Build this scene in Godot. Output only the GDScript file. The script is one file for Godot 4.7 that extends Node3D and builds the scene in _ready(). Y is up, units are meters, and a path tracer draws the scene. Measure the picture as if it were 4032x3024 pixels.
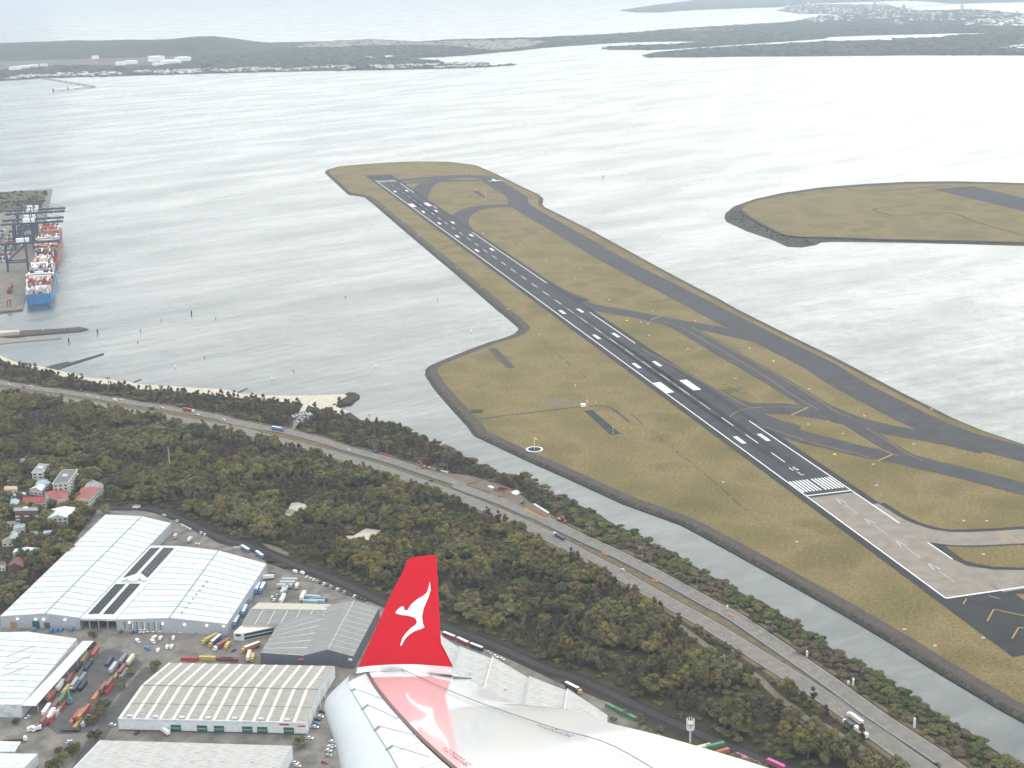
extends Node3D
# A bay-side airport seen from a departing aircraft: y is up, metres, the runway lies on y = 0, the sea at -2.2.
const SEA := -2.2
const RUNWAY_AT := Vector3(323.70, 0, -982.83)
const RUNWAY_TURN := -0.262949
var M := {}
var taken := {}
var rng := RandomNumberGenerator.new()

# ---------------------------------------------------------------- geometry collector
class Geo:
	var v := PackedVector3Array()
	var n := PackedVector3Array()
	var t := PackedVector2Array()
	var c := PackedColorArray()
	var col := Color(1, 1, 1)
	var ux := 0
	func tri(a: Vector3, b: Vector3, d: Vector3):
		# corners run counter-clockwise seen from outside
		var m := (b - a).cross(d - a).normalized()
		for q in [a, d, b]:
			v.append(q); n.append(m); t.append(Vector2(q.x, q.z)); c.append(col)
	func quad(a: Vector3, b: Vector3, d: Vector3, e: Vector3):
		tri(a, b, d); tri(a, d, e)
	func box(lo: Vector3, hi: Vector3, x := Transform3D.IDENTITY):
		var p := []
		for i in 8:
			p.append(x * Vector3(hi.x if i & 1 else lo.x, hi.y if i & 2 else lo.y, hi.z if i & 4 else lo.z))
		quad(p[0], p[4], p[6], p[2]); quad(p[1], p[3], p[7], p[5]); quad(p[2], p[6], p[7], p[3])
		quad(p[0], p[1], p[5], p[4]); quad(p[4], p[5], p[7], p[6]); quad(p[0], p[2], p[3], p[1])
	func prism(poly: PackedVector2Array, y0: float, y1: float, cap := true, floor_too := false):
		# poly in x, z
		var p := poly
		if Geometry2D.is_polygon_clockwise(p):
			p = p.duplicate(); p.reverse()
		for i in p.size():
			var a := p[i]; var b := p[(i + 1) % p.size()]
			quad(Vector3(b.x, y0, b.y), Vector3(a.x, y0, a.y), Vector3(a.x, y1, a.y), Vector3(b.x, y1, b.y))
		if cap: sheet(p, y1)
	func sheet(p: PackedVector2Array, y: float):
		var ids := Geometry2D.triangulate_polygon(p)
		if ids.is_empty():
			print("polygon does not triangulate: ", p.size())
		for i in range(0, ids.size(), 3):
			var a := p[ids[i]]; var b := p[ids[i + 1]]; var d := p[ids[i + 2]]
			if (b - a).cross(d - a) > 0:
				var e := b; b = d; d = e
			tri(Vector3(a.x, y, a.y), Vector3(b.x, y, b.y), Vector3(d.x, y, d.y))
	func tube(a: Vector3, b: Vector3, ra: float, rb: float, k := 6, caps := true):
		var w := (b - a).normalized()
		var s := w.cross(Vector3.UP if absf(w.y) < 0.9 else Vector3.RIGHT).normalized()
		var u := s.cross(w)
		for i in k:
			var f := TAU * i / k; var g := TAU * (i + 1) / k
			var p := s * cos(f) + u * sin(f); var q := s * cos(g) + u * sin(g)
			quad(a + q * ra, a + p * ra, b + p * rb, b + q * rb)
			if caps:
				tri(b, b + q * rb, b + p * rb); tri(a, a + p * ra, a + q * ra)
	func beam(a: Vector3, b: Vector3, w: float, h: float):
		var d := (b - a).normalized()
		var s := d.cross(Vector3.UP if absf(d.y) < 0.95 else Vector3.RIGHT).normalized() * w / 2
		var u := s.normalized().cross(d) * h / 2
		var p := [a - s - u, a + s - u, a + s + u, a - s + u, b - s - u, b + s - u, b + s + u, b - s + u]
		for f in [[0, 4, 5, 1], [1, 5, 6, 2], [2, 6, 7, 3], [3, 7, 4, 0], [0, 1, 2, 3], [4, 7, 6, 5]]:
			quad(p[f[0]], p[f[3]], p[f[2]], p[f[1]])
	func rev(profile: Array, k := 10, at := Vector3.ZERO):
		# profile of (radius, height) from the bottom up
		for i in profile.size() - 1:
			var a: Vector2 = profile[i]; var b: Vector2 = profile[i + 1]
			for j in k:
				var f := TAU * j / k; var g := TAU * (j + 1) / k
				var p := at + Vector3(cos(f) * a.x, a.y, sin(f) * a.x); var q := at + Vector3(cos(g) * a.x, a.y, sin(g) * a.x)
				var r := at + Vector3(cos(g) * b.x, b.y, sin(g) * b.x); var s := at + Vector3(cos(f) * b.x, b.y, sin(f) * b.x)
				if a.x > 0.001: tri(p, r, q)
				if b.x > 0.001: tri(p, s, r)
	func mesh() -> ArrayMesh:
		var m := ArrayMesh.new(); var a := []
		a.resize(Mesh.ARRAY_MAX)
		a[Mesh.ARRAY_VERTEX] = v; a[Mesh.ARRAY_NORMAL] = n; a[Mesh.ARRAY_TEX_UV] = t; a[Mesh.ARRAY_TEX_UV2] = t; a[Mesh.ARRAY_COLOR] = c
		if v.size() > 0: m.add_surface_from_arrays(Mesh.PRIMITIVE_TRIANGLES, a)
		return m

# ---------------------------------------------------------------- objects
func numbered(called: String) -> String:
	var k: int = taken.get(called, 0)
	taken[called] = k + 1
	return called if k == 0 else "%s_%03d" % [called, k]
func obj(called: String, g, m: Material, parent: Node = self) -> MeshInstance3D:
	var o := MeshInstance3D.new()
	o.name = numbered(called) if parent == self else called
	o.mesh = g.mesh() if g is Geo else g
	o.material_override = m
	parent.add_child(o, true)
	return o
func tag(o: Node, label: String, category: String, group := ""):
	o.set_meta("label", label); o.set_meta("category", category)
	if group != "": o.set_meta("group", group)
	return o
func struct(called: String, g, m: Material, parent: Node = self) -> MeshInstance3D:
	var o := obj(called, g, m, parent)
	if parent == self: o.set_meta("kind", "structure")
	return o
func stuff(o: Node, label := "", category := ""):
	o.set_meta("kind", "stuff")
	if label != "": o.set_meta("label", label); o.set_meta("category", category)
	return o
func thing(called: String, label: String, category: String, at := Vector3.ZERO, turn := 0.0, group := "") -> Node3D:
	var o := Node3D.new()
	o.name = numbered(called); add_child(o)
	o.position = at; o.rotation.y = turn
	return tag(o, label, category, group)
func dup(root: Node3D, at: Vector3, turn: float, label: String, group := "") -> Node3D:
	var called := str(root.name)
	if called.right(3).is_valid_int(): called = called.left(-4)
	var o: Node3D = root.duplicate()
	o.name = numbered(called); add_child(o)
	o.position = at; o.rotation.y = turn
	o.set_meta("label", label)
	if group != "": o.set_meta("group", group)
	return o

# ---------------------------------------------------------------- materials (colours are linear)
func L(r: float, g: float, b: float) -> Color:
	return Color(r, g, b).linear_to_srgb()
func plain(c: Color, rough := 0.8, metal := 0.0) -> StandardMaterial3D:
	var m := StandardMaterial3D.new()
	m.albedo_color = c; m.roughness = rough; m.metallic = metal
	return m
func noise(freq: float, octaves := 4, kind := FastNoiseLite.TYPE_SIMPLEX_SMOOTH, s := 1) -> FastNoiseLite:
	var f := FastNoiseLite.new()
	f.noise_type = kind; f.frequency = freq; f.seed = s
	f.fractal_octaves = octaves; f.fractal_type = FastNoiseLite.FRACTAL_FBM if octaves > 1 else FastNoiseLite.FRACTAL_NONE
	return f
func ntex(f: FastNoiseLite, size: int, colors: Array, offsets := []) -> NoiseTexture2D:
	var t := NoiseTexture2D.new()
	t.width = size; t.height = size; t.seamless = true; t.noise = f; t.normalize = true
	var g := Gradient.new()
	var off := PackedFloat32Array(); var cs := PackedColorArray()
	for i in colors.size():
		off.append(offsets[i] if offsets.size() else float(i) / (colors.size() - 1)); cs.append(colors[i])
	g.offsets = off; g.colors = cs
	t.color_ramp = g
	return t
func ntex_normal(f: FastNoiseLite, size: int, strength: float) -> NoiseTexture2D:
	var t := NoiseTexture2D.new()
	t.width = size; t.height = size; t.seamless = true; t.noise = f; t.normalize = true
	t.as_normal_map = true; t.bump_strength = strength
	return t
# ground: coarse patches (tile metres) times a fine grain (fine metres)
func ground(colors: Array, tile: float, fine: float, grain := 0.25, rough := 0.95, s := 1, octaves := 5, wave := 7.0) -> StandardMaterial3D:
	var m := plain(Color.WHITE, rough)
	m.albedo_texture = ntex(noise(wave / 512.0, octaves, FastNoiseLite.TYPE_SIMPLEX_SMOOTH, s), 512, colors)
	m.uv1_scale = Vector3(1 / tile, 1 / tile, 1)
	m.detail_enabled = true; m.detail_uv_layer = BaseMaterial3D.DETAIL_UV_2
	m.detail_blend_mode = BaseMaterial3D.BLEND_MODE_MUL
	m.detail_albedo = ntex(noise(26.0 / 512.0, 5, FastNoiseLite.TYPE_SIMPLEX, s + 7), 512, [Color(1 - grain, 1 - grain, 1 - grain), Color.WHITE])
	m.uv2_scale = Vector3(1 / fine, 1 / fine, 1)
	m.vertex_color_use_as_albedo = true
	m.metallic_specular = 0.2
	return m

# ---------------------------------------------------------------- plan helpers
func pl(a: Array) -> PackedVector2Array:
	var p := PackedVector2Array()
	for i in range(0, a.size(), 2): p.append(Vector2(a[i], a[i + 1]))
	return p
func rw(u: float, v: float, y := 0.0) -> Vector3:
	# u metres along the runway from its near end, v metres to the right of its left edge line
	return RUNWAY_AT + Vector3(sin(RUNWAY_TURN) * u + cos(RUNWAY_TURN) * v, y, -cos(RUNWAY_TURN) * u + sin(RUNWAY_TURN) * v)
func side(line: PackedVector2Array, i: int) -> Vector2:
	var a := line[maxi(i - 1, 0)]; var b := line[mini(i + 1, line.size() - 1)]
	return (b - a).normalized().orthogonal()
func ribbon(g: Geo, line: PackedVector2Array, w0: float, w1: float, y: float):
	for i in line.size() - 1:
		var s := side(line, i); var e := side(line, i + 1)
		var a := line[i] + s * w0; var b := line[i] + s * w1; var c := line[i + 1] + e * w1; var d := line[i + 1] + e * w0
		up(g, Vector3(a.x, y, a.y), Vector3(b.x, y, b.y), Vector3(c.x, y, c.y), Vector3(d.x, y, d.y))
func up(g: Geo, a: Vector3, b: Vector3, c: Vector3, d: Vector3):
	# a face that looks upwards whichever way its corners run
	if (b - a).cross(c - a).y > 0: g.quad(a, b, c, d)
	else: g.quad(d, c, b, a)
func inside(q: Vector2, p: PackedVector2Array) -> bool:
	return Geometry2D.is_point_in_polygon(q, p)
func near_line(q: Vector2, line: PackedVector2Array) -> float:
	var best := 1e9
	for i in line.size() - 1:
		best = minf(best, q.distance_squared_to(Geometry2D.get_closest_point_to_segment(q, line[i], line[i + 1])))
	return sqrt(best)
func along(line: PackedVector2Array, d: float) -> Array:
	# [point, heading] at distance d along a polyline
	for i in line.size() - 1:
		var s := line[i].distance_to(line[i + 1])
		if d <= s: return [line[i].lerp(line[i + 1], d / s), (line[i + 1] - line[i]).normalized()]
		d -= s
	return [line[line.size() - 1], (line[line.size() - 1] - line[line.size() - 2]).normalized()]
func v3(p: Vector2, y := 0.0) -> Vector3:
	return Vector3(p.x, y, p.y)

# an even high overcast, brighter where the low sun stands behind it
func overcast(to_sun: Vector3) -> ImageTexture:
	var im := Image.create(512, 256, false, Image.FORMAT_RGBF)
	var f := noise(0.9, 4, FastNoiseLite.TYPE_SIMPLEX_SMOOTH, 71)
	for y in 256:
		var el := PI * (0.5 - (y + 0.5) / 256.0)
		for x in 512:
			var az := TAU * (x + 0.5) / 512.0
			var d := Vector3(sin(az) * cos(el), sin(el), -cos(az) * cos(el))
			var k := pow(1.0 - maxf(d.y, 0.0), 1.6)
			var c := Vector3(0.655, 0.68, 0.695).lerp(Vector3(0.665, 0.705, 0.715), k)
			c *= 1.0 + 0.13 * f.get_noise_2d(d.x / (absf(d.y) + 0.25), d.z / (absf(d.y) + 0.25))
			c *= Vector3.ONE + Vector3(0.80, 0.76, 0.68) * exp(-pow(d.angle_to(to_sun) / 0.43, 2))
			im.set_pixel(x, y, Color(c.x, c.y, c.z))
	return ImageTexture.create_from_image(im)

func _ready():
	rng.seed = 20240
	var cam := Camera3D.new()
	cam.name = "camera"
	add_child(cam)
	cam.position = Vector3(0, 459.055, 0)
	cam.rotation_degrees = Vector3(-16.0936, 0, -1.2006)
	cam.fov = rad_to_deg(2 * atan(384.0 / 1420.0))
	cam.near = 0.5; cam.far = 150000
	cam.current = true
	var env := Environment.new()
	env.background_mode = Environment.BG_SKY
	var to_sun := Vector3(0.47, 0.13, -0.88).normalized()
	var sky := Sky.new(); var sm := PanoramaSkyMaterial.new()
	sm.panorama = overcast(to_sun)
	sky.sky_material = sm; env.sky = sky
	env.background_energy_multiplier = 1.05
	env.ambient_light_source = Environment.AMBIENT_SOURCE_SKY
	env.tonemap_mode = Environment.TONE_MAPPER_LINEAR
	env.tonemap_exposure = 2.52
	env.sdfgi_enabled = true; env.ssao_enabled = true; env.ssil_enabled = true
	env.fog_enabled = true; env.fog_density = 0.000055; env.fog_light_color = L(0.80, 0.90, 1.0)
	var we := WorldEnvironment.new()
	we.name = "environment"; we.environment = env; add_child(we)
	var sun := DirectionalLight3D.new()
	sun.name = "sun"; sun.light_energy = 0.15; sun.light_angular_distance = 90.0
	sun.light_color = Color(1, 0.95, 0.87); sun.shadow_enabled = true
	add_child(sun)
	sun.look_at_from_position(to_sun * 100, Vector3.ZERO)
	materials()
	sea()
	far_land()
	mainland()
	airfield()
	west_runway()
	warehouses()
	houses()
	port()
	tanks_and_town()
	vehicles()
	containers()
	airfield_things()
	roadside()
	trees()
	aircraft_wing()

func materials():
	var water := plain(L(0.032, 0.048, 0.049), 0.16)
	water.metallic_specular = 0.55
	water.normal_enabled = true
	water.normal_texture = ntex_normal(noise(14.0 / 1024.0, 5), 1024, 1.15)
	water.normal_scale = 1.0
	water.uv1_scale = Vector3(1 / 4200.0, 1 / 1250.0, 1)
	water.vertex_color_use_as_albedo = true
	water.roughness_texture = ntex(noise(7.0 / 1024.0, 4, FastNoiseLite.TYPE_SIMPLEX_SMOOTH, 4), 1024, [Color(0.55, 0.55, 0.55), Color(1, 1, 1)])
	water.roughness = 0.34
	M.water = water
	M.grass = ground([L(0.160, 0.136, 0.050), L(0.193, 0.156, 0.063), L(0.223, 0.174, 0.074), L(0.265, 0.206, 0.093), L(0.206, 0.154, 0.069), L(0.167, 0.149, 0.054)], 640, 110, 0.26, 0.95, 3, 7, 5.0)
	M.asphalt = ground([L(0.055, 0.056, 0.06), L(0.085, 0.084, 0.088)], 260, 11, 0.2, 0.85, 5)
	M.taxi = ground([L(0.070, 0.067, 0.072), L(0.101, 0.096, 0.100)], 200, 9, 0.2, 0.88, 6)
	M.shoulder = ground([L(0.045, 0.048, 0.05), L(0.068, 0.068, 0.07)], 170, 8, 0.22, 0.9, 8)
	M.concrete = ground([L(0.24, 0.208, 0.175), L(0.34, 0.30, 0.255)], 120, 9, 0.15, 0.9, 9)
	M.rock = ground([L(0.07, 0.065, 0.06), L(0.13, 0.12, 0.105), L(0.3, 0.275, 0.24)], 40, 5, 0.65, 0.9, 10)
	M.wet_rock = ground([L(0.03, 0.032, 0.03), L(0.07, 0.068, 0.06)], 40, 5, 0.5, 0.6, 10)
	M.perimeter = ground([L(0.095, 0.08, 0.074), L(0.14, 0.118, 0.11)], 90, 6, 0.3, 0.9, 11)
	M.paint = ground([L(0.74, 0.74, 0.73), L(0.83, 0.83, 0.82)], 40, 3, 0.1, 0.6, 12)
	M.paint_old = ground([L(0.5, 0.5, 0.49), L(0.7, 0.7, 0.69)], 30, 3, 0.3, 0.7, 12)
	M.yellow = ground([L(0.42, 0.27, 0.09), L(0.52, 0.34, 0.12)], 30, 3, 0.2, 0.7, 13)
	M.scrub = ground([L(0.05, 0.052, 0.028), L(0.095, 0.08, 0.048), L(0.15, 0.12, 0.075)], 160, 14, 0.5, 0.95, 14)
	M.far_bush = ground([L(0.035, 0.045, 0.034), L(0.055, 0.06, 0.045), L(0.10, 0.10, 0.075)], 1500, 160, 0.45, 0.95, 15)
	M.sand = ground([L(0.5, 0.46, 0.37), L(0.66, 0.61, 0.5)], 60, 7, 0.15, 0.9, 16)
	M.far_sand = ground([L(0.255, 0.225, 0.180), L(0.390, 0.352, 0.285)], 900, 120, 0.3, 0.9, 16)
	M.road = ground([L(0.21, 0.193, 0.172), L(0.31, 0.285, 0.255)], 80, 5, 0.25, 0.9, 17)
	M.road_dark = ground([L(0.10, 0.098, 0.1), L(0.16, 0.152, 0.15)], 80, 5, 0.2, 0.9, 18)
	M.dirt = ground([L(0.19, 0.16, 0.125), L(0.33, 0.28, 0.22)], 30, 5, 0.35, 0.95, 19)
	M.dry_grass = ground([L(0.16, 0.13, 0.07), L(0.27, 0.22, 0.14)], 70, 6, 0.35, 0.95, 20)
	M.ballast = ground([L(0.04, 0.036, 0.036), L(0.07, 0.062, 0.06)], 40, 4, 0.35, 0.95, 21)
	M.yard = ground([L(0.14, 0.132, 0.122), L(0.24, 0.22, 0.195), L(0.33, 0.3, 0.26)], 110, 6, 0.25, 0.95, 22)

	M.orange_sand = ground([L(0.36, 0.24, 0.11), L(0.5, 0.36, 0.19)], 20, 4, 0.3, 0.95, 62)
	M.drain = ground([L(0.12, 0.10, 0.052), L(0.165, 0.135, 0.075)], 30, 4, 0.4, 0.95, 60)
	M.lush = ground([L(0.11, 0.14, 0.035), L(0.17, 0.18, 0.05)], 30, 5, 0.4, 0.95, 61)

func sea():
	var g := Geo.new()
	var shore := pl(SHORE_PLAN)
	var pen := pl(PEN_PLAN)
	# inner part with a bed of sand near the beach
	var x0 := -1200.0; var x1 := 700.0; var z0 := -2300.0; var z1 := -500.0; var st := 20.0
	var nx := int((x1 - x0) / st); var nz := int((z1 - z0) / st)
	var cl := {}
	var f := noise(0.006, 3)
	for i in nx + 1:
		for j in nz + 1:
			var q := Vector2(x0 + i * st, z0 + j * st)
			var d := near_line(q, shore)
			var s := clampf(1.0 - d / 190.0 + f.get_noise_2dv(q) * 0.5, 0, 1)
			if q.x > -60: s *= clampf(1.0 - (q.x + 60) / 90.0, 0, 1)
			s = s * s
			cl[Vector2i(i, j)] = Color(1, 1, 1).lerp(Color(11, 8, 6.2), s)
	for i in nx:
		for j in nz:
			var a := Vector3(x0 + i * st, SEA, z0 + j * st)
			var p := [a, a + Vector3(0, 0, st), a + Vector3(st, 0, st), a + Vector3(st, 0, 0)]
			var k := [cl[Vector2i(i, j)], cl[Vector2i(i, j + 1)], cl[Vector2i(i + 1, j + 1)], cl[Vector2i(i + 1, j)]]
			for w in [0, 2, 1, 0, 3, 2]:
				g.v.append(p[w]); g.n.append(Vector3.UP); g.t.append(Vector2(p[w].x, p[w].z)); g.c.append(k[w])
	g.col = Color(1, 1, 1)
	var far := 62000.0
	for r in [[-far, x0, -far, 3000.0], [x1, far, -far, 3000.0], [x0, x1, -far, z0], [x0, x1, z1, 3000.0]]:
		g.quad(Vector3(r[0], SEA, r[2]), Vector3(r[0], SEA, r[3]), Vector3(r[1], SEA, r[3]), Vector3(r[1], SEA, r[2]))
	# the wind lies across the bay: the water's pattern runs along it
	for i in g.v.size(): g.t[i] = Vector2(g.v[i].x, g.v[i].z).rotated(0.80)
	struct("sea", g, M.water)

func land(called: String, poly: PackedVector2Array, y: float, m: Material, drop := 8.0):
	var g := Geo.new()
	g.prism(poly, y - drop, y)
	return struct(called, g, m)
func sheet(called: String, poly: PackedVector2Array, y: float, m: Material, parent: Node = self):
	var g := Geo.new()
	g.sheet(poly, y)
	return struct(called, g, m, parent)

func far_land():
	var k := pl(KURNELL_PLAN)
	land("peninsula_land", k, 1.0, M.far_bush)
	land("headland", pl([1426,-18125.8,1586,-18837.1,2150.6,-20857.8,2869.7,-22930.7,3162,-24057.3,4663.5,-23984.1,7773,-20254.2,7021.3,-18285.3,6476.6,-18278.6,5527.9,-18117.7,5562.4,-20345.9,4861.7,-20100.3,4150.3,-19730.4,3419,-18307.2,2652.4,-18004.6,2151,-17619.8,1810.4,-17030.3,1560,-17235]), 2.0, M.far_bush)
	sheet("dunes", pl(DUNES_PLAN), 1.5, M.far_sand)
	sheet("sand_flat", pl([1418.5,-11755.5,1589.6,-12066,1840.9,-11717.6,1709.3,-11216.4,1630.4,-11540.6,1402.9,-11474.7]), 1.5, M.far_sand)
	sheet("industrial_ground", pl(REFINERY_PLAN), 1.5, ground([L(0.13, 0.115, 0.1), L(0.24, 0.2, 0.17)], 700, 80, 0.3, 0.95, 23))
	for l in [[3621.3,-11712.1,4144.9,-12824.4,4669.5,-13149.6,5334.1,-12804.3,4477.9,-10731.6,3960.8,-11138.2], [3207.8,-12492.1,3474.9,-12564.6,3281.7,-12034.3], [2830.3,-8331.9,3081.6,-8642.5,3582.5,-8564.1,3343.6,-7985.7,2921.4,-8187.8], [-846,-8762.9,-678.4,-8851.4,-677.1,-8650,-810.3,-8602.1], [5034.5,-19905.4,5678.7,-19852.7,5462.4,-17902,4919.3,-17377.7,4457.3,-16379.7,4768.8,-18057.8]]:
		sheet("lagoon", pl(l), 1.6, M.water)
	# the wooded hill behind the town
	var g := Geo.new()
	var f := noise(0.0011, 4, FastNoiseLite.TYPE_SIMPLEX_SMOOTH, 9)
	var hh := func(x: float, z: float) -> float:
		var e := smoothstep(-9050.0 - 0.17 * (x + 2600), -9900.0 - 0.17 * (x + 2600), z)
		var w := smoothstep(-1350.0, -2250.0, x)
		var b := 58.0 + 26.0 * exp(-pow((x + 2120) / 260.0, 2)) + 10.0 * exp(-pow((x + 3300) / 300.0, 2))
		var back := smoothstep(-11000.0, -10500.0, z)
		return (e * w * back) * (b + f.get_noise_2d(x, z) * 16.0) - 2.0
	var st := 100.0
	for i in 45:
		for j in 25:
			var x := -5500.0 + i * st; var z := -11100.0 + j * st
			var p := []
			for d in [[0, 0], [0, 1], [1, 1], [1, 0]]:
				var a: float = x + d[0] * st; var b: float = z + d[1] * st
				p.append(Vector3(a, hh.call(a, b), b))
			g.quad(p[0], p[1], p[2], p[3])
	struct("hill", g, M.far_bush)

func mainland():
	land("ground", pl(MAIN_PLAN), 0.0, M.scrub, 7.0)
	sheet("beach", pl(BEACH_PLAN), 0.10, M.sand)
	sheet("car_park", pl(CARPARK_PLAN), 0.16, M.road)
	var ra := pl(ROADA_PLAN); var rb := pl(ROADB_PLAN)
	var g := Geo.new(); ribbon(g, ra, -7.5, 7.5, 0.08); struct("road", g, M.road)
	g = Geo.new(); ribbon(g, rb, -6.8, 6.8, 0.08); struct("road", g, M.road)
	sheet("yard", pl(YARD_PLAN), 0.06, M.yard)
	sheet("container_yard", pl([-301.5,-906.4,-296.4,-925.2,-289.8,-928.2,-268.5,-911.2,-262.2,-903.1,-266.9,-876.1,-269,-857.4,-269.9,-827.2,-274.2,-809.1,-293.8,-808.6,-307.2,-822.1,-305.6,-847.7,-303.7,-879.2]), 0.10, M.road_dark)
	sheet("forecourt", pl([-301.4,-943.5,-290.4,-944.7,-273,-950.6,-235.1,-950.5,-216.3,-951.4,-224.7,-936.6,-241.1,-925.9,-251.5,-916.7,-256.7,-907.5,-264.1,-911,-273.1,-920.9,-287.3,-932.9]), 0.11, M.road)
	g = Geo.new(); ribbon(g, pl([-255.2,-898.1,-255.5,-896.3,-256,-893.6,-256.6,-890.3,-257.3,-886.1,-258.3,-880.8,-259.5,-874.5,-260.7,-867.8,-261.7,-861.4,-262.5,-855.1,-263.1,-848.7,-263.7,-842.5,-264.2,-836.4,-264.8,-830.5,-265.3,-824.7,-265.8,-819.1,-266.3,-813.9,-266.7,-809.1,-267.2,-804.7,-267.6,-800.5,-267.9,-796.2,-268.2,-791.8,-268.3,-787.5,-268.3,-783.3,-268.3,-779.1,-268.1,-774.5,-267.8,-769.7,-267.6,-765.5,-267.4,-762.5]), -5, 5, 0.13); struct("yard_road", g, M.road_dark)
	sheet("works_sand", pl([8,-1192.6,16.4,-1184.6,31.2,-1165.4,26.9,-1164,17.4,-1172.8,9.1,-1185]), 0.15, M.orange_sand)
	g = Geo.new(); ribbon(g, pl(RAIL_PLAN), -6.5, 6.5, 0.14); struct("railway_bed", g, M.ballast)
	sheet("sand_clearing", pl(SAND1_PLAN), 0.1, M.sand)
	sheet("sand_clearing", pl(SAND2_PLAN), 0.1, M.sand)
	sheet("sand_clearing", pl(SAND3_PLAN), 0.1, M.sand)
	sheet("sand_clearing", pl(SAND4_PLAN), 0.1, M.dirt)
	sheet("works_ground", pl(WORKS_PLAN), 0.12, M.dirt)
	g = Geo.new(); ribbon(g, pl(DIRTTRACK_PLAN), -2.6, 2.6, 0.12); struct("dirt_track", g, M.dirt)
	g = Geo.new(); ribbon(g, pl(DIRTTRACK2_PLAN), -3, 3, 0.12); struct("dirt_track", g, M.dirt)
	g = Geo.new(); ribbon(g, pl(SANDTRACK_PLAN), -3, 3, 0.18); struct("sand_track", g, M.sand)

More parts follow.
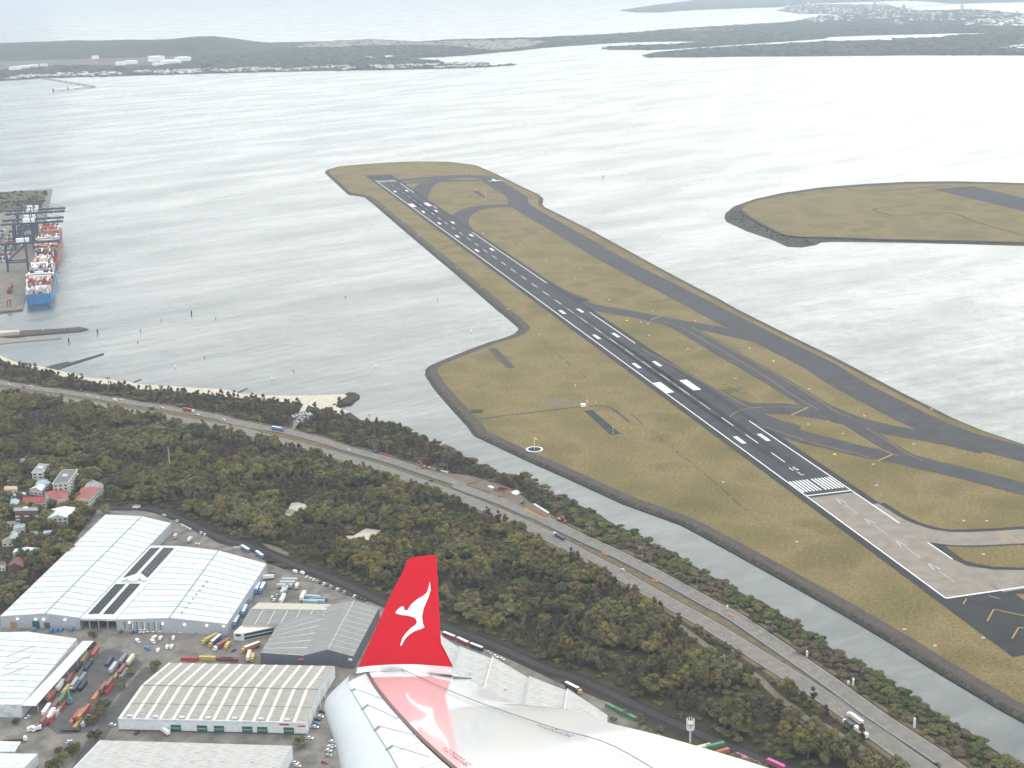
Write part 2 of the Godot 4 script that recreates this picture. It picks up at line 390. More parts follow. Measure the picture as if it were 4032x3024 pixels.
func airfield():
	var pen := pl(PEN_PLAN)
	var g := Geo.new()
	var inner: PackedVector2Array = Geometry2D.offset_polygon(pen, -4.5)[0]
	g.prism(pen, SEA - 3, SEA + 0.6)
	struct("seawall", g, M.wet_rock)
	g = Geo.new()
	g.prism(inner, SEA, 0.0)
	struct("airfield_grass", g, M.grass)
	# rock slope from the water to the rim
	g = Geo.new()
	var n := pen.size()
	for i in n - 3:
		var a := pen[i]; var b := pen[i + 1]
		var c := Geometry2D.get_closest_point_to_segment(a, a, b)
		var na := (pen[(i + 1) % n] - pen[(i + n - 1) % n]).normalized().orthogonal() * 5.5
		var nb := (pen[(i + 2) % n] - pen[i]).normalized().orthogonal() * 5.5
		if not inside(a + na, pen): na = -na
		if not inside(b + nb, pen): nb = -nb
		up(g, v3(a + na * 0.4, SEA + 0.62), v3(a + na, 0.35), v3(b + nb, 0.35), v3(b + nb * 0.4, SEA + 0.62))
	struct("rock_slope", g, M.rock)
	var rim: PackedVector2Array = pen.slice(0, 62)
	var left: PackedVector2Array = pen.slice(0, 33)
	var right: PackedVector2Array = pen.slice(32, 62)
	g = Geo.new()
	var o1: PackedVector2Array = Geometry2D.offset_polygon(pen, -6.5)[0]
	ribbon_in(g, left, pen, 5.3, 15.5, 0.06)
	ribbon_in(g, right, pen, 5.3, 9.5, 0.06)
	struct("perimeter_road", g, M.perimeter)
	for a in [["TX", [-46.1,-3328.2,-43.6,-3317.3,-40.1,-3301.8,-35.9,-3282.9,-31.2,-3261.9,-25.8,-3237.3,-19.7,-3209.1,-13.4,-3180.3,-7.5,-3154,-1.8,-3130.3,3.9,-3107.8,9.1,-3087.2,13.3,-3068.9,16.2,-3053.8,18.1,-3041.4,19.4,-3030.2,20.3,-3018.7,20.5,-3006.8,20.1,-2995.2,19.6,-2983.4,19.8,-2971,20.7,-2958.1,21.9,-2945,23.8,-2930.7,26.4,-2914.7,29.2,-2899.8,32.2,-2885.5,36.9,-2865.3,44.8,-2832.8,57,-2783.6,72.5,-2722.2,89.5,-2654.9,106.2,-2588.1,122.6,-2521.5,139.4,-2452.3,156.4,-2383.6,173.1,-2318.4,189.9,-2257.4,206.8,-2199.1,223.3,-2143.2,238.9,-2089.6,253.5,-2038.5,267.4,-1989.9,280.6,-1943.5,293.3,-1899.1,305.8,-1855.9,317.9,-1814.3,329.3,-1775.5,339.6,-1740.7,348.8,-1710.5,357.1,-1684.2,364.3,-1660.9,370.2,-1639.5,374.2,-1621.4,376.4,-1606.5,378.4,-1592,381.9,-1574.9,387.3,-1553.9,393.9,-1530.5,400.8,-1507,407.3,-1485.3,413.1,-1465.5,418.7,-1446.8,424.1,-1429.5,429.3,-1414.1,434.2,-1401,438.8,-1389.9,443.3,-1380.2,448,-1371.2,452.4,-1363.4,456.8,-1356.8,461.5,-1350.5,467,-1343.4,473.6,-1335.1,481,-1326.1,489,-1316.9,497.3,-1307.5,506.1,-1297.9,515.4,-1288,524.9,-1278.2,534.4,-1268.9,544.8,-1259.5,555.8,-1249.9,565.7,-1241.6,572.6,-1235.8], 21.5], ["TX", [-268.5,-3324.6,-259.4,-3328.6,-246.3,-3334.3,-231.8,-3340.8,-218.3,-3347.2,-206.2,-3353.9,-194.4,-3361.1,-182.7,-3367.9,-170.8,-3373.1,-158.7,-3376.6,-146.5,-3378.9,-134.2,-3380,-122,-3379.9,-109.2,-3378.8,-96.1,-3376.7,-83.6,-3373.1,-72.6,-3367.6,-63.4,-3360.2,-55.4,-3351,-48.6,-3340.2,-42.9,-3327.7,-38.4,-3311.5,-35.2,-3292.3,-32.9,-3274.3,-31.2,-3261.9], 21.0], ["TX", [-249,-3276.2,-242.9,-3279.9,-234,-3285.3,-224.3,-3291.1,-215.2,-3296,-207.6,-3300.2,-200.5,-3304.1,-192.9,-3307.4,-183.9,-3309.6,-172.7,-3310.6,-159.9,-3310.5,-147.1,-3309.9,-135.8,-3309.3,-126.8,-3308.9,-119.1,-3308.4,-111.7,-3307.7,-103.6,-3306.8,-93.5,-3305.4,-82.3,-3303.7,-72.1,-3302.1,-65,-3301], 13.0], ["TX", [-195.3,-2962.8,-195.2,-2983.3,-195.2,-3012.7,-195,-3045.9,-194.7,-3078,-194.3,-3109.2,-194,-3141.5,-193.2,-3173.1,-191.5,-3201.9,-188.8,-3227.9,-185.4,-3251.9,-181.3,-3273.6,-176.7,-3292.6,-171.4,-3308.4,-165.6,-3321.3,-159.3,-3332.3,-153.2,-3342.1,-146.4,-3351,-139.2,-3358.6,-132.7,-3364.6,-128.2,-3368.9], 21.0], ["TX", [-75.9,-2566.8,-79.3,-2587.6,-84.2,-2617.7,-89.3,-2650.5,-93.1,-2679.5,-95.5,-2703.5,-97.2,-2725.6,-97.9,-2746.6,-97.6,-2767.3,-96,-2787.8,-93.3,-2808,-89.7,-2827.1,-85.5,-2844.6,-80.7,-2860.6,-75.2,-2875.4,-68.8,-2888.5,-61.4,-2899.3,-52.6,-2907.7,-42.7,-2913.8,-32.2,-2918.1,-21.9,-2921.1,-11.1,-2922.3,0.5,-2921.6,10.7,-2920.3,17.9,-2919.4], 20.0], ["TX", [45.3,-2166.3,50.5,-2148.8,57.9,-2123.5,66.2,-2096.6,74,-2074.1,82,-2056.5,90.7,-2041,98.1,-2028.6,102,-2020.2,100.2,-2018.8,94.3,-2022.9,88.4,-2027.1,86.9,-2026.1,91.5,-2017,99.8,-2003.3,109.5,-1988.6,118.1,-1976.7,125.1,-1968.9,131.6,-1963.2,138.3,-1957.9,145.7,-1951.7,154.4,-1944,163.8,-1935.6,173.1,-1927.1,181.6,-1919,188.7,-1911.5,195,-1904.3,201,-1897.3,207.2,-1890.6,213.4,-1884.4,219.4,-1878.7,225.7,-1873,232.6,-1866.8,240.4,-1860.1,248.9,-1853.2,257.5,-1845.9,265.9,-1838.2,273.9,-1829.9,281.7,-1821.2,289.4,-1812.1,297.1,-1803.1,304.8,-1794.1,312.5,-1785.1,319.9,-1775.9,326.7,-1766.4,332.9,-1755.7,338.8,-1744,343.8,-1733.5,347.3,-1726.2], 16.0], ["TX", [198.7,-1899.4,202.6,-1894.4,208.2,-1887.2,214.4,-1878.7,219.9,-1869.5,224.1,-1861,227.8,-1852.4,231.7,-1841.4,236.7,-1825.5,243.4,-1802.2,251.1,-1773.3,259.1,-1743.5,266.2,-1717.3,272.3,-1696.2,277.8,-1677.7,283,-1660.4,288.2,-1642.8,293.3,-1625.3,298.2,-1608.4,303.1,-1591.1,308.2,-1572.5,313.6,-1550.8,319.3,-1527.2,324.9,-1504.6,329.8,-1486.2,334.1,-1473.2,338.1,-1463.8,341.5,-1456.4,344.3,-1449.7,346.2,-1443.9,347.3,-1439.7,348.2,-1435.6,349.4,-1430.2,350.9,-1423.4,352.5,-1415.9,354.3,-1407.4,356.2,-1398,358.3,-1386.9,360.6,-1374.4,363.1,-1361.8,365.5,-1350.1,367.9,-1339.4,370.4,-1329.1,373,-1319.6,375.8,-1311.2,378.7,-1304.3,381.7,-1298.7,385.2,-1293.5,389.5,-1287.9,394.6,-1282.7,400.2,-1277.7,407,-1271.9,415.3,-1263.9,425.8,-1252.5,438.2,-1238.7,451.1,-1224.4,463.4,-1211.3,474.7,-1199.8,485.8,-1189,496.7,-1178.7,507.6,-1168.6,519.5,-1157.7,532.1,-1146.6,543.3,-1136.8,551.1,-1130], 15.5], ["TX", [342.5,-1451.8,344.8,-1447.1,348.1,-1440.3,351.9,-1432.9,355.8,-1426.4,359.6,-1421,363.5,-1416,367.8,-1411.2,372.5,-1406.2,377.9,-1400.8,383.7,-1395.1,389.7,-1389.6,395.5,-1384.7,400.8,-1380.6,406,-1377.1,411.2,-1373.7,416.7,-1369.7,422.6,-1365.2,428.7,-1360.3,435,-1355.1,441.3,-1349.4,448.3,-1342.4,455.7,-1334.5,462.3,-1327.1,466.9,-1322], 16.0], ["TX", [201.6,-1546.6,207,-1534.3,214.7,-1516.7,223.2,-1497.5,230.8,-1480.4,237.3,-1465.8,243.4,-1451.9,249.1,-1439.3,254.4,-1428.6,259,-1420.6,263.1,-1414.7,267.1,-1409.6,271.7,-1403.7,277,-1396.6,282.7,-1389.2,288.6,-1381.7,294.5,-1374.7,300.2,-1368.4,305.9,-1362.5,311.7,-1356.8,317.3,-1351.1,323,-1345.4,328.6,-1339.8,334.1,-1334.3,339.7,-1329,345.5,-1323.8,351.4,-1318.7,357,-1314,362.1,-1310,366.3,-1307.2,370,-1305.2,373.5,-1303.3,377.1,-1300.9,381.3,-1297.1,385.9,-1292.7,390,-1288.6,392.8,-1285.7], 16.5]]:
		tx(pl(a[1]), a[2])
	var k := 0.2
	sheet("taxiway_apron", pl([159.6,-1759.2,180.5,-1722.9,205.1,-1640.1,229.3,-1565.8,245.3,-1525.8,263.3,-1494.6,300.5,-1490.9,321.8,-1476.5,331.8,-1460.5,348.7,-1437,347,-1419.8,297.4,-1447.5,270.6,-1454.4,301.3,-1408.7,291.1,-1386.3,249.7,-1426.5,228.6,-1465.3,198.6,-1586.6]), 0.19, M.taxi)
	sheet("grass_island", pl([279.8,-1452.2,297.6,-1448.5,321,-1433.6,343.6,-1411.5,355.1,-1364,365.2,-1329.9,343.9,-1346.3,322.1,-1372.9,301.3,-1408.7]), 0.26, M.grass)
	g = Geo.new(); ribbon(g, pl(TX_CONC_PLAN), -21.0, 21.0, 0.075); struct("taxiway_shoulder", g, M.shoulder)
	g = Geo.new(); ribbon(g, pl(TX_CONC_PLAN), -14.5, 14.5, 0.23); struct("concrete_taxiway", g, M.concrete)
	sheet("taxiway_shoulder", pl([339.8,-1091,353.8,-1084.3,358.4,-1055.4,365.6,-1046.7,379.6,-1039.1,401.9,-1036.6,444.9,-1038.4,417.5,-968,384.8,-988,369.1,-988.8,332.6,-1028.1]), 0.085, M.shoulder)
	sheet("concrete_taxiway", pl([341.5,-1073.4,351.5,-1055.2,358.5,-1041.6,377.6,-1033.3,400,-1031.3,442.8,-1033.1,430.8,-1002.1,387.6,-996.2,370,-991.3]), 0.235, M.concrete)
	sheet("grass_island", pl([353.3,-1082.9,373.8,-1079.4,418,-1082.3,464.4,-1088.6,445.1,-1039,401.6,-1035.8,379.8,-1039.7,365.9,-1047.5,358.9,-1056.8]), 0.15, M.grass)
	runway()

var tier := 0.10
func tx(line: PackedVector2Array, half: float):
	var g := Geo.new()
	ribbon(g, line, -half, half, tier)
	struct("taxiway", g, M.taxi)
	tier += 0.008
func ribbon_in(g: Geo, line: PackedVector2Array, pen: PackedVector2Array, w0: float, w1: float, y: float):
	for i in line.size() - 1:
		var s := side(line, i); var e := side(line, i + 1)
		if not inside(line[i] + s * 5, pen): s = -s
		if not inside(line[i + 1] + e * 5, pen): e = -e
		up(g, v3(line[i] + s * w0, y), v3(line[i] + s * w1, y), v3(line[i + 1] + e * w1, y), v3(line[i + 1] + e * w0, y))

func rect(u0: float, u1: float, a: float, b: float, y: float) -> Geo:
	var g := Geo.new()
	g.quad(rw(u0, a, y), rw(u0, b, y), rw(u1, b, y), rw(u1, a, y))
	return g
func runway():
	struct("runway_shoulder", rect(-98, 2532, -8.5, 53.5, 0.21), M.shoulder)
	var r := struct("runway", rect(228, 2440, -1.0, 46.0, 0.25), M.asphalt)
	var c := struct("concrete_runway_start", rect(0, 224.5, 0, 45.5, 0.25), M.concrete)
	var y := 0.30
	var mark := func(u0, u1, a, b, called, m = M.paint, parent = r): obj(called, rect(u0, u1, a, b, y), m, parent)
	mark.call(0, 2440, -0.6, 0.7, "edge_line")
	for s in [[63, 100.5], [145, 452], [800, 985], [1195, 1675], [1975, 2015], [2210, 2370]]:
		mark.call(s[0], s[1], 44.6, 45.9, "edge_line")
	mark.call(-1.2, 0.6, 0, 70, "end_bar", M.paint, c)
	mark.call(229.2, 231.0, 0, 45.5, "threshold_bar")
	for e in 2:
		for i in 12:
			var v := 1.6 + i * 3.45 + (1.8 if i > 5 else 0.0)
			if e == 0: mark.call(239, 269, v, v + 1.75, "threshold_stripe")
			else: mark.call(2402, 2431, v, v + 1.75, "threshold_stripe", M.paint_old)
	for i in 68:
		var u := 320.0 + i * 30.35 * 2
		if u > 2360: break
		mark.call(u, u + 30, 22.1, 23.1, "centreline_dash", M.paint if u < 500 or (u > 1000 and u < 1900) else M.paint_old)
	for u in [384.5, 686.0, 837.0, 988.0, 1484.0, 1633.0, 1783.0, 1932.0, 2235.0]:
		for v in [7.2, 33.8]: mark.call(u, u + 23.5, v, v + 4.6, "touchdown_mark")
	for u in [577.0, 2014.0]:
		for v in [1.2, 33.8]: mark.call(u, u + 43.5, v, v + 9.2, "aiming_mark")
	for u in [63.4, 113.5, 166.0, 217.0]:
		var g := Geo.new()
		for s in [-1, 1]: up(g, rw(u, 22.6, y), rw(u - 15, 22.6 + 3.4 * s, y), rw(u - 15, 22.6 + 2.2 * s, y), rw(u - 4, 22.6, y))
		g.sheet(PackedVector2Array([p2(u - 17, 22.2), p2(u - 17, 23.0), p2(u - 40, 23.0), p2(u - 40, 22.2)]), y)
		obj("arrow", g, M.paint_old, c)
	# tyre rubber on the two touchdown zones and the worn strip between, as print on the pavement
	var im := Image.create(96, 1024, false, Image.FORMAT_RGBA8)
	var f1 := noise(0.02, 4, FastNoiseLite.TYPE_SIMPLEX, 51); var f2 := noise(0.25, 2, FastNoiseLite.TYPE_SIMPLEX, 52)
	for py in 1024:
		var u := 228.0 + (2440.0 - 228.0) * (py + 0.5) / 1024.0
		var zone := maxf(exp(-pow((u - 640.0) / 230.0, 2)), 0.8 * exp(-pow((u - 2020.0) / 240.0, 2)))
		var worn := clampf(smoothstep(430.0, 620.0, u) * smoothstep(1150.0, 900.0, u) + 0.4 * smoothstep(1700.0, 1900.0, u), 0, 1)
		for pxx in 96:
			var v := 46.0 * (pxx + 0.5) / 96.0
			var k := f1.get_noise_2d(u * 0.25, v * 9.0) * 0.5 + f2.get_noise_2d(u * 0.06, v * 4.0) * 0.4
			var dark := clampf(zone * (exp(-pow((v - 17.5) / 3.2, 2)) + exp(-pow((v - 27.5) / 3.2, 2))) * (0.75 + k), 0, 0.8)
			var pale := clampf(worn * exp(-pow((v - 22.6) / 2.2, 4)) * (0.62 + k * 0.8), 0, 0.75)
			if pale > dark: im.set_pixel(pxx, py, Color(0.46, 0.45, 0.45, pale))
			else: im.set_pixel(pxx, py, Color(0.13, 0.13, 0.135, dark))
	var rm := plain(Color.WHITE, 0.8)
	rm.albedo_texture = ImageTexture.create_from_image(im); rm.transparency = BaseMaterial3D.TRANSPARENCY_ALPHA; rm.metallic_specular = 0.2
	var rg := rect(228, 2440, 0, 46, 0.275)
	for i in rg.v.size():
		var d := rg.v[i] - rw(228, 0, 0.275)
		rg.t[i] = Vector2(d.dot(rw(0, 1) - rw(0, 0)) / 46.0, d.dot(rw(1, 0) - rw(0, 0)) / 2212.0)
	obj("tyre_rubber", rg, rm, r)
	# the letters read from the near end
	for d in [["digit_one", [[0, 9.0, 0, 0.9]], 295.5, 19.0], ["digit_six", [[0, 0.9, 0, 3.2], [0, 9, 0, 0.9], [0, 4.6, 2.3, 3.2], [3.8, 4.7, 0, 3.2], [8.1, 9, 0, 3.2]], 295.5, 22.6], ["letter_l", [[0, 1.0, 0, 3.4], [0, 9.5, 0, 0.9]], 281.0, 21.0]]:
		var g := Geo.new()
		for q in d[1]: g.quad(rw(d[2] + q[0], d[3] + q[2], y), rw(d[2] + q[0], d[3] + q[3], y), rw(d[2] + q[1], d[3] + q[3], y), rw(d[2] + q[1], d[3] + q[2], y))
		obj(d[0], g, M.paint, r)
func p2(u: float, v: float) -> Vector2:
	var w := rw(u, v)
	return Vector2(w.x, w.z)

func west_runway():
	var w := pl(WEST_PLAN)
	land("western_seawall", w, -1.6, M.rock, 5.0)
	sheet("western_grass", pl(WESTGRASS_PLAN), 0.0, M.grass)
	sheet("western_runway", pl([907.1,-3020.6,1002.6,-3055.1,1050.3,-2877.2,1093.5,-2701.1,1034.3,-2548.9,994.6,-2719.1]), 0.12, M.asphalt)
	for t in [[817.6,-2819.8,809,-2818.2,796.6,-2815.9,782.6,-2812.7,769.3,-2808.3,755.7,-2802.9,741.1,-2796.6,728.2,-2788.9,719.8,-2779.4,717.6,-2766.6,719.7,-2751.2,723.9,-2735.9,727.7,-2723.3,730.3,-2713.7,733,-2705.9,736.8,-2700,742.4,-2696.3,750.1,-2695.3,759.6,-2696.7,770.3,-2699.5,782.1,-2702.8,796.1,-2707.6,812,-2714,827.3,-2719.7,839.5,-2722.3,847.3,-2722.4,852.5,-2720.7,856,-2715.8,859.1,-2706.3,861.5,-2690.1,862.6,-2668.6,863.6,-2645.3,865.6,-2624,868.8,-2605.8,872.5,-2588.8,876.8,-2571.5,881.5,-2552.6,887.2,-2529.3,893.9,-2503.2,900,-2479.3,904.3,-2462.7], [729.2,-3073.7,730.5,-3066.5,732.3,-3056.1,735,-3045.2,738.8,-3036.5,743.8,-3030.6,749.7,-3026.1,756.8,-3022.8,765.1,-3020.3,774.2,-3018.4,784.2,-3017.3,795.9,-3017.6,810.3,-3020,829,-3025.5,850.9,-3033.5,873.5,-3042.1,894.2,-3049.7,913.9,-3056.3,933.3,-3062.6,950.1,-3068,961.8,-3071.8], [465.4,-2791.8,465.2,-2783.3,464.9,-2771.2,464.8,-2756.6,465.3,-2740.3,466.4,-2722.7,467.9,-2703.3,470,-2681.7,472.9,-2657.3,476.7,-2627.1,481.3,-2592.3,486.5,-2558.9,492.3,-2533.2,498,-2517.7,503.9,-2508.9,511.2,-2503.5,520.9,-2498.2,533.4,-2493.2,547.9,-2490,564.4,-2486.9,582.8,-2482.4,601,-2476.3,619.8,-2469.5,643.1,-2461.5,674.9,-2452.1,723.6,-2439.5,784.5,-2424.6,842.5,-2410.5,882.5,-2400.8]]:
		var g := Geo.new(); ribbon(g, pl(t), -3.5, 3.5, 0.1); struct("perimeter_track", g, M.perimeter)

# ---------------------------------------------------------------- vegetation
func crown(s: int, kind: String) -> ArrayMesh:
	# a unit crown: about one metre across at y 0..1, scaled by whoever plants it
	var r := RandomNumberGenerator.new(); r.seed = s
	var g := Geo.new()
	var lobes := []
	var n := {"gum": 11, "oak": 8, "shrub": 7}[kind] as int
	for i in n:
		var a := TAU * i / n * 2.4 + r.randf() * 0.9
		var d := r.randf_range(0.08, 0.36) if i else 0.0
		var y := 0.0; var q := 0.0
		if kind == "gum": y = r.randf_range(0.42, 0.86) - d * 0.5; q = r.randf_range(0.15, 0.25)
		elif kind == "oak": y = r.randf_range(0.2, 0.9) - d * 0.7; d *= 0.75; q = r.randf_range(0.13, 0.2)
		else: y = r.randf_range(0.18, 0.42) - d * 0.2; d *= 1.15; q = r.randf_range(0.16, 0.26)
		lobes.append([Vector3(cos(a) * d, y, sin(a) * d), q])
	for l in lobes:
		var c: Vector3 = l[0]; var q: float = l[1]
		# the twiggy core of the clump
		var w := r.randf_range(0.5, 0.62)
		g.col = Color(w, w, w)
		for i in 5:
			for j in 3:
				var p := []
				for e in [[i, j], [i, j + 1], [i + 1, j + 1], [i + 1, j]]:
					var f: float = TAU * (e[0] % 5) / 5; var h: float = -PI / 2 + PI * e[1] / 3
					p.append(c + Vector3(cos(f) * cos(h), sin(h) * 0.85, sin(f) * cos(h)) * q * 0.78)
				g.quad(p[3], p[0], p[1], p[2])
		var leaves := 58
		for i in leaves:
			var o := Vector3(r.randfn(), r.randfn(), r.randfn()).normalized()
			if o.y < -0.35: o.y = -o.y
			var p := c + o * Vector3(1, 0.85, 1) * q * r.randf_range(0.78, 1.12)
			var m := (o + Vector3(r.randfn(), r.randfn() + 0.4, r.randfn()) * 0.45).normalized()
			var t := m.cross(Vector3(r.randfn(), r.randfn(), r.randfn())).normalized()
			var b := m.cross(t)
			var k := q * r.randf_range(0.22, 0.42)
			var v := r.randf_range(0.72, 1.3)
			g.col = Color(v * r.randf_range(0.94, 1.06), v, v * r.randf_range(0.88, 1.1))
			g.quad(p - t * k, p - b * k * 0.6, p + t * k, p + b * k * 0.6)
			var nn := (m * 0.6 + o * 0.6).normalized()
			for x in range(g.n.size() - 6, g.n.size()): g.n[x] = nn
	return g.mesh()
func trunk(s: int) -> ArrayMesh:
	var r := RandomNumberGenerator.new(); r.seed = s
	var g := Geo.new()
	var top := Vector3(r.randf_range(-0.04, 0.04), 0.5, r.randf_range(-0.04, 0.04))
	g.tube(Vector3(0, -0.05, 0), top, 0.035, 0.022, 6, false)
	for i in 4:
		var a := TAU * i / 4 + r.randf()
		g.tube(top - Vector3(0, 0.12, 0), top + Vector3(cos(a) * 0.22, 0.24, sin(a) * 0.22), 0.018, 0.008, 5, false)
	return g.mesh()
func leaf(c: Color) -> StandardMaterial3D:
	var m := plain(c, 0.75)
	m.vertex_color_use_as_albedo = true
	m.metallic_specular = 0.25
	m.backlight = Color(0.14, 0.16, 0.08)
	m.backlight_enabled = true
	return m
const TINTS := {
	"gum": [[0.135, 0.124, 0.045], [0.100, 0.095, 0.037], [0.178, 0.148, 0.047], [0.084, 0.084, 0.040], [0.133, 0.101, 0.051], [0.160, 0.153, 0.064]],
	"oak": [[0.103, 0.082, 0.055], [0.133, 0.097, 0.068], [0.077, 0.069, 0.045], [0.157, 0.119, 0.087], [0.093, 0.065, 0.047]],
	"shrub": [[0.100, 0.112, 0.037], [0.144, 0.134, 0.053], [0.110, 0.089, 0.055], [0.075, 0.093, 0.034], [0.126, 0.097, 0.066]]}
func multi(called: String, mesh: Mesh, m: Material, places: Array, label: String, category: String):
	if places.is_empty(): return
	var mm := MultiMesh.new()
	mm.transform_format = MultiMesh.TRANSFORM_3D; mm.use_colors = true
	mm.mesh = mesh; mm.instance_count = places.size()
	for i in places.size():
		mm.set_instance_transform(i, places[i][0]); mm.set_instance_color(i, places[i][1])
	var o := MultiMeshInstance3D.new()
	o.name = numbered(called); o.multimesh = mm; o.material_override = m
	add_child(o)
	stuff(o, label, category)
	return o
func trees():
	var crowns := {}; var trunks := []
	for k in ["gum", "oak", "shrub"]:
		crowns[k] = []
		for i in 4: crowns[k].append(crown(100 + i * 7 + k.length() * 31 + hash(k) % 100, k))
	for i in 3: trunks.append(trunk(50 + i))
	var mats := {}
	for k in TINTS:
		mats[k] = []
		for c in TINTS[k]: mats[k].append(leaf(L(c[0], c[1], c[2])))
	var bark := plain(L(0.14, 0.115, 0.09), 0.9)
	var white_leaf := leaf(Color.WHITE)
	var main := pl(MAIN_PLAN); var ra := pl(ROADA_PLAN); var rb := pl(ROADB_PLAN); var rail := pl(RAIL_PLAN); var yard := pl(YARD_PLAN)
	var shore := pl(SHORE_PLAN); var beach := pl(BEACH_PLAN)
	var clear := [beach, pl(CARPARK_PLAN), pl(SAND1_PLAN), pl(SAND2_PLAN), pl(SAND3_PLAN), pl(SAND4_PLAN), pl(WORKS_PLAN)]
	var tracks := [pl(DIRTTRACK_PLAN), pl(DIRTTRACK2_PLAN), pl(SANDTRACK_PLAN)]
	var homes := []
	for h in HOUSES: homes.append(pl(h[4]))
	var f := noise(0.011, 3, FastNoiseLite.TYPE_SIMPLEX_SMOOTH, 31); var f2 := noise(0.03, 2, FastNoiseLite.TYPE_SIMPLEX_SMOOTH, 33)
	var found := []
	var st := 6.9
	var z := -1760.0
	while z < -700.0:
		var x := -760.0
		while x < 330.0:
			var q := Vector2(x, z) + Vector2(rng.randf_range(-2.9, 2.9), rng.randf_range(-2.9, 2.9))
			x += st
			if absf(q.x) > -q.y * 0.366 + 25.0 or not inside(q, main): continue
			if inside(q, yard): continue
			var da := near_line(q, ra); var db := near_line(q, rb)
			if da < 10.5 or db < 10.0 or (da < 26 and db < 26 and absf(da + db - 20) < 13 and rng.randf() < 0.93): continue
			var dr := near_line(q, rail)
			if dr < 8.5: continue
			var stop := false
			for c in clear:
				if inside(q, c): stop = true; break
				if c == beach: continue
				if inside(q + Vector2(0, -8), c) or inside(q + Vector2(0, -15), c): stop = true; break
			if stop: continue
			for t in tracks:
				if near_line(q, t) < 4.5: stop = true; break
			if stop: continue
			var suburb := q.x < -345 and q.y > -1330 and q.x < -345 + (q.y + 1330) * 0.0
			if suburb:
				for h in homes:
					for c in h:
						if q.distance_to(c) < 4.5: stop = true
					if inside(q, h): stop = true
					if stop: break
				if stop: continue
				# sight line over the warehouse side stays wooded, gardens are open
				if f2.get_noise_2dv(q) < (-0.3 if q.x < -375 else -0.5): continue
			var ds := near_line(q, shore)
			if ds < 11 and q.x < -150: continue
			var seaside := q.distance_to(q) + (1.0 if _seaward(q, rb) else 0.0) > 0.5
			var m := f.get_noise_2dv(q)
			var kind := "gum"
			if seaside:
				kind = "oak" if f2.get_noise_2dv(q) > -0.15 and q.x < 60 else "shrub"
				if q.x > 30 and rng.randf() < 0.75: kind = "shrub"
				if ds < 7.0: kind = "shrub"
			elif m < -0.14: kind = "oak"
			if not seaside and da < 17: kind = "oak" if rng.randf() < 0.5 else "shrub"
			# open scrubby hollows
			var low := f2.get_noise_2dv(q * 0.6 + Vector2(300, 90)) + m * 0.4
			if not seaside and low < -0.30: kind = "shrub"
			if not seaside and dr < 16: kind = "shrub"
			if kind == "shrub" and not seaside and rng.randf() < 0.18: continue
			var d := rng.randf_range(7.0, 11.5) if kind == "gum" else (rng.randf_range(5.5, 8.5) if kind == "oak" else rng.randf_range(4.6, 8.0))
			var h := d * rng.randf_range(0.75, 1.0) + 2.0
			if kind == "oak": h = d * rng.randf_range(1.15, 1.55)
			if kind == "shrub": h = d * rng.randf_range(0.55, 0.9)
			if kind == "gum" and rng.randf() < 0.3: d *= rng.randf_range(1.25, 1.7); h *= rng.randf_range(1.15, 1.4)
			if seaside and kind == "oak": h *= 0.85
			if seaside and kind == "shrub": d *= 1.4; h *= 1.15
			found.append([q, kind, d, h, m])
		z += st
	# single trees among the warehouses
	for s in STREET_TREES:
		found.append([Vector2(s[0], s[1]), "gum", s[2], s[2] * 0.95, 0.3])
	found.sort_custom(func(a, b): return a[0].y > b[0].y)
	var single := 0
	var rest := {"gum": [[], [], [], []], "oak": [[], [], [], []], "shrub": [[], [], [], []]}
	for t in found:
		var q: Vector2 = t[0]; var kind: String = t[1]
		var v := rng.randi() % 4
		var turn := rng.randf() * TAU
		var b := Basis(Vector3.UP, turn).scaled(Vector3(t[2] * rng.randf_range(0.9, 1.1), t[3], t[2] * rng.randf_range(0.9, 1.1)))
		var tone := clampi(int((t[4] + 0.5) * TINTS[kind].size() + rng.randf_range(-2.2, 2.2)), 0, TINTS[kind].size() - 1)
		if single < 300:
			single += 1
			var size_word := "broad " if t[2] > 11 else ("small " if t[2] < 6.2 else "")
			var tone_word: String = {"gum": ["olive-green", "deep green", "yellow-green", "dark grey-green", "brownish green", "light green"], "oak": ["grey-brown", "russet brown", "dark grey-green", "pale brown", "dark brown"], "shrub": ["fresh green", "yellow-green", "brownish", "deep green", "tan"]}[kind][tone]
			var place_word := "in the thick of the bushland right of the winglet"
			if near_line(q, rail) < 30: place_word = "close beside the dark railway strip"
			elif _seaward(q, rb): place_word = "on the canal bank beyond the highway"
			elif near_line(q, ra) < 30: place_word = "along the near edge of the highway"
			elif q.x > 120: place_word = "in the bushland at the lower right corner"
			var what: Array = {"gum": ["gum_tree", "%s%s gum tree %s" % [size_word, tone_word, place_word], "tree", "gum trees of the bushland"], "oak": ["casuarina_tree", "%supright %s casuarina %s" % [size_word, tone_word, place_word], "tree", "casuarinas beside the highway"], "shrub": ["shrub", "%slow %s shrub %s" % [size_word, tone_word, place_word], "shrub", "shrubs along the verges"]}[kind]
			var o := thing(what[0], what[1], what[2], v3(q), 0.0, what[3])
			if t.size() > 4 and t[4] == 0.3: o.set_meta("label", "lone tree standing in the paved yards between the warehouses"); o.set_meta("group", "yard trees")
			var c := obj("crown", crowns[kind][v], mats[kind][tone], o)
			c.basis = b
			var k := obj("trunk", trunks[v % 3], bark, o)
			k.basis = b
		else:
			var c: Array = TINTS[kind][tone]
			var w := rng.randf_range(0.85, 1.2)
			rest[kind][v].append([Transform3D(b, v3(q)), Color(c[0] * w, c[1] * w, c[2] * w)])
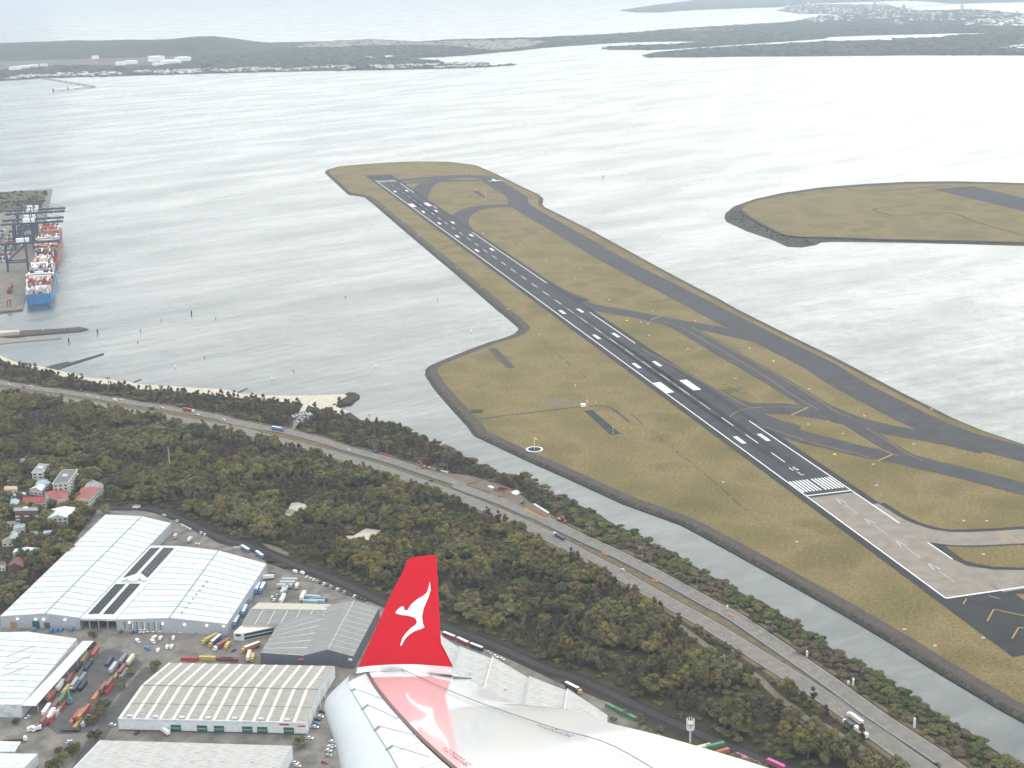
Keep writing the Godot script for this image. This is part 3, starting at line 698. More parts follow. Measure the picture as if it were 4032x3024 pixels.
	var words := {"gum": ["gum_wood", "olive-green gum bushland between the highway and the warehouses", "bushland"], "oak": ["casuarina_wood", "grey-brown casuarina thicket along the highway and the canal bank", "thicket"], "shrub": ["shrub_cover", "low green scrub filling the verges and sandy clearings", "scrub"]}
	for k in rest:
		for v in 4: multi(words[k][0], crowns[k][v], white_leaf, rest[k][v], words[k][1], words[k][2])
	# woods of the far shore, one mass each
	var kp := pl(KURNELL_PLAN); var dunes := pl(DUNES_PLAN); var works := pl(REFINERY_PLAN); var far := []
	for i in 26000:
		var q := Vector2(rng.randf_range(-3400, 5200), -rng.randf_range(7200, 15500))
		if absf(q.x) > -q.y * 0.37 or not inside(q, kp) or (inside(q, dunes) and rng.randf() < 0.75) or inside(q, works): continue
		var s := rng.randf_range(16, 42)
		far.append([Transform3D(Basis(Vector3.UP, rng.randf() * TAU).scaled(Vector3(s, rng.randf_range(7, 13), s)), v3(q, 0)), Color(0.05, 0.058, 0.04) * rng.randf_range(0.7, 1.35)])
	multi("far_woodland", crowns.shrub[1], white_leaf, far, "hazy dark woodland covering the far shore of the bay", "woodland")
	# grass tussocks and scrub on the port's far corner
	var pg := pl(PORTGREEN_PLAN); var sc := []
	for i in 1500:
		var q := Vector2(rng.randf_range(-1250, -960), -rng.randf_range(2500, 3350))
		if not inside(q, pg) or rng.randf() < 0.2: continue
		var s := rng.randf_range(5, 10)
		sc.append([Transform3D(Basis(Vector3.UP, rng.randf() * TAU).scaled(Vector3(s, s * 0.6, s)), v3(q)), Color(0.06, 0.072, 0.035) * rng.randf_range(0.7, 1.4)])
	multi("port_scrub", crowns.shrub[0], white_leaf, sc, "green scrub on the undeveloped corner of the port", "scrub")
	# loose scrub on the sandspit
	var sp := pl(SPIT_PLAN); sc = []
	for i in 400:
		var q := Vector2(rng.randf_range(-330, -140), -rng.randf_range(1500, 1800))
		if not inside(q, sp): continue
		var s := rng.randf_range(2.5, 5)
		sc.append([Transform3D(Basis(Vector3.UP, rng.randf() * TAU).scaled(Vector3(s, s * 0.6, s)), v3(q)), Color(0.07, 0.072, 0.04) * rng.randf_range(0.7, 1.3)])
	multi("spit_scrub", crowns.shrub[2], white_leaf, sc, "low scrub on the rocky spit at the beach end", "scrub")
	# scrub along the western field's rock bund
	var wo := pl(WEST_PLAN); var wi := pl(WESTGRASS_PLAN); sc = []
	for i in 900:
		var q := Vector2(rng.randf_range(400, 660), -rng.randf_range(2380, 2800))
		if not inside(q, wo) or inside(q, wi) or near_line(q, wo) < 9: continue
		var s := rng.randf_range(2.5, 6)
		sc.append([Transform3D(Basis(Vector3.UP, rng.randf() * TAU).scaled(Vector3(s, s * 0.5, s)), v3(q, -1.6)), Color(0.10, 0.09, 0.055) * rng.randf_range(0.6, 1.3)])
	multi("bund_scrub", crowns.shrub[3], white_leaf, sc, "patchy scrub on the western field's rock bund", "scrub")
func _seaward(q: Vector2, rb: PackedVector2Array) -> bool:
	# which side of the highway's far carriageway
	var best := 1e9; var s := 0.0
	for i in rb.size() - 1:
		var c := Geometry2D.get_closest_point_to_segment(q, rb[i], rb[i + 1])
		var d := q.distance_squared_to(c)
		if d < best:
			best = d; s = (rb[i + 1] - rb[i]).cross(q - rb[i])
	return s < 0
const HOUSES := [["red_apartments",7,"white","red",[-447.9,-1210.1,-424.5,-1211.2,-428.1,-1227.3,-450.1,-1226]],["red_apartments",7.5,"white","red",[-415.2,-1211.9,-405.1,-1213.9,-414.9,-1240.9,-435.4,-1236.8]],["red_apartments",7.5,"white","red",[-399.3,-1212.5,-386.5,-1212.8,-384.8,-1245.5,-403.3,-1246.3]],["grey_flats",8,"white","grey",[-400.7,-1246.1,-384.7,-1244.6,-384.2,-1253.7,-400.8,-1269.8]],["apartment_block",13,"white","flat_dark",[-428.6,-1242.2,-414.7,-1245.1,-416,-1281.9,-430.3,-1282]],["apartment_block",9,"white","flat_grey",[-462,-1285.6,-450.6,-1284.8,-452.8,-1309.7,-463.2,-1313.5]],["house",5,"white","pale",[-454.1,-1252.1,-440.2,-1246.5,-441.5,-1263.2,-451.2,-1260.5]],["house",5,"white","blue",[-452.8,-1265.5,-437.8,-1265.7,-440.5,-1279.1,-450.1,-1278]],["house",5,"cream","cream",[-478.1,-1253.5,-464.8,-1252.7,-467.9,-1261.5,-480.2,-1261.8]],["house",5,"white","dark_red",[-479,-1237.7,-464.3,-1237.9,-467.6,-1249.2,-481.9,-1249]],["house",4,"white","pale",[-464.7,-1231.7,-457.6,-1233.9,-454.5,-1245.8,-465,-1245.4]],["brick_flats",11,"brick","flat_grey",[-443.2,-1178.7,-421.4,-1178.9,-425.7,-1188.4,-446.8,-1188.6]],["hall",6,"white","pale",[-412.5,-1171.4,-394.4,-1173.7,-390.3,-1197.3,-416.4,-1196.4]],["house",5,"white","green",[-435.9,-1152.3,-426.5,-1155.3,-428.4,-1164.5,-438,-1164.1]],["house",5,"white","green",[-436.5,-1124.2,-422.8,-1125.7,-428.5,-1144.1,-435.5,-1144.5]],["house",5,"brick","orange",[-441.8,-1126.7,-437.5,-1126.5,-439.3,-1143.8,-444.6,-1144.8]],["house",5,"white","grey",[-418.1,-1139.9,-411,-1140.7,-412,-1146.4,-417.5,-1146.3]],["house",5,"white","pale",[-418.4,-1098.4,-408.2,-1098.9,-398.1,-1107.5,-419.2,-1107]],["house",5,"brick","dark_red",[-413.3,-1070.8,-399.5,-1068.1,-404.4,-1085.1,-413.7,-1085.6]],["house",5,"white","dark_red",[-421.6,-1072.7,-415.8,-1072.4,-417.1,-1078.6,-423.8,-1078.9]],["house",4,"white","blue",[-406.8,-1141.8,-400.3,-1145.9,-401.3,-1150.6,-408.4,-1149.8]],["house",4,"white","grey",[-447.8,-1169.5,-440.2,-1170.2,-440.5,-1173.8,-448.2,-1173]],["house",6,"white","blue",[-458.1,-1211.3,-449.8,-1208.3,-452.2,-1221.1,-461.5,-1224.2]],["house",5,"white","grey",[-489.8,-1335.6,-478.8,-1331.9,-480.7,-1341,-489.8,-1341.6]],["house",5,"brick","grey",[-482.2,-1274.7,-471.6,-1274.1,-474.3,-1285.3,-485,-1288.8]]]
const STREET_TREES := [[-304.3,-924.7,9],[-250.9,-892.3,9],[-267.9,-865.2,7],[-271.8,-836.3,11],[-272.9,-827.8,10],[-275.9,-819.5,9],[-267.5,-798.9,10],[-279.4,-771.1,10],[-281.7,-762.1,11],[-276.8,-781.5,9],[-275,-785.9,8],[-286.1,-784.4,6],[-136.1,-786.4,8],[-325,-822.4,5],[-266.9,-885.8,7],[-270.2,-876.5,6],[-194.5,-1047.4,6],[-309.5,-944.4,8],[-374.6,-1097.5,18],[-388.8,-1109.3,15],[-379.1,-1131.5,13],[-396.2,-1035.7,16],[-391.5,-1005.4,14],[-386.2,-1063.4,11],[-382.7,-1079.7,13],[-394.2,-1051.3,12],[-399.3,-1084.1,10],[-380.8,-1164.5,10],[-390.6,-1177.2,9],[-381,-1186.6,10],[-367,-1195.8,11],[-454.7,-1186.9,13],[-452.7,-1199.4,12],[-448.7,-1162.9,10],[-459.1,-1240.7,10],[-432.1,-1290.3,14],[-476.1,-1279.6,12],[-390.3,-1123.1,12],[-399.8,-1021.8,13],[59.7,-807.7,6],[76.2,-803.6,8],[81.2,-789.4,8]]
# ---------------------------------------------------------------- buildings
func pt(a: Array, i: int, y: float) -> Vector3:
	return Vector3(a[2 * i], y, a[2 * i + 1])
func slab4(g: Geo, a: Vector3, b: Vector3, c: Vector3, d: Vector3, th := 0.15):
	var n := (b - a).cross(c - a).normalized()
	if n.y < 0:
		var e := b; b = d; d = e; n = -n
	var k := n * th
	g.quad(a + k, b + k, c + k, d + k)
	g.quad(a, b, b + k, a + k); g.quad(b, c, c + k, b + k); g.quad(c, d, d + k, c + k); g.quad(d, a, a + k, d + k)
# a slope a-b (front edge) to d-c (back edge), split into n bays from front to back, each bay a sheet of its own
func bays(parent: Node, a: Vector3, b: Vector3, c: Vector3, d: Vector3, n: int, m: Array, gap: float, called := "roof_panel"):
	var len := a.distance_to(d)
	for i in n:
		var t0 := (i + 0.0) / n + gap / len * 0.5; var t1 := (i + 1.0) / n - gap / len * 0.5
		var g := Geo.new()
		slab4(g, a.lerp(d, t0), b.lerp(c, t0), b.lerp(c, t1), a.lerp(d, t1), 0.18)
		obj(called, g, m[i % m.size()], parent)
func walls(g: Geo, top: Array, y0 := 0.0):
	# top: Vector3 corners round the eaves, in order
	var s := 0.0
	for i in top.size():
		var a: Vector3 = top[i]; var b: Vector3 = top[(i + 1) % top.size()]
		s += a.x * b.z - b.x * a.z
	for i in top.size():
		var a: Vector3 = top[i]; var b: Vector3 = top[(i + 1) % top.size()]
		if s > 0:
			var e := a; a = b; b = e
		g.quad(Vector3(b.x, y0, b.z), Vector3(b.x, b.y, b.z), Vector3(a.x, a.y, a.z), Vector3(a.x, y0, a.z))
func wallbox(g: Geo, a: Vector3, b: Vector3, y0: float, y1: float, proud: float, depth := 0.12):
	# a panel on the wall from a to b (x, z used), standing proud of it towards the camera side
	var d := Vector3(b.x - a.x, 0, b.z - a.z); var n := Vector3(-d.z, 0, d.x).normalized()
	if n.dot(-Vector3(a.x, 0, a.z)) < 0: n = -n
	var p := Vector3(a.x, 0, a.z) + n * proud; var q := Vector3(b.x, 0, b.z) + n * proud
	slab4v(g, p, q, y0, y1, n, depth)
func slab4v(g: Geo, p: Vector3, q: Vector3, y0: float, y1: float, n: Vector3, th: float):
	var a := p + Vector3.UP * y0; var b := q + Vector3.UP * y0; var c := q + Vector3.UP * y1; var d := p + Vector3.UP * y1
	if (b - a).cross(c - a).dot(n) < 0:
		var e := a; a = b; b = e; e = d; d = c; c = e
	var k := n * th
	g.quad(a + k, b + k, c + k, d + k)
	g.quad(a, b, b + k, a + k); g.quad(b, c, c + k, b + k); g.quad(c, d, d + k, c + k); g.quad(d, a, a + k, d + k)
func roofing(c: Color, s := 0.16) -> StandardMaterial3D:
	# sheet roofing with streaks of dirt run down the sheets
	var m := corr(c, s)
	m.uv1_scale = Vector3(1 / 85.0, 1 / 40.0, 1 / 11.0)
	return m
func corr(c: Color, s := 0.05) -> StandardMaterial3D:
	# painted sheet steel: faint weathering in world space
	var m := plain(Color.WHITE, 0.55)
	m.albedo_texture = ntex(noise(10.0 / 256.0, 5, FastNoiseLite.TYPE_SIMPLEX_SMOOTH, int(c.r * 90 + c.b * 50)), 256, [c.darkened(s * 1.6), c, c.lightened(s * 0.5)])
	m.uv1_triplanar = true; m.uv1_world_triplanar = true
	m.uv1_scale = Vector3(1, 1, 1) / 37.0
	m.metallic_specular = 0.4
	return m
func ridge_cap(parent: Node, a: Vector3, b: Vector3, m: Material, w := 0.7):
	var g := Geo.new(); g.beam(a + Vector3.UP * 0.25, b + Vector3.UP * 0.25, w, 0.22)
	obj("ridge_cap", g, m, parent)
func lamp(parent: Node, at: Vector3):
	var g := Geo.new(); g.box(at - Vector3(0.55, 0.3, 0.35), at + Vector3(0.55, 0.3, 0.35))
	obj("lamp", g, M.lamp, parent)
func warehouses():
	var lm := plain(L(1, 0.98, 0.9), 0.4)
	lm.emission_enabled = true; lm.emission = Color(1, 0.96, 0.86); lm.emission_energy_multiplier = 2.2
	M.lamp = lm
	M.white_steel = roofing(L(0.58, 0.60, 0.61)); M.white_steel2 = roofing(L(0.54, 0.565, 0.58))
	M.seam = plain(L(0.2, 0.225, 0.245), 0.7)
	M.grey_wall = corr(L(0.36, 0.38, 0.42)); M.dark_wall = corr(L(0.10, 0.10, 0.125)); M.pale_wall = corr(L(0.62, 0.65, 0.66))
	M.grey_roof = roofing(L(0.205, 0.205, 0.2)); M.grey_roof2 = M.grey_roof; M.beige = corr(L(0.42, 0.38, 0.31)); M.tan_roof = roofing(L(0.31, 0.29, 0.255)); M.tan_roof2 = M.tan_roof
	M.skylight = corr(L(0.60, 0.59, 0.54), 0.05); M.light_roof = roofing(L(0.43, 0.42, 0.40)); M.mid_roof = M.light_roof
	M.glass = plain(L(0.03, 0.05, 0.06), 0.15); M.green_door = plain(L(0.03, 0.09, 0.09), 0.5); M.lime = plain(L(0.2, 0.42, 0.12), 0.5); M.opening = plain(L(0.02, 0.02, 0.022), 0.9)
	M.solar = ground([L(0.022, 0.024, 0.032), L(0.035, 0.036, 0.045)], 9, 1.7, 0.3, 0.25, 40)
	# --- the long white depot, left gable
	var w: Array = WH1A_PLAN
	var t := thing("warehouse", "long white gabled warehouse beside the red-roofed flats", "warehouse")
	var fl := pt(w, 0, 9); var rf := pt(w, 1, 12); var fr := pt(w, 2, 9); var br := pt(w, 3, 9); var rb := pt(w, 4, 12); var bl := pt(w, 5, 9)
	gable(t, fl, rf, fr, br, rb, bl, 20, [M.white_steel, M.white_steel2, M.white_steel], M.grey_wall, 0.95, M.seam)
	front_openings(t, fl, fr, [[0.12, 0.2, 5.2, "ochre"], [0.40, 0.49, 6.0, "green"], [0.55, 0.62, 5.0, "dark"]])
	w = [-323.1,-961.9,-295.4,-959,-277.4,-1097.6,-303.5,-1100]
	t = thing("warehouse", "low flat white link roof with black solar panels", "warehouse")
	var g := Geo.new()
	var a := pt(w, 0, 8.4); var b := pt(w, 1, 8.4); var c := pt(w, 2, 8.4); var d := pt(w, 3, 8.4)
	slab4(g, a - Vector3.UP * 1.6, b - Vector3.UP * 1.6, c - Vector3.UP * 1.6, d - Vector3.UP * 1.6, 1.6)
	obj("roof", g, M.white_steel, t)
	for i in 5:
		g = Geo.new()
		var q := a.lerp(b, i / 4.0) + Vector3(0, 0, -1.0)
		g.box(Vector3(q.x - 0.3, 0, q.z - 0.3), Vector3(q.x + 0.3, 6.8, q.z + 0.3))
		obj("column", g, M.grey_wall, t)
	g = Geo.new(); g.box(Vector3(a.x + 1, 0, a.z - 14.0), Vector3(b.x - 1, 6.6, a.z - 12.0)); obj("back_wall", g, M.beige, t)
	var so: Array = [-309.6,-1033.9,-301.2,-1041.9,-294.3,-1094.9,-302.2,-1094.1,-297.9,-1043.3,-289.9,-1032.9,-282,-1093,-291.4,-1094.7,-318.7,-968.5,-310.7,-968.7,-304.3,-1022,-312.4,-1022.4,-307.6,-968.1,-299.3,-967.5,-292.6,-1022,-301.3,-1022.5]
	for k in 4:
		var p := []
		for i in 4: p.append(Vector3(so[k * 8 + i * 2], 8.55, so[k * 8 + i * 2 + 1]))
		for i in 8:
			for j in 3:
				g = Geo.new()
				var t0 := i / 8.0 + 0.004; var t1 := (i + 1) / 8.0 - 0.004; var s0 := j / 3.0 + 0.015; var s1 := (j + 1) / 3.0 - 0.015
				var e0: Vector3 = p[0].lerp(p[3], t0); var e1: Vector3 = p[1].lerp(p[2], t0); var e2: Vector3 = p[1].lerp(p[2], t1); var e3: Vector3 = p[0].lerp(p[3], t1)
				slab4(g, e0.lerp(e1, s0), e0.lerp(e1, s1), e3.lerp(e2, s1), e3.lerp(e2, s0), 0.14)
				obj("solar_panel", g, M.solar, t)
	var mid := (a + b + c + d) / 4
	g = Geo.new()
	g.box(mid + Vector3(-4, 0.2, -3), mid + Vector3(4, 1.6, 4)); g.tube(mid + Vector3(-9, 0.9, 3), mid + Vector3(-2, 0.9, -4), 0.8, 0.8, 8); g.tube(mid + Vector3(3, 0.9, -4), mid + Vector3(8, 0.9, 3), 0.8, 0.8, 8); g.tube(mid + Vector3(6, 0.9, 2), mid + Vector3(11, 0.9, 3), 0.6, 0.6, 8)
	obj("roof_plant", g, M.pale_wall, t)
	w = [-294.5,-956.5,-253.9,-952.7,-211.1,-945.3,-199.7,-1055.2,-235.8,-1090,-276.7,-1095.6]
	t = thing("warehouse", "broad white gabled warehouse with row of ridge vents", "warehouse")
	fl = pt(w, 0, 9); rf = pt(w, 1, 12); fr = pt(w, 2, 9); br = pt(w, 3, 9); rb = pt(w, 4, 12); bl = pt(w, 5, 9)
	gable(t, fl, rf, fr, br, rb, bl, 13, [M.white_steel, M.white_steel, M.white_steel2], M.grey_wall, 0.95, M.seam)
	for i in 8:
		var q := rf.lerp(rb, 0.06 + i * 0.057) + Vector3(6.0, -0.45, 0)
		g = Geo.new(); g.rev([Vector2(0.8, 0), Vector2(0.8, 0.7), Vector2(1.1, 0.9), Vector2(0.0, 1.3)], 8, q); obj("roof_vent", g, M.grey_wall, t)
	g = Geo.new()
	var aq := rf.lerp(rb, 0.93) + Vector3(9, -0.4, 0); g.box(aq - Vector3(3, 0.4, 2.4), aq + Vector3(3, 1.8, 2.4)); obj("air_conditioner", g, M.grey_roof, t)
	var sc := [L(0.3, 0.3, 0.33), L(0.7, 0.7, 0.7), L(0.12, 0.11, 0.13), L(0.3, 0.36, 0.18), L(0.45, 0.42, 0.47), L(0.09, 0.09, 0.1)]
	var sm := sc.map(func(e): return plain(e, 0.6))
	for i in 26:
		g = Geo.new()
		var f0 := 0.06 + i * 0.0135
		wallbox(g, fl.lerp(fr, f0), fl.lerp(fr, f0 + 0.0085), 2.2, 8.3, 0.05)
		obj("wall_stripe", g, sm[(i * 5 + i / 4) % 6], t)
	for i in range(4, 9):
		var q := fl.lerp(fr, [0.12, 0.42, 0.62, 0.82, 0.97][i - 4]); lamp(t, Vector3(q.x, 7.6, q.z + 0.5))
	t = get_node("warehouse")
	for i in 4:
		var q := pt(WH1A_PLAN, 0, 9).lerp(pt(WH1A_PLAN, 2, 9), [0.22, 0.45, 0.55, 0.82][i]); lamp(t, Vector3(q.x, 7.6, q.z + 0.5))
	# --- grey depot behind the winglet
	w = [-200.3,-946.9,-194.5,-966.7,-194.7,-983.4,-139.1,-977.8,-139.5,-962.2,-144.2,-942.5]
	t = thing("warehouse", "grey roofed warehouse with beige ridge and white rib lines", "warehouse")
	gable(t, pt(w, 0, 8), pt(w, 1, 10.5), pt(w, 2, 8), pt(w, 3, 8), pt(w, 4, 10.5), pt(w, 5, 8), 6, [M.grey_roof], M.beige, 0.7, M.skylight, [M.beige])
	w = [-178.7,-896.9,-148.3,-892.4,-131.5,-895.6,-113.2,-889.2,-102,-967.1,-121.3,-974.3,-138.6,-974,-172.8,-942.3]
	t = thing("warehouse", "large grey multi-gabled warehouse with dark walls left of the winglet", "warehouse")
	var p := []
	for i in 8: p.append(pt(w, i, [10.0, 9.4, 12.0, 9.5, 9.5, 12.0, 9.4, 10.0][i]))
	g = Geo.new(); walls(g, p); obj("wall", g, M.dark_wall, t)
	var gd := Geo.new(); slab4(gd, p[0], p[1], p[6], p[7], 0.02); slab4(gd, p[1], p[2], p[5], p[6], 0.02); slab4(gd, p[2], p[3], p[4], p[5], 0.02); obj("roof_deck", gd, M.skylight, t)
	bays(t, p[0], p[1], p[6], p[7], 7, [M.grey_roof, M.grey_roof2], 0.75); bays(t, p[1], p[2], p[5], p[6], 10, [M.grey_roof2, M.grey_roof], 0.7); bays(t, p[2], p[3], p[4], p[5], 10, [M.grey_roof, M.grey_roof2], 0.7)
	ridge_cap(t, p[2], p[5], M.light_roof)
	g = Geo.new(); wallbox(g, p[1].lerp(p[2], -0.22), p[1].lerp(p[2], 0.0), 6.2, 7.4, 0.2); obj("sign", g, plain(L(0.5, 0.12, 0.16), 0.5), t)
	g = Geo.new(); wallbox(g, p[2].lerp(p[3], 0.8), p[2].lerp(p[3], 0.95), 6.0, 7.8, 0.2); obj("sign", g, M.pale_wall, t)
	w = [-205,-937.2,-197.8,-936,-173.6,-947.1,-201.1,-950.2]
	t = thing("office_annex", "small glazed office annex in front of the grey warehouse", "office")
	g = Geo.new(); g.prism(pl(w), 0, 6); obj("wall", g, M.pale_wall, t)
	for k in 2:
		g = Geo.new(); wallbox(g, pt(w, 1, 6).lerp(pt(w, 2, 6), 0.02), pt(w, 1, 6).lerp(pt(w, 2, 6), 0.98), 0.8 + k * 2.8, 2.8 + k * 2.6, 0.1); obj("window_band", g, M.glass, t)
	g = Geo.new(); wallbox(g, pt(w, 0, 6).lerp(pt(w, 1, 6), 0.2), pt(w, 0, 6).lerp(pt(w, 1, 6), 0.75), 3.4, 5.0, 0.1); obj("window", g, M.glass, t)
	# --- the striped roof
	w = [-255.5,-811.5,-134.3,-801,-124.8,-877.2,-240.3,-887.1,-250.1,-852,-131.4,-841]
	t = thing("warehouse", "tan roofed warehouse with broad pale skylight stripes", "warehouse")
	striped(t, [pt(w, 0, 8.5), pt(w, 1, 8.5), pt(w, 2, 8.5), pt(w, 3, 8.5), pt(w, 4, 10.5), pt(w, 5, 10.5)])
	# --- bottom warehouse
	w = [-268.2,-743.3,-258.9,-784.1,-138.8,-772.7,-144.4,-739.1]
	t = thing("warehouse", "plain pale tan warehouse roof at the bottom edge", "warehouse")
	p = [pt(w, 0, 9), pt(w, 1, 9), pt(w, 2, 9), pt(w, 3, 9)]
	g = Geo.new(); walls(g, p); obj("wall", g, M.pale_wall, t)
	gd = Geo.new(); slab4(gd, p[0], p[1], p[2], p[3], 0.02); obj("roof_deck", gd, M.skylight, t)
	bays(t, p[1], p[0], p[3], p[2], 14, [M.light_roof], 0.3)
	for i in 6:
		g = Geo.new(); g.rev([Vector2(0.5, 0), Vector2(0.5, 0.8), Vector2(0.8, 1.0), Vector2(0, 1.4)], 8, p[1].lerp(p[2], 0.1 + i * 0.15).lerp(p[0].lerp(p[3], 0.1 + i * 0.15), 0.55)); obj("roof_vent", g, M.white_steel, t)
	ridge_cap(t, p[0], p[1], M.white_steel, 0.9)
	# --- left white warehouse with canopy
	w = [-360.1,-833,-323.4,-831,-314.7,-926.7,-354,-939.7,-392.9,-939.5]
	t = thing("warehouse", "white roofed warehouse with side canopy at the left edge", "warehouse")
	p = []
	for i in 5: p.append(pt(w, i, 9.0))
	g = Geo.new(); walls(g, p); obj("wall", g, M.white_steel2, t)
	gd = Geo.new(); slab4(gd, p[0], p[1], p[2], p[4], 0.02); obj("roof_deck", gd, M.seam, t)
	bays(t, p[0], p[1], p[2], p[4], 12, [M.white_steel, M.white_steel2], 0.8)
	g = Geo.new(); slab4(g, p[4], p[2], p[3], p[3].lerp(p[4], 0.5), 0.12); obj("roof_end", g, M.white_steel, t)
	w = [-323.6,-831.4,-314,-830.7,-302,-924,-310,-924]
	g = Geo.new(); slab4(g, pt(w, 0, 8.2), pt(w, 1, 8.2), pt(w, 2, 8.2), pt(w, 3, 8.2), 0.25); obj("canopy", g, M.white_steel, t)
	for i in 6:
		g = Geo.new(); var q := pt(w, 1, 8.2).lerp(pt(w, 2, 8.2), (i + 0.3) / 6.0) - Vector3(1, 0, 0); g.box(Vector3(q.x - 0.25, 0, q.z - 0.25), Vector3(q.x + 0.25, 8.2, q.z + 0.25)); obj("column", g, M.grey_wall, t)
	for k in 3:
		g = Geo.new(); var q: Vector3 = p[0].lerp(p[3], 0.35 + k * 0.14) + Vector3(8 - k * 4, 0.2, 0); g.beam(q, q + Vector3(14, 0, -16), 0.5, 0.35); obj("cable_tray", g, plain(L(0.3, 0.24, 0.18), 0.8), t)
	# --- two small white sheds
	w = [-322.3,-758.1,-297.8,-757.2,-294.6,-773,-328.3,-775.4]
	t = thing("shed", "white flat roofed shed in the bottom left corner", "shed")
	g = Geo.new(); g.prism(pl(w), 0, 7); obj("wall", g, M.white_steel2, t)
	p = [pt(w, 0, 7), pt(w, 1, 7), pt(w, 2, 7), pt(w, 3, 7)]; bays(t, p[0], p[3], p[2], p[1], 4, [M.white_steel], 0.2)
	w = [-329.3,-777.7,-310,-777,-310.2,-789,-333.8,-790.7]
	t = thing("shed", "small pale awning roof behind the corner shed", "shed")
	g = Geo.new(); slab4(g, pt(w, 0, 6), pt(w, 1, 6), pt(w, 2, 6), pt(w, 3, 6), 0.7); obj("roof", g, M.white_steel2, t)
	for i in 3:
		g = Geo.new(); var q := pt(w, 1, 6).lerp(pt(w, 2, 6), 0.1 + i * 0.4) - Vector3(0.6, 0, 0); g.box(Vector3(q.x - 0.2, 0, q.z - 0.2), Vector3(q.x + 0.2, 6, q.z + 0.2)); obj("post", g, M.grey_wall, t)
	# --- stepped grey warehouse behind the wing
	var fa: Array = [-67.9,-926.6,-53.8,-915.8,-39.8,-898.7,-17,-881.7,7.6,-852.7,32.2,-834.2,55.8,-801.9]; var ne: Array = [-68.4,-850.6,-55,-844.1,-44.4,-862.4,-22.5,-837,2.3,-802.7,26.8,-791.2,54.1,-778.1]
	t = thing("warehouse", "stepped pale grey warehouse roof partly behind the wing", "warehouse")
	for i in 6:
		var f0 := pt(fa, i, 9.5); var f1 := pt(fa, i + 1, 9.5)
		var n0 := pt(ne, i, 9.5); var n1 := pt(ne, i + 1, 9.5)
		var q0: Vector3 = f0 + (n0 - f0).normalized() * 62.0; var q1: Vector3 = f1 + (n0 - f0).normalized() * 62.0
		f0.y = 10.6; q0.y = 10.6; f1.y = 9.0; q1.y = 9.0
		g = Geo.new(); walls(g, [f0, f1, q1, q0]); obj("wall", g, M.pale_wall, t)
		bays(t, f0, f1, q1, q0, 5, [M.light_roof if i % 2 else M.mid_roof], 0.12)
		ridge_cap(t, f0, q0, M.skylight if i % 2 else M.grey_wall, 0.9)
		g = Geo.new(); g.rev([Vector2(0.6, 0), Vector2(0.6, 0.9), Vector2(0.9, 1.1), Vector2(0, 1.5)], 8, f0.lerp(q1, 0.5) + Vector3.UP * 0.3); obj("roof_vent", g, M.white_steel, t)
func gable(t: Node, fl: Vector3, rf: Vector3, fr: Vector3, br: Vector3, rb: Vector3, bl: Vector3, n: int, m: Array, wall: Material, gap: float, deck: Material, second := []):
	for e in 2:
		# the ridge ends stand over the line of the gable walls
		var a := fl if e == 0 else bl; var b := fr if e == 0 else br; var q := rf if e == 0 else rb
		var f := clampf(Vector2(q.x - a.x, q.z - a.z).dot(Vector2(b.x - a.x, b.z - a.z)) / Vector2(b.x - a.x, b.z - a.z).length_squared(), 0.2, 0.8)
		q = Vector3(lerpf(a.x, b.x, f), q.y, lerpf(a.z, b.z, f))
		if e == 0: rf = q
		else: rb = q
	var g := Geo.new(); walls(g, [fl, rf, fr, br, rb, bl]); obj("wall", g, wall, t)
	g = Geo.new(); slab4(g, fl, rf, rb, bl, 0.02); slab4(g, rf, fr, br, rb, 0.02); obj("roof_deck", g, deck, t)
	bays(t, fl, rf, rb, bl, n, m, gap); bays(t, rf, fr, br, rb, n, m if second.is_empty() else second, gap)
	ridge_cap(t, rf, rb, deck if second.is_empty() else M.beige, 0.9)
func front_openings(t: Node, a: Vector3, b: Vector3, list: Array):
	var cm := {"ochre": plain(L(0.3, 0.2, 0.1), 0.8), "green": M.green_door, "dark": plain(L(0.12, 0.07, 0.06), 0.8)}
	for o in list:
		var g := Geo.new(); wallbox(g, a.lerp(b, o[0]), a.lerp(b, o[1]), 0, o[2], 0.08); obj("door", g, cm[o[3]], t)
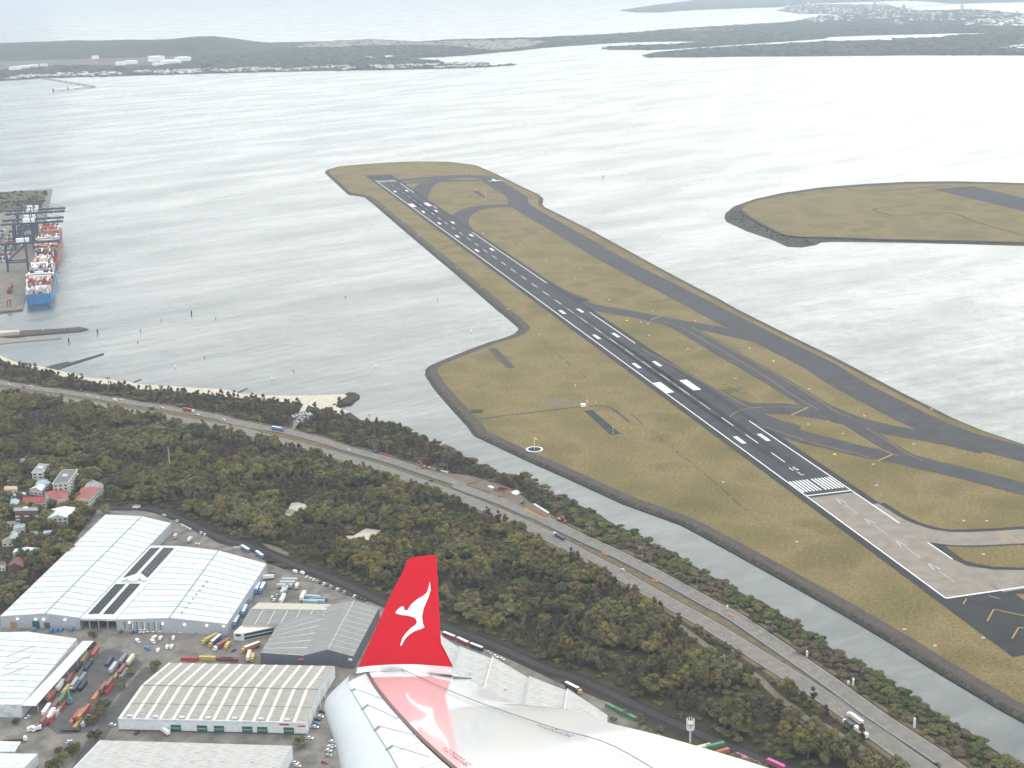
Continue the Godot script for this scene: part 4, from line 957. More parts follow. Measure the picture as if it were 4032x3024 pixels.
func striped(t: Node, p: Array):
	# p: front-left, front-right, back-right, back-left, ridge-left, ridge-right
	var g := Geo.new(); walls(g, [p[0], p[1], p[5], p[2], p[3], p[4]]); obj("wall", g, M.pale_wall, t)
	for half in 2:
		var a: Vector3 = p[0] if half == 0 else p[4]; var b: Vector3 = p[1] if half == 0 else p[5]
		var c: Vector3 = p[5] if half == 0 else p[2]; var d: Vector3 = p[4] if half == 0 else p[3]
		var n := 14
		for i in n:
			var w := 1.0 / n
			for k in 2:
				var s0 := i * w + (0.0 if k == 0 else w * 0.24); var s1 := i * w + (w * 0.24 if k == 0 else w)
				g = Geo.new(); slab4(g, a.lerp(b, s0), a.lerp(b, s1), d.lerp(c, s1), d.lerp(c, s0), 0.22 if k == 0 else 0.12)
				obj("skylight" if k == 0 else "roof_panel", g, M.skylight if k == 0 else (M.tan_roof if (half + i) % 2 else M.tan_roof2), t)
	ridge_cap(t, p[4], p[5], M.grey_roof, 1.0)
	g = Geo.new(); g.beam(p[0] + Vector3(0, 0.2, 0.3), p[1] + Vector3(0, 0.2, 0.3), 0.8, 1.0); obj("parapet", g, M.white_steel, t)
	g = Geo.new(); g.beam(p[0].lerp(p[4], 0.45) + Vector3(0, 0.28, 0), p[1].lerp(p[5], 0.45) + Vector3(0, 0.28, 0), 0.25, 0.1); obj("seam", g, M.grey_roof2, t)
	for e in [0.28, 0.42, 0.51, 0.66, 0.74, 0.88]:
		g = Geo.new(); wallbox(g, p[0].lerp(p[1], e), p[0].lerp(p[1], e + 0.055), 0, 5.2, 0.08)
		var dr := obj("door", g, M.green_door, t)
		g = Geo.new(); wallbox(g, p[0].lerp(p[1], e + 0.004), p[0].lerp(p[1], e + 0.051), 2.6, 3.3, 0.22, 0.05); obj("stripe", g, M.lime, dr)
	g = Geo.new(); wallbox(g, p[0], p[1], 0, 1.1, 0.03, 0.03); obj("plinth", g, M.dark_wall, t)
	for i in 7:
		g = Geo.new(); var q: Vector3 = p[0].lerp(p[1], 0.06 + i * 0.14) + Vector3(0, 0.6, -2); g.box(q - Vector3(1.6, 0, 1), q + Vector3(1.6, 1.0, 1)); obj("air_conditioner", g, M.white_steel, t)
	g = Geo.new(); wallbox(g, p[0].lerp(p[1], 0.86), p[0].lerp(p[1], 0.91), 6.6, 7.8, 0.1); obj("sign", g, plain(L(0.5, 0.04, 0.06), 0.5), t)
	g = Geo.new(); wallbox(g, p[0].lerp(p[1], 0.955), p[0].lerp(p[1], 0.995), 5.8, 6.8, 0.1); obj("sign", g, plain(L(0.5, 0.04, 0.06), 0.5), t)
	for i in 5:
		g = Geo.new(); var e := 0.1 + i * 0.17
		wallbox(g, p[1].lerp(p[2], e), p[1].lerp(p[2], e + 0.02), 0.5, 7.6, 0.06); obj("downpipe", g, M.skylight, t)

const HOUSE_WORDS := {
	"red_apartments": ["block of flats", ["white flats with red roof nearest the brick block", "white flats with red roof stepped behind the left ones", "white flats with long red roof against the bushland"]],
	"grey_flats": ["block of flats", ["grey roofed flats behind the long red roof"]],
	"apartment_block": ["apartment block", ["tall white apartment block with dark flat roof", "white apartment block with mottled grey flat roof at the forest edge"]],
	"brick_flats": ["block of flats", ["brown brick flats with three rows of balconies"]],
	"hall": ["hall", ["hall with broad white stepped roof beside the flats"]],
	"house": ["house", ["pale roofed house behind the red roofed flats", "house with light blue roof below the white block", "cream gabled cottage near the left edge", "house with dark red roof near the left edge", "white carport roof beside the dark red roof", "house with faded green roof above the gardens", "house with green roof near the left edge", "house with orange tiled roof cut by the left edge", "small grey roofed house among garden trees", "long white roofed house amid the gardens", "house with maroon roof beside the warehouse trees", "low house with maroon roof at the left edge", "small blue roofed house near the warehouse trees", "small grey roofed house below the brick flats", "blue grey house beside the red roofed flats", "grey roofed house farthest up by the forest", "brick house with grey roof among dark trees"]]}
func houses():
	var rc := {"red": L(0.27, 0.06, 0.055), "grey": L(0.26, 0.265, 0.28), "flat_dark": L(0.11, 0.115, 0.12), "flat_grey": L(0.24, 0.245, 0.25), "pale": L(0.58, 0.62, 0.66), "blue": L(0.34, 0.42, 0.5), "cream": L(0.5, 0.42, 0.28), "dark_red": L(0.13, 0.045, 0.05), "green": L(0.28, 0.36, 0.32), "orange": L(0.32, 0.10, 0.05)}
	var wc := {"white": L(0.58, 0.56, 0.51), "cream": L(0.55, 0.46, 0.3), "brick": L(0.16, 0.085, 0.06)}
	var rm := {}; var wm := {}
	for k in rc: rm[k] = corr(rc[k], 0.14)
	for k in wc: wm[k] = corr(wc[k], 0.08)
	var count := {}
	for h in HOUSES:
		var k: String = h[0]; var i: int = count.get(k, 0); count[k] = i + 1
		var y: float = h[1]; var q: Array = h[4]
		var t := thing({"red_apartments": "block_of_flats", "grey_flats": "block_of_flats", "apartment_block": "apartment_block", "brick_flats": "block_of_flats", "hall": "hall", "house": "house"}[k], HOUSE_WORDS[k][1][i], HOUSE_WORDS[k][0])
		var p := []
		for j in 4: p.append(pt(q, j, y))
		var cen: Vector3 = (p[0] + p[1] + p[2] + p[3]) / 4
		var inn := []
		for j in 4: inn.append(p[j].lerp(cen, 0.06))
		var g := Geo.new(); walls(g, inn); obj("wall", g, wm[h[2]], t)
		g = Geo.new()
		if str(h[3]).begins_with("flat"):
			slab4(g, p[0], p[1], p[2], p[3], 0.3); obj("roof", g, rm[h[3]], t)
			for e in 4:
				g = Geo.new(); g.beam(p[e] + Vector3.UP * 0.4, p[(e + 1) % 4] + Vector3.UP * 0.4, 0.4, 0.5); obj("parapet", g, wm[h[2]], t)
			g = Geo.new(); g.box(cen + Vector3(-2, 0.3, -1.5), cen + Vector3(2, 2.2, 1.5)); obj("roof_hut", g, M.pale_wall, t)
		else:
			# pitched: ridge runs along the longer side
			var l0: float = p[0].distance_to(p[1]); var l1: float = p[1].distance_to(p[2])
			var s := 0 if l0 > l1 else 1
			var a: Vector3 = p[s]; var b: Vector3 = p[s + 1]; var c: Vector3 = p[(s + 2) % 4]; var d: Vector3 = p[(s + 3) % 4]
			var rise := minf(l0, l1) * 0.16
			var r0 := a.lerp(d, 0.5).lerp(b.lerp(c, 0.5), 0.06) + Vector3.UP * rise; var r1 := a.lerp(d, 0.5).lerp(b.lerp(c, 0.5), 0.94) + Vector3.UP * rise
			var n := 5 if maxf(l0, l1) > 22 else 3
			for f in n:
				for z in 2:
					g = Geo.new()
					var e0: Vector3 = a if z == 0 else d; var e1: Vector3 = b if z == 0 else c
					slab4(g, e0.lerp(e1, f / float(n) + 0.004), e0.lerp(e1, (f + 1) / float(n) - 0.004), r0.lerp(r1, (f + 1) / float(n) - 0.004), r0.lerp(r1, f / float(n) + 0.004), 0.14); obj("roof_panel", g, rm[h[3]], t)
			g = Geo.new(); g.tri(a, r0, d); g.tri(d, r0, a); g.tri(b, r1, c); g.tri(c, r1, b); obj("gable_end", g, wm[h[2]], t)
			ridge_cap(t, r0, r1, rm[h[3]], 0.4)
		# windows and floors on the two walls that face the camera
		var floors := maxi(1, int(y / 3.0))
		for e in 4:
			var a: Vector3 = inn[e]; var b: Vector3 = inn[(e + 1) % 4]
			var m := (a + b) / 2 - cen
			if m.dot(-Vector3(cen.x, 0, cen.z)) < 0.0: continue
			var cols := maxi(2, int(a.distance_to(b) / 3.6))
			for f in floors:
				for cidx in cols:
					g = Geo.new()
					var w0 := (cidx + 0.22) / cols; var w1 := (cidx + 0.74) / cols
					var o := m.normalized() * 0.05; o.y = 0
					slab4v(g, a.lerp(b, w0) - Vector3.UP * y + o, a.lerp(b, w1) - Vector3.UP * y + o, f * 3.0 + 0.9, f * 3.0 + 2.3, Vector3(m.x, 0, m.z).normalized(), 0.04)
					obj("window", g, M.glass, t)
				if (k == "brick_flats" or k == "apartment_block") and a.distance_to(b) > 14:
					for cidx in range(0, cols, 2):
						g = Geo.new()
						var oo := Vector3(m.x, 0, m.z).normalized()
						slab4v(g, a.lerp(b, (cidx + 0.05) / cols) - Vector3.UP * y + oo * 0.1, a.lerp(b, (cidx + 0.95) / cols) - Vector3.UP * y + oo * 0.1, f * 3.0 + 0.1, f * 3.0 + 1.1, oo, 1.2); obj("balcony", g, wm.white, t)
# ---------------------------------------------------------------- port
const QUAY := Vector2(-719.3, -2046.9)
const QUAY_ALONG := Vector2(-0.26097, -0.96535)
const QUAY_OUT := Vector2(0.96535, -0.26097)
func qy(s: float, t: float, y := 0.0) -> Vector3:
	return v3(QUAY + QUAY_ALONG * s + QUAY_OUT * t, y)
func port():
	var turn := atan2(-QUAY_ALONG.x, -QUAY_ALONG.y)
	land("port_ground", pl([-719.3,-2046.9,-1060.2,-3307.9,-1071.4,-3309.5,-1172.7,-3280.3,-1352.3,-3251.6,-861.4,-2014.1,-747.3,-2031.7]), 0.0, ground([L(0.2, 0.185, 0.165), L(0.3, 0.275, 0.24)], 130, 9, 0.2, 0.95, 41))
	sheet("port_grass", pl(PORTGREEN_PLAN), 0.12, ground([L(0.1, 0.1, 0.06), L(0.22, 0.19, 0.13)], 120, 15, 0.4, 0.95, 42))
	var g := Geo.new()
	for t in [-8.0, -38.0, -62.0, -75.0]: g.quad(qy(4, t, 0.1), qy(4, t + 0.8, 0.1), qy(800, t + 0.8, 0.1), qy(800, t, 0.1))
	var rails := struct("crane_rails", g, plain(L(0.09, 0.085, 0.08), 0.6)); rails.position.y = 0.0
	g = Geo.new(); g.beam(qy(2, -0.4, -0.9), qy(820, -0.4, -0.9), 0.8, 1.6); struct("quay_edge", g, plain(L(0.3, 0.26, 0.2), 0.9))
	var wl := plain(L(1, 0.9, 0.7), 0.4)
	wl.emission_enabled = true; wl.emission = Color(1, 0.86, 0.6); wl.emission_energy_multiplier = 1.6
	M.warm_lamp = wl
	var navy := plain(L(0.035, 0.05, 0.095), 0.5); var wh := plain(L(0.75, 0.77, 0.78), 0.5)
	var words := ["navy ship-to-shore crane nearest the blue-sterned ship", "second navy ship-to-shore crane over the red ship", "third navy ship-to-shore crane over the red ship", "fourth navy ship-to-shore crane over the red ship", "farthest navy ship-to-shore crane at the port"]
	var i := 0
	for s in [305.0, 515.0, 560.0, 638.0, 676.0]:
		var t := thing("quay_crane", words[i], "crane", qy(s, -6.0), turn, "cranes along the quay"); i += 1
		# own axes: x out over the water, z back along the quay
		for x in [0.0, -32.0]:
			for z in [-9.0, 9.0]:
				g = Geo.new(); g.beam(Vector3(x, 0, z), Vector3(x, 46, z), 2.2, 2.2); obj("leg", g, navy, t)
			g = Geo.new(); g.beam(Vector3(x, 3, -10), Vector3(x, 3, 10), 1.8, 2.4); obj("sill_beam", g, navy, t)
			g = Geo.new(); g.beam(Vector3(x, 45, -9), Vector3(x, 45, 9), 1.8, 2.4); obj("cross_beam", g, navy, t)
		for z in [-9.0, 9.0]:
			g = Geo.new(); g.beam(Vector3(-32, 16, z), Vector3(0, 16, z), 1.8, 2.2); obj("portal_beam", g, navy, t)
			g = Geo.new(); g.beam(Vector3(-31, 17, z), Vector3(-1, 43, z), 1.2, 1.4); obj("brace", g, navy, t)
		for z in [-3.2, 3.2]:
			g = Geo.new(); g.beam(Vector3(-52, 46, z), Vector3(55, 46, z), 1.7, 3.2); obj("boom_girder", g, navy, t)
		g = Geo.new()
		for k in 14: g.beam(Vector3(-50 + k * 8, 46, -3.2), Vector3(-50 + k * 8, 46, 3.2), 0.9, 1.2)
		obj("boom_ties", g, navy, t)
		for z in [-5.0, 5.0]:
			g = Geo.new(); g.beam(Vector3(0, 46, z), Vector3(-2, 68, z * 0.3), 1.5, 1.5); obj("pylon", g, navy, t)
		g = Geo.new(); g.beam(Vector3(-2, 68, 0), Vector3(52, 47.5, 0), 0.6, 0.6); g.beam(Vector3(-2, 68, 0), Vector3(26, 47.5, 0), 0.6, 0.6); g.beam(Vector3(-2, 68, 0), Vector3(-44, 47.5, 0), 0.6, 0.6); obj("stay", g, navy, t)
		g = Geo.new(); g.box(Vector3(-14, 48, -4.5), Vector3(6, 54, 4.5)); obj("machinery_house", g, wh, t)
		g = Geo.new(); g.box(Vector3(14, 41, -2), Vector3(18, 44, 2)); obj("operator_cab", g, wh, t)
		for lx in [-40.0, -22.0, -6.0, 16.0, 34.0]:
			g = Geo.new(); g.box(Vector3(lx - 0.7, 43.4, -0.7), Vector3(lx + 0.7, 44.4, 0.7)); obj("lamp", g, M.warm_lamp, t)
	for e in 2:
		# two straddle carriers and the red wharf shed
		var t := thing("straddle_carrier", ["red straddle carrier parked on the wharf beside the blue-sterned ship", "red straddle carrier at the wharf corner"][e], "carrier", qy([120.0, 24.0][e], -24.0 + e * 4), turn, "straddle carriers")
		g = Geo.new(); g.box(Vector3(-2, 9, -6), Vector3(2, 11, 6)); obj("top_frame", g, plain(L(0.25, 0.05, 0.05), 0.6), t)
		for x in [-2.2, 2.2]:
			for z in [-5.0, 5.0]:
				g = Geo.new(); g.beam(Vector3(x, 0, z), Vector3(x, 9.2, z), 0.7, 0.9); obj("leg", g, plain(L(0.25, 0.05, 0.05), 0.6), t)
	var tb := thing("container_row", "long brown row of stacked containers lying on the wharf", "containers", qy(150, -26), turn)
	for k in 5:
		g = Geo.new(); g.box(Vector3(-2.6, 0, -31 + k * 12.4), Vector3(2.6, 5.2, -19 + k * 12.4)); obj("container", g, plain(L(0.17, 0.06, 0.05), 0.7), tb)
	var tones := ["brown", "navy", "slate", "red", "silver", "maroon", "green", "cream", "orange"]
	for k in 26:
		var st := thing("container_stack", "stack of mixed containers on the wharf behind the cranes", "containers", qy(395.0 + (k % 13) * 27.0, -50.0 - (k / 13) * 26.0), turn, "container stacks on the wharf")
		for e in 5:
			var up_n := 1 + (k * 7 + e * 3) % 3
			g = Geo.new(); g.box(Vector3(-9.0 + e * 3.6, 0, -6), Vector3(-6.5 + e * 3.6, up_n * 2.6, 6)); obj("container", g, paint_mat(tones[(k * 5 + e * 2) % 9]), st)
	ship("container_ship", "container ship with blue stern and white container stacks at the quay", 34.0, 318.0, L(0.03, 0.17, 0.42), ["white", "white", "silver", "cream", "navy", "red"], 118.0)
	ship("container_ship", "red hulled container ship under the navy cranes", 352.0, 690.0, L(0.33, 0.07, 0.05), ["red", "red", "green", "maroon", "white", "orange"], 455.0)
	# breakwaters and pontoons beside the port
	for j in [["breakwater", [-738.3,-1911.5,-705.6,-1908.7,-678.4,-1912.9,-632.5,-1918.9,-600,-1928,-585.1,-1914.7,-593,-1903.5,-636.8,-1891.7,-679.7,-1878.7,-725.2,-1874.9], -1.0, M.perimeter, "brown rock breakwater below the port with fence posts"], ["pontoon", [-724.9,-1873.7,-695,-1877.5,-675.1,-1869.5,-630.2,-1870.1,-609.2,-1870.2,-607.7,-1865,-655.5,-1852.1,-682.9,-1842.1,-712.3,-1838.4], -1.5, M.concrete, "low pale pontoon jetty beside the breakwater"], ["groyne", [-586.7,-1713.5,-579.1,-1723.7,-564.3,-1741.8,-557.1,-1737.4,-528.4,-1781.5,-526,-1775.6,-552,-1729.8,-563.1,-1709,-570.1,-1698.8], -1.5, M.rock, "long dark groyne running from the scrub into the bay"], ["groyne", [-458.4,-1634.5,-449,-1654.9,-446.7,-1651.2,-455,-1631.8], -2.0, M.rock, "short groyne on the beach by the tall light pole"], ["groyne", [-323.2,-1582,-311.8,-1604.9,-309.5,-1603.3,-319.4,-1579.3], -2.0, M.rock, "short groyne on the beach left of the spit"], ["rock_spit", SPIT_PLAN, -0.6, M.rock, "rocky scrub spit at the end of the beach"], ["rock_bar", [-204.6,-1521.2,-195.2,-1528.5,-183.9,-1532.1,-180.4,-1529.6,-181.7,-1523.1,-194.3,-1520.5], -2.2, M.rock, "low rock bar beside the spit"]]:
		g = Geo.new(); g.prism(pl(j[1]), SEA - 2, j[2]); tag(obj(j[0], g, j[3]), j[4], "jetty" if j[0] == "pontoon" else "breakwater")
	var jt := pl([-717.3,-1898.2,-701.7,-1898.8,-675.6,-1901.1,-671.9,-1889.7,-695.6,-1880.8,-710.8,-1879.5])
	var sh := thing("shed", "cream roofed shed standing on the breakwater", "shed")
	g = Geo.new(); g.prism(jt, -1.0, 2.6, false); obj("wall", g, M.beige, sh)
	g = Geo.new(); g.sheet(jt, 3.0); obj("roof", g, M.beige, sh)
	for k in 7:
		var a := along(pl([-726.4,-1878.2,-721.4,-1880.1,-714.3,-1882.8,-706.3,-1885.8,-698.7,-1888.6,-692.1,-1891.2,-685.7,-1893.8,-678.8,-1896.5,-670.7,-1899.2,-660.5,-1902,-648.9,-1905,-637.1,-1907.9,-626.8,-1910.4,-617.6,-1912.6,-609.1,-1914.4,-601.9,-1916,-596.9,-1917.1]), 30.0 + k * 28.0)
		g = Geo.new(); g.tube(v3(a[0], -1), v3(a[0], 3.2), 0.3, 0.3, 6); tag(obj("mooring_post", g, M.skylight), "white mooring post on the breakwater below the port", "post", "breakwater posts")
	var pw: Array = [-460,-1998.4,-567.1,-1895,-592.8,-1848.3,-496.9,-1834.1,-509.6,-1901.8,-494.5,-1959.1,-418.1,-1963.4,-390.6,-1747.2,-266.2,-1671.4,223.1,-3324.3,-247.4,-2086.5,-107.7,-2061.9]
	for k in pw.size() / 2:
		var at := Vector3(pw[2 * k], SEA, pw[2 * k + 1])
		var t := thing("channel_pile", ["thick dark channel pile standing alone in the bay", "dark channel pile off the breakwater tip", "dark channel pile beside the pontoon jetty"][k] if k < 3 else "small dark marker pile standing in the bay", "pile", at, 0, "" if k < 3 else "marker piles in the bay")
		var big := k < 3 or k == 9
		g = Geo.new(); g.rev([Vector2(0.9 if big else 0.45, -3), Vector2(0.9 if big else 0.45, 4.4 if big else 1.6), Vector2(0.0, 4.6 if big else 1.8)], 8); obj("pile", g, plain(L(0.05, 0.05, 0.05), 0.9), t)
		g = Geo.new(); g.box(Vector3(-0.6, 4.4 if big else 1.6, -0.6), Vector3(0.6, 5.4 if big else 2.2, 0.6)); obj("top_mark", g, plain(L(0.07, 0.06, 0.06), 0.9), t)
	pw = [-418.2,-1705.5,-288.3,-1642.4,-167.1,-1686.3,-53.7,-1857.4,-167.2,-1688.8,-157.3,-1492.2,-53.6,-1857.3,-759.6,-2473.6]
	for k in pw.size() / 2:
		var t := thing("buoy", "small white buoy floating on the bay", "buoy", Vector3(pw[2 * k], SEA, pw[2 * k + 1]), 0, "white buoys on the bay")
		g = Geo.new(); g.rev([Vector2(0, -0.6), Vector2(1.3, -0.2), Vector2(1.4, 0.6), Vector2(0.5, 1.5), Vector2(0.2, 2.6), Vector2(0, 2.7)], 8); obj("float", g, wh, t)
		g = Geo.new(); g.box(Vector3(-0.3, 2.5, -0.3), Vector3(0.3, 3.2, 0.3)); obj("top_mark", g, wh, t)
func ship(called: String, label: String, s0: float, s1: float, hullc: Color, cols: Array, house: float):
	var turn := atan2(-QUAY_ALONG.x, -QUAY_ALONG.y)
	var len := s1 - s0
	var t := thing(called, label, "ship", qy(s0, 22.0), turn)
	var g := Geo.new()
	# own axes: z runs from the stern (0) to the bow (-len), x athwart
	var rows := [[0.0, 17.0, 12.0], [-0.03, 19.0, 15.0], [-0.12, 20.0, 19.5], [-0.7, 20.0, 19.5], [-0.86, 17.0, 12.0], [-0.95, 9.5, 4.0], [-1.0, 1.0, 0.4]]
	for i in rows.size() - 1:
		var a: Array = rows[i]; var b: Array = rows[i + 1]
		var za: float = a[0] * len; var zb: float = b[0] * len
		for s in [-1.0, 1.0]:
			var p := [Vector3(a[2] * s, SEA - 2, za), Vector3(a[1] * s, 12, za), Vector3(b[1] * s, 12, zb), Vector3(b[2] * s, SEA - 2, zb)]
			if s > 0: g.quad(p[0], p[3], p[2], p[1])
			else: g.quad(p[0], p[1], p[2], p[3])
	g.quad(Vector3(-12, SEA - 2, 0), Vector3(12, SEA - 2, 0), Vector3(17, 12, 0), Vector3(-17, 12, 0))
	obj("hull", g, plain(hullc, 0.45), t)
	g = Geo.new()
	for i in rows.size() - 1:
		var a: Array = rows[i]; var b: Array = rows[i + 1]
		g.quad(Vector3(-a[1], 11.4, a[0] * len), Vector3(a[1], 11.4, a[0] * len), Vector3(b[1], 11.4, b[0] * len), Vector3(-b[1], 11.4, b[0] * len))
	obj("deck", g, plain(L(0.16, 0.13, 0.11), 0.8), t)
	var wh := plain(L(0.72, 0.71, 0.68), 0.5)
	var hz := -(house - s0)
	g = Geo.new(); g.box(Vector3(-16, 11.4, hz - 9), Vector3(16, 25, hz)); g.box(Vector3(-20.5, 25, hz - 7), Vector3(20.5, 27.6, hz - 1)); g.box(Vector3(-6, 27.6, hz - 6), Vector3(6, 31, hz - 2)); obj("superstructure", g, wh, t)
	g = Geo.new(); g.box(Vector3(-18.1, 25.8, hz - 0.99), Vector3(18.1, 27.0, hz - 0.9)); obj("bridge_window", g, M.glass, t)
	g = Geo.new(); g.box(Vector3(-4, 11.4, hz - 16), Vector3(4, 30, hz - 11)); obj("funnel", g, plain(hullc, 0.5), t)
	g = Geo.new(); g.tube(Vector3(0, 31, hz - 5), Vector3(0, 40, hz - 5), 0.4, 0.2); obj("mast", g, wh, t)
	for lx in [-15.0, 15.0]:
		for lz in [0.0, -len * 0.3]:
			g = Geo.new(); g.tube(Vector3(lx, 11, hz + 3 + lz), Vector3(lx, 30, hz + 3 + lz), 0.3, 0.2); obj("light_mast", g, wh, t)
			g = Geo.new(); g.box(Vector3(lx - 0.8, 30, hz + 2.4 + lz), Vector3(lx + 0.8, 31, hz + 3.6 + lz)); obj("lamp", g, M.warm_lamp, t)
	var r := RandomNumberGenerator.new(); r.seed = int(s0)
	var z := -8.0; var n := 0
	while z > -len * 0.93:
		if z - 12 < hz + 2 and z > hz - 18:
			z = hz - 19.0; continue
		var half := 18.0 if z > -len * 0.72 else lerpf(18.0, 8.0, (-z / len - 0.72) / 0.22)
		var k := thing("container_stack", "block of stacked containers across the deck of the %s ship" % ("blue-sterned" if s0 < 100 else "red hulled"), "containers", qy(s0 - z, 22.0, 11.6), turn, "container stacks on the %s ship" % ("blue-sterned" if s0 < 100 else "red hulled"))
		var x := -half; var tall := r.randi_range(3, 6)
		var lead: String = cols[r.randi() % cols.size()]
		while x < half - 2.0:
			var up := maxi(1, tall - (r.randi() % 3 if r.randf() < 0.4 else 0))
			for lev in range(0, up):
				if lev < up - 2: continue
				g = Geo.new(); g.box(Vector3(x, lev * 2.6 if lev > up - 2 else 0.0, -11.8), Vector3(x + 2.4, (lev + 1) * 2.6, 0))
				obj("container", g, paint_mat(lead if r.randf() < 0.6 else cols[r.randi() % cols.size()]), k)
			x += 2.55
		z -= 14.6; n += 1

# ---------------------------------------------------------------- far shore
func tanks_and_town():
	var ta: Array = [-2088.2,-8718.5,49.1,27.7,-1929.4,-8717.4,48.8,19.3,-1947.4,-8481.7,59.5,14.3,-2215.3,-8387.1,29,17,-2185.8,-8499.2,38.7,16.8,-2667.7,-8413.3,21.8,12.3,-2575,-9155.4,22.2,17.7,-2742.5,-8138.8,33.1,15.5,-2734.8,-8278.2,30.7,13.5,-1975.8,-8275.9,32.8,11.9,-2725.4,-8406.6,29.6,10]
	var wh := plain(L(0.80, 0.80, 0.79), 0.6)
	var words := ["largest white domed oil tank across the bay", "white oil tank right of the domed one", "broad white oil tank in front of the domed one", "white oil tank left of the tank cluster", "wide white oil tank between the cluster and the dome", "small white oil tank beside the dark woods", "lone white oil tank under the hill", "leftmost white oil tank on the far shore", "white oil tank second from the left", "white oil tank below the domed one", "low white oil tank third from the left"]
	for i in ta.size() / 4:
		var r: float = ta[4 * i + 2]; var h: float = ta[4 * i + 3]
		var t := thing("oil_tank", words[i], "oil tank", Vector3(ta[4 * i], 1.5, ta[4 * i + 1]), 0, "oil tanks across the bay")
		var g := Geo.new(); g.rev([Vector2(r, 0), Vector2(r, h)], 24); obj("shell", g, wh, t)
		g = Geo.new(); g.rev([Vector2(r, h), Vector2(r * 0.7, h + r * 0.07), Vector2(0, h + r * 0.1)], 24); obj("roof", g, plain(L(0.7, 0.7, 0.69), 0.6), t)
		g = Geo.new(); g.rev([Vector2(r + 0.8, h - 0.5), Vector2(r + 0.8, h + 0.5), Vector2(r, h + 0.5)], 24); obj("rim", g, plain(L(0.6, 0.6, 0.6), 0.6), t)
	var pr := pl([-2360.8,-7392.3,-2121.1,-7016.2,-1916.7,-6712.9,-1890.5,-6672.1,-1925.3,-6593.7,-1958.2,-6506.2,-2007.9,-6425.6])
	var p := thing("pier", "long dark oil pier reaching out from the far shore", "pier")
	var g := Geo.new()
	for i in pr.size() - 1: g.beam(v3(pr[i], 2), v3(pr[i + 1], 2), 9, 1.5)
	obj("deck", g, plain(L(0.08, 0.075, 0.07), 0.9), p)
	for i in 16:
		var a := along(pr, 40.0 + i * 95.0)
		g = Geo.new(); g.tube(v3(a[0], SEA - 2), v3(a[0], 1.3), 1.6, 1.6, 6); obj("pile", g, plain(L(0.06, 0.055, 0.05), 0.9), p)
	for i in 3:
		var a := along(pr, 1050.0 + i * 130.0)
		g = Geo.new(); g.box(v3(a[0], 2.6) - Vector3(2.5, 0, 2.5), v3(a[0], 13) + Vector3(2.5, 0, 2.5)); obj("loading_tower", g, plain(L(0.15, 0.14, 0.13), 0.9), p)
	# towns too far to count: one mass of roofs each
	var hg := Geo.new()
	hg.box(Vector3(-0.5, 0, -0.5), Vector3(0.5, 0.6, 0.5)); hg.quad(Vector3(-0.5, 0.6, 0.5), Vector3(0.5, 0.6, 0.5), Vector3(0.5, 1, 0), Vector3(-0.5, 1, 0)); hg.quad(Vector3(0.5, 0.6, -0.5), Vector3(-0.5, 0.6, -0.5), Vector3(-0.5, 1, 0), Vector3(0.5, 1, 0))
	var hm := hg.mesh()
	var wm := plain(Color.WHITE, 0.7); wm.vertex_color_use_as_albedo = true
	var tones := [Color(0.6, 0.59, 0.56), Color(0.45, 0.44, 0.42), Color(0.3, 0.16, 0.12), Color(0.7, 0.7, 0.7), Color(0.25, 0.25, 0.26), Color(0.5, 0.47, 0.4)]
	var sf := pl(KURNELL_PLAN); var front := sf.slice(1, 12); var list := []
	var f := noise(0.004, 2, FastNoiseLite.TYPE_SIMPLEX_SMOOTH, 77)
	for i in 1500:
		var a := along(front, rng.randf_range(0, 2700))
		var q: Vector2 = a[0] + Vector2(0, -rng.randf_range(12, 330))
		if f.get_noise_2dv(q) < -0.05: continue
		var s := rng.randf_range(9, 19)
		list.append([Transform3D(Basis(Vector3.UP, rng.randf() * TAU).scaled(Vector3(s, rng.randf_range(5, 8), s * 0.8)), v3(q, 1)), tones[rng.randi() % 6]])
	multi("far_town", hm, wm, list, "low houses of the town along the far shore", "town")
	list = []
	for i in 1700:
		var q := Vector2(rng.randf_range(2700, 5600), -rng.randf_range(12600, 19500))
		if not inside(q, sf) or f.get_noise_2dv(q * 0.4) < -0.12: continue
		var s := rng.randf_range(14, 32)
		list.append([Transform3D(Basis(Vector3.UP, rng.randf() * TAU).scaled(Vector3(s, rng.randf_range(7, 16) if rng.randf() < 0.93 else rng.randf_range(30, 60), s * 0.8)), v3(q, 1)), tones[rng.randi() % 6]])
	multi("far_town", hm, wm, list, "pale hazy suburb on the distant peninsula", "town")

# ---------------------------------------------------------------- vehicles and containers
const PAINT := {"white": [0.78, 0.79, 0.79], "silver": [0.42, 0.44, 0.46], "black": [0.02, 0.02, 0.023], "red": [0.42, 0.03, 0.03], "navy": [0.03, 0.045, 0.12], "blue": [0.03, 0.22, 0.52], "royal": [0.03, 0.06, 0.32], "yellow": [0.55, 0.4, 0.06], "cream": [0.66, 0.57, 0.38], "redbox": [0.32, 0.07, 0.06], "orange": [0.55, 0.16, 0.05], "maroon": [0.2, 0.03, 0.05], "brown": [0.25, 0.065, 0.05], "ochre": [0.42, 0.24, 0.05], "green": [0.05, 0.22, 0.1], "teal": [0.02, 0.2, 0.2], "slate": [0.17, 0.2, 0.28], "sky": [0.3, 0.46, 0.56], "magenta": [0.62, 0.05, 0.26]}
const COLOUR_WORD := {"redbox": "rust red", "royal": "dark blue", "slate": "slate grey", "sky": "pale blue", "maroon": "dark red"}
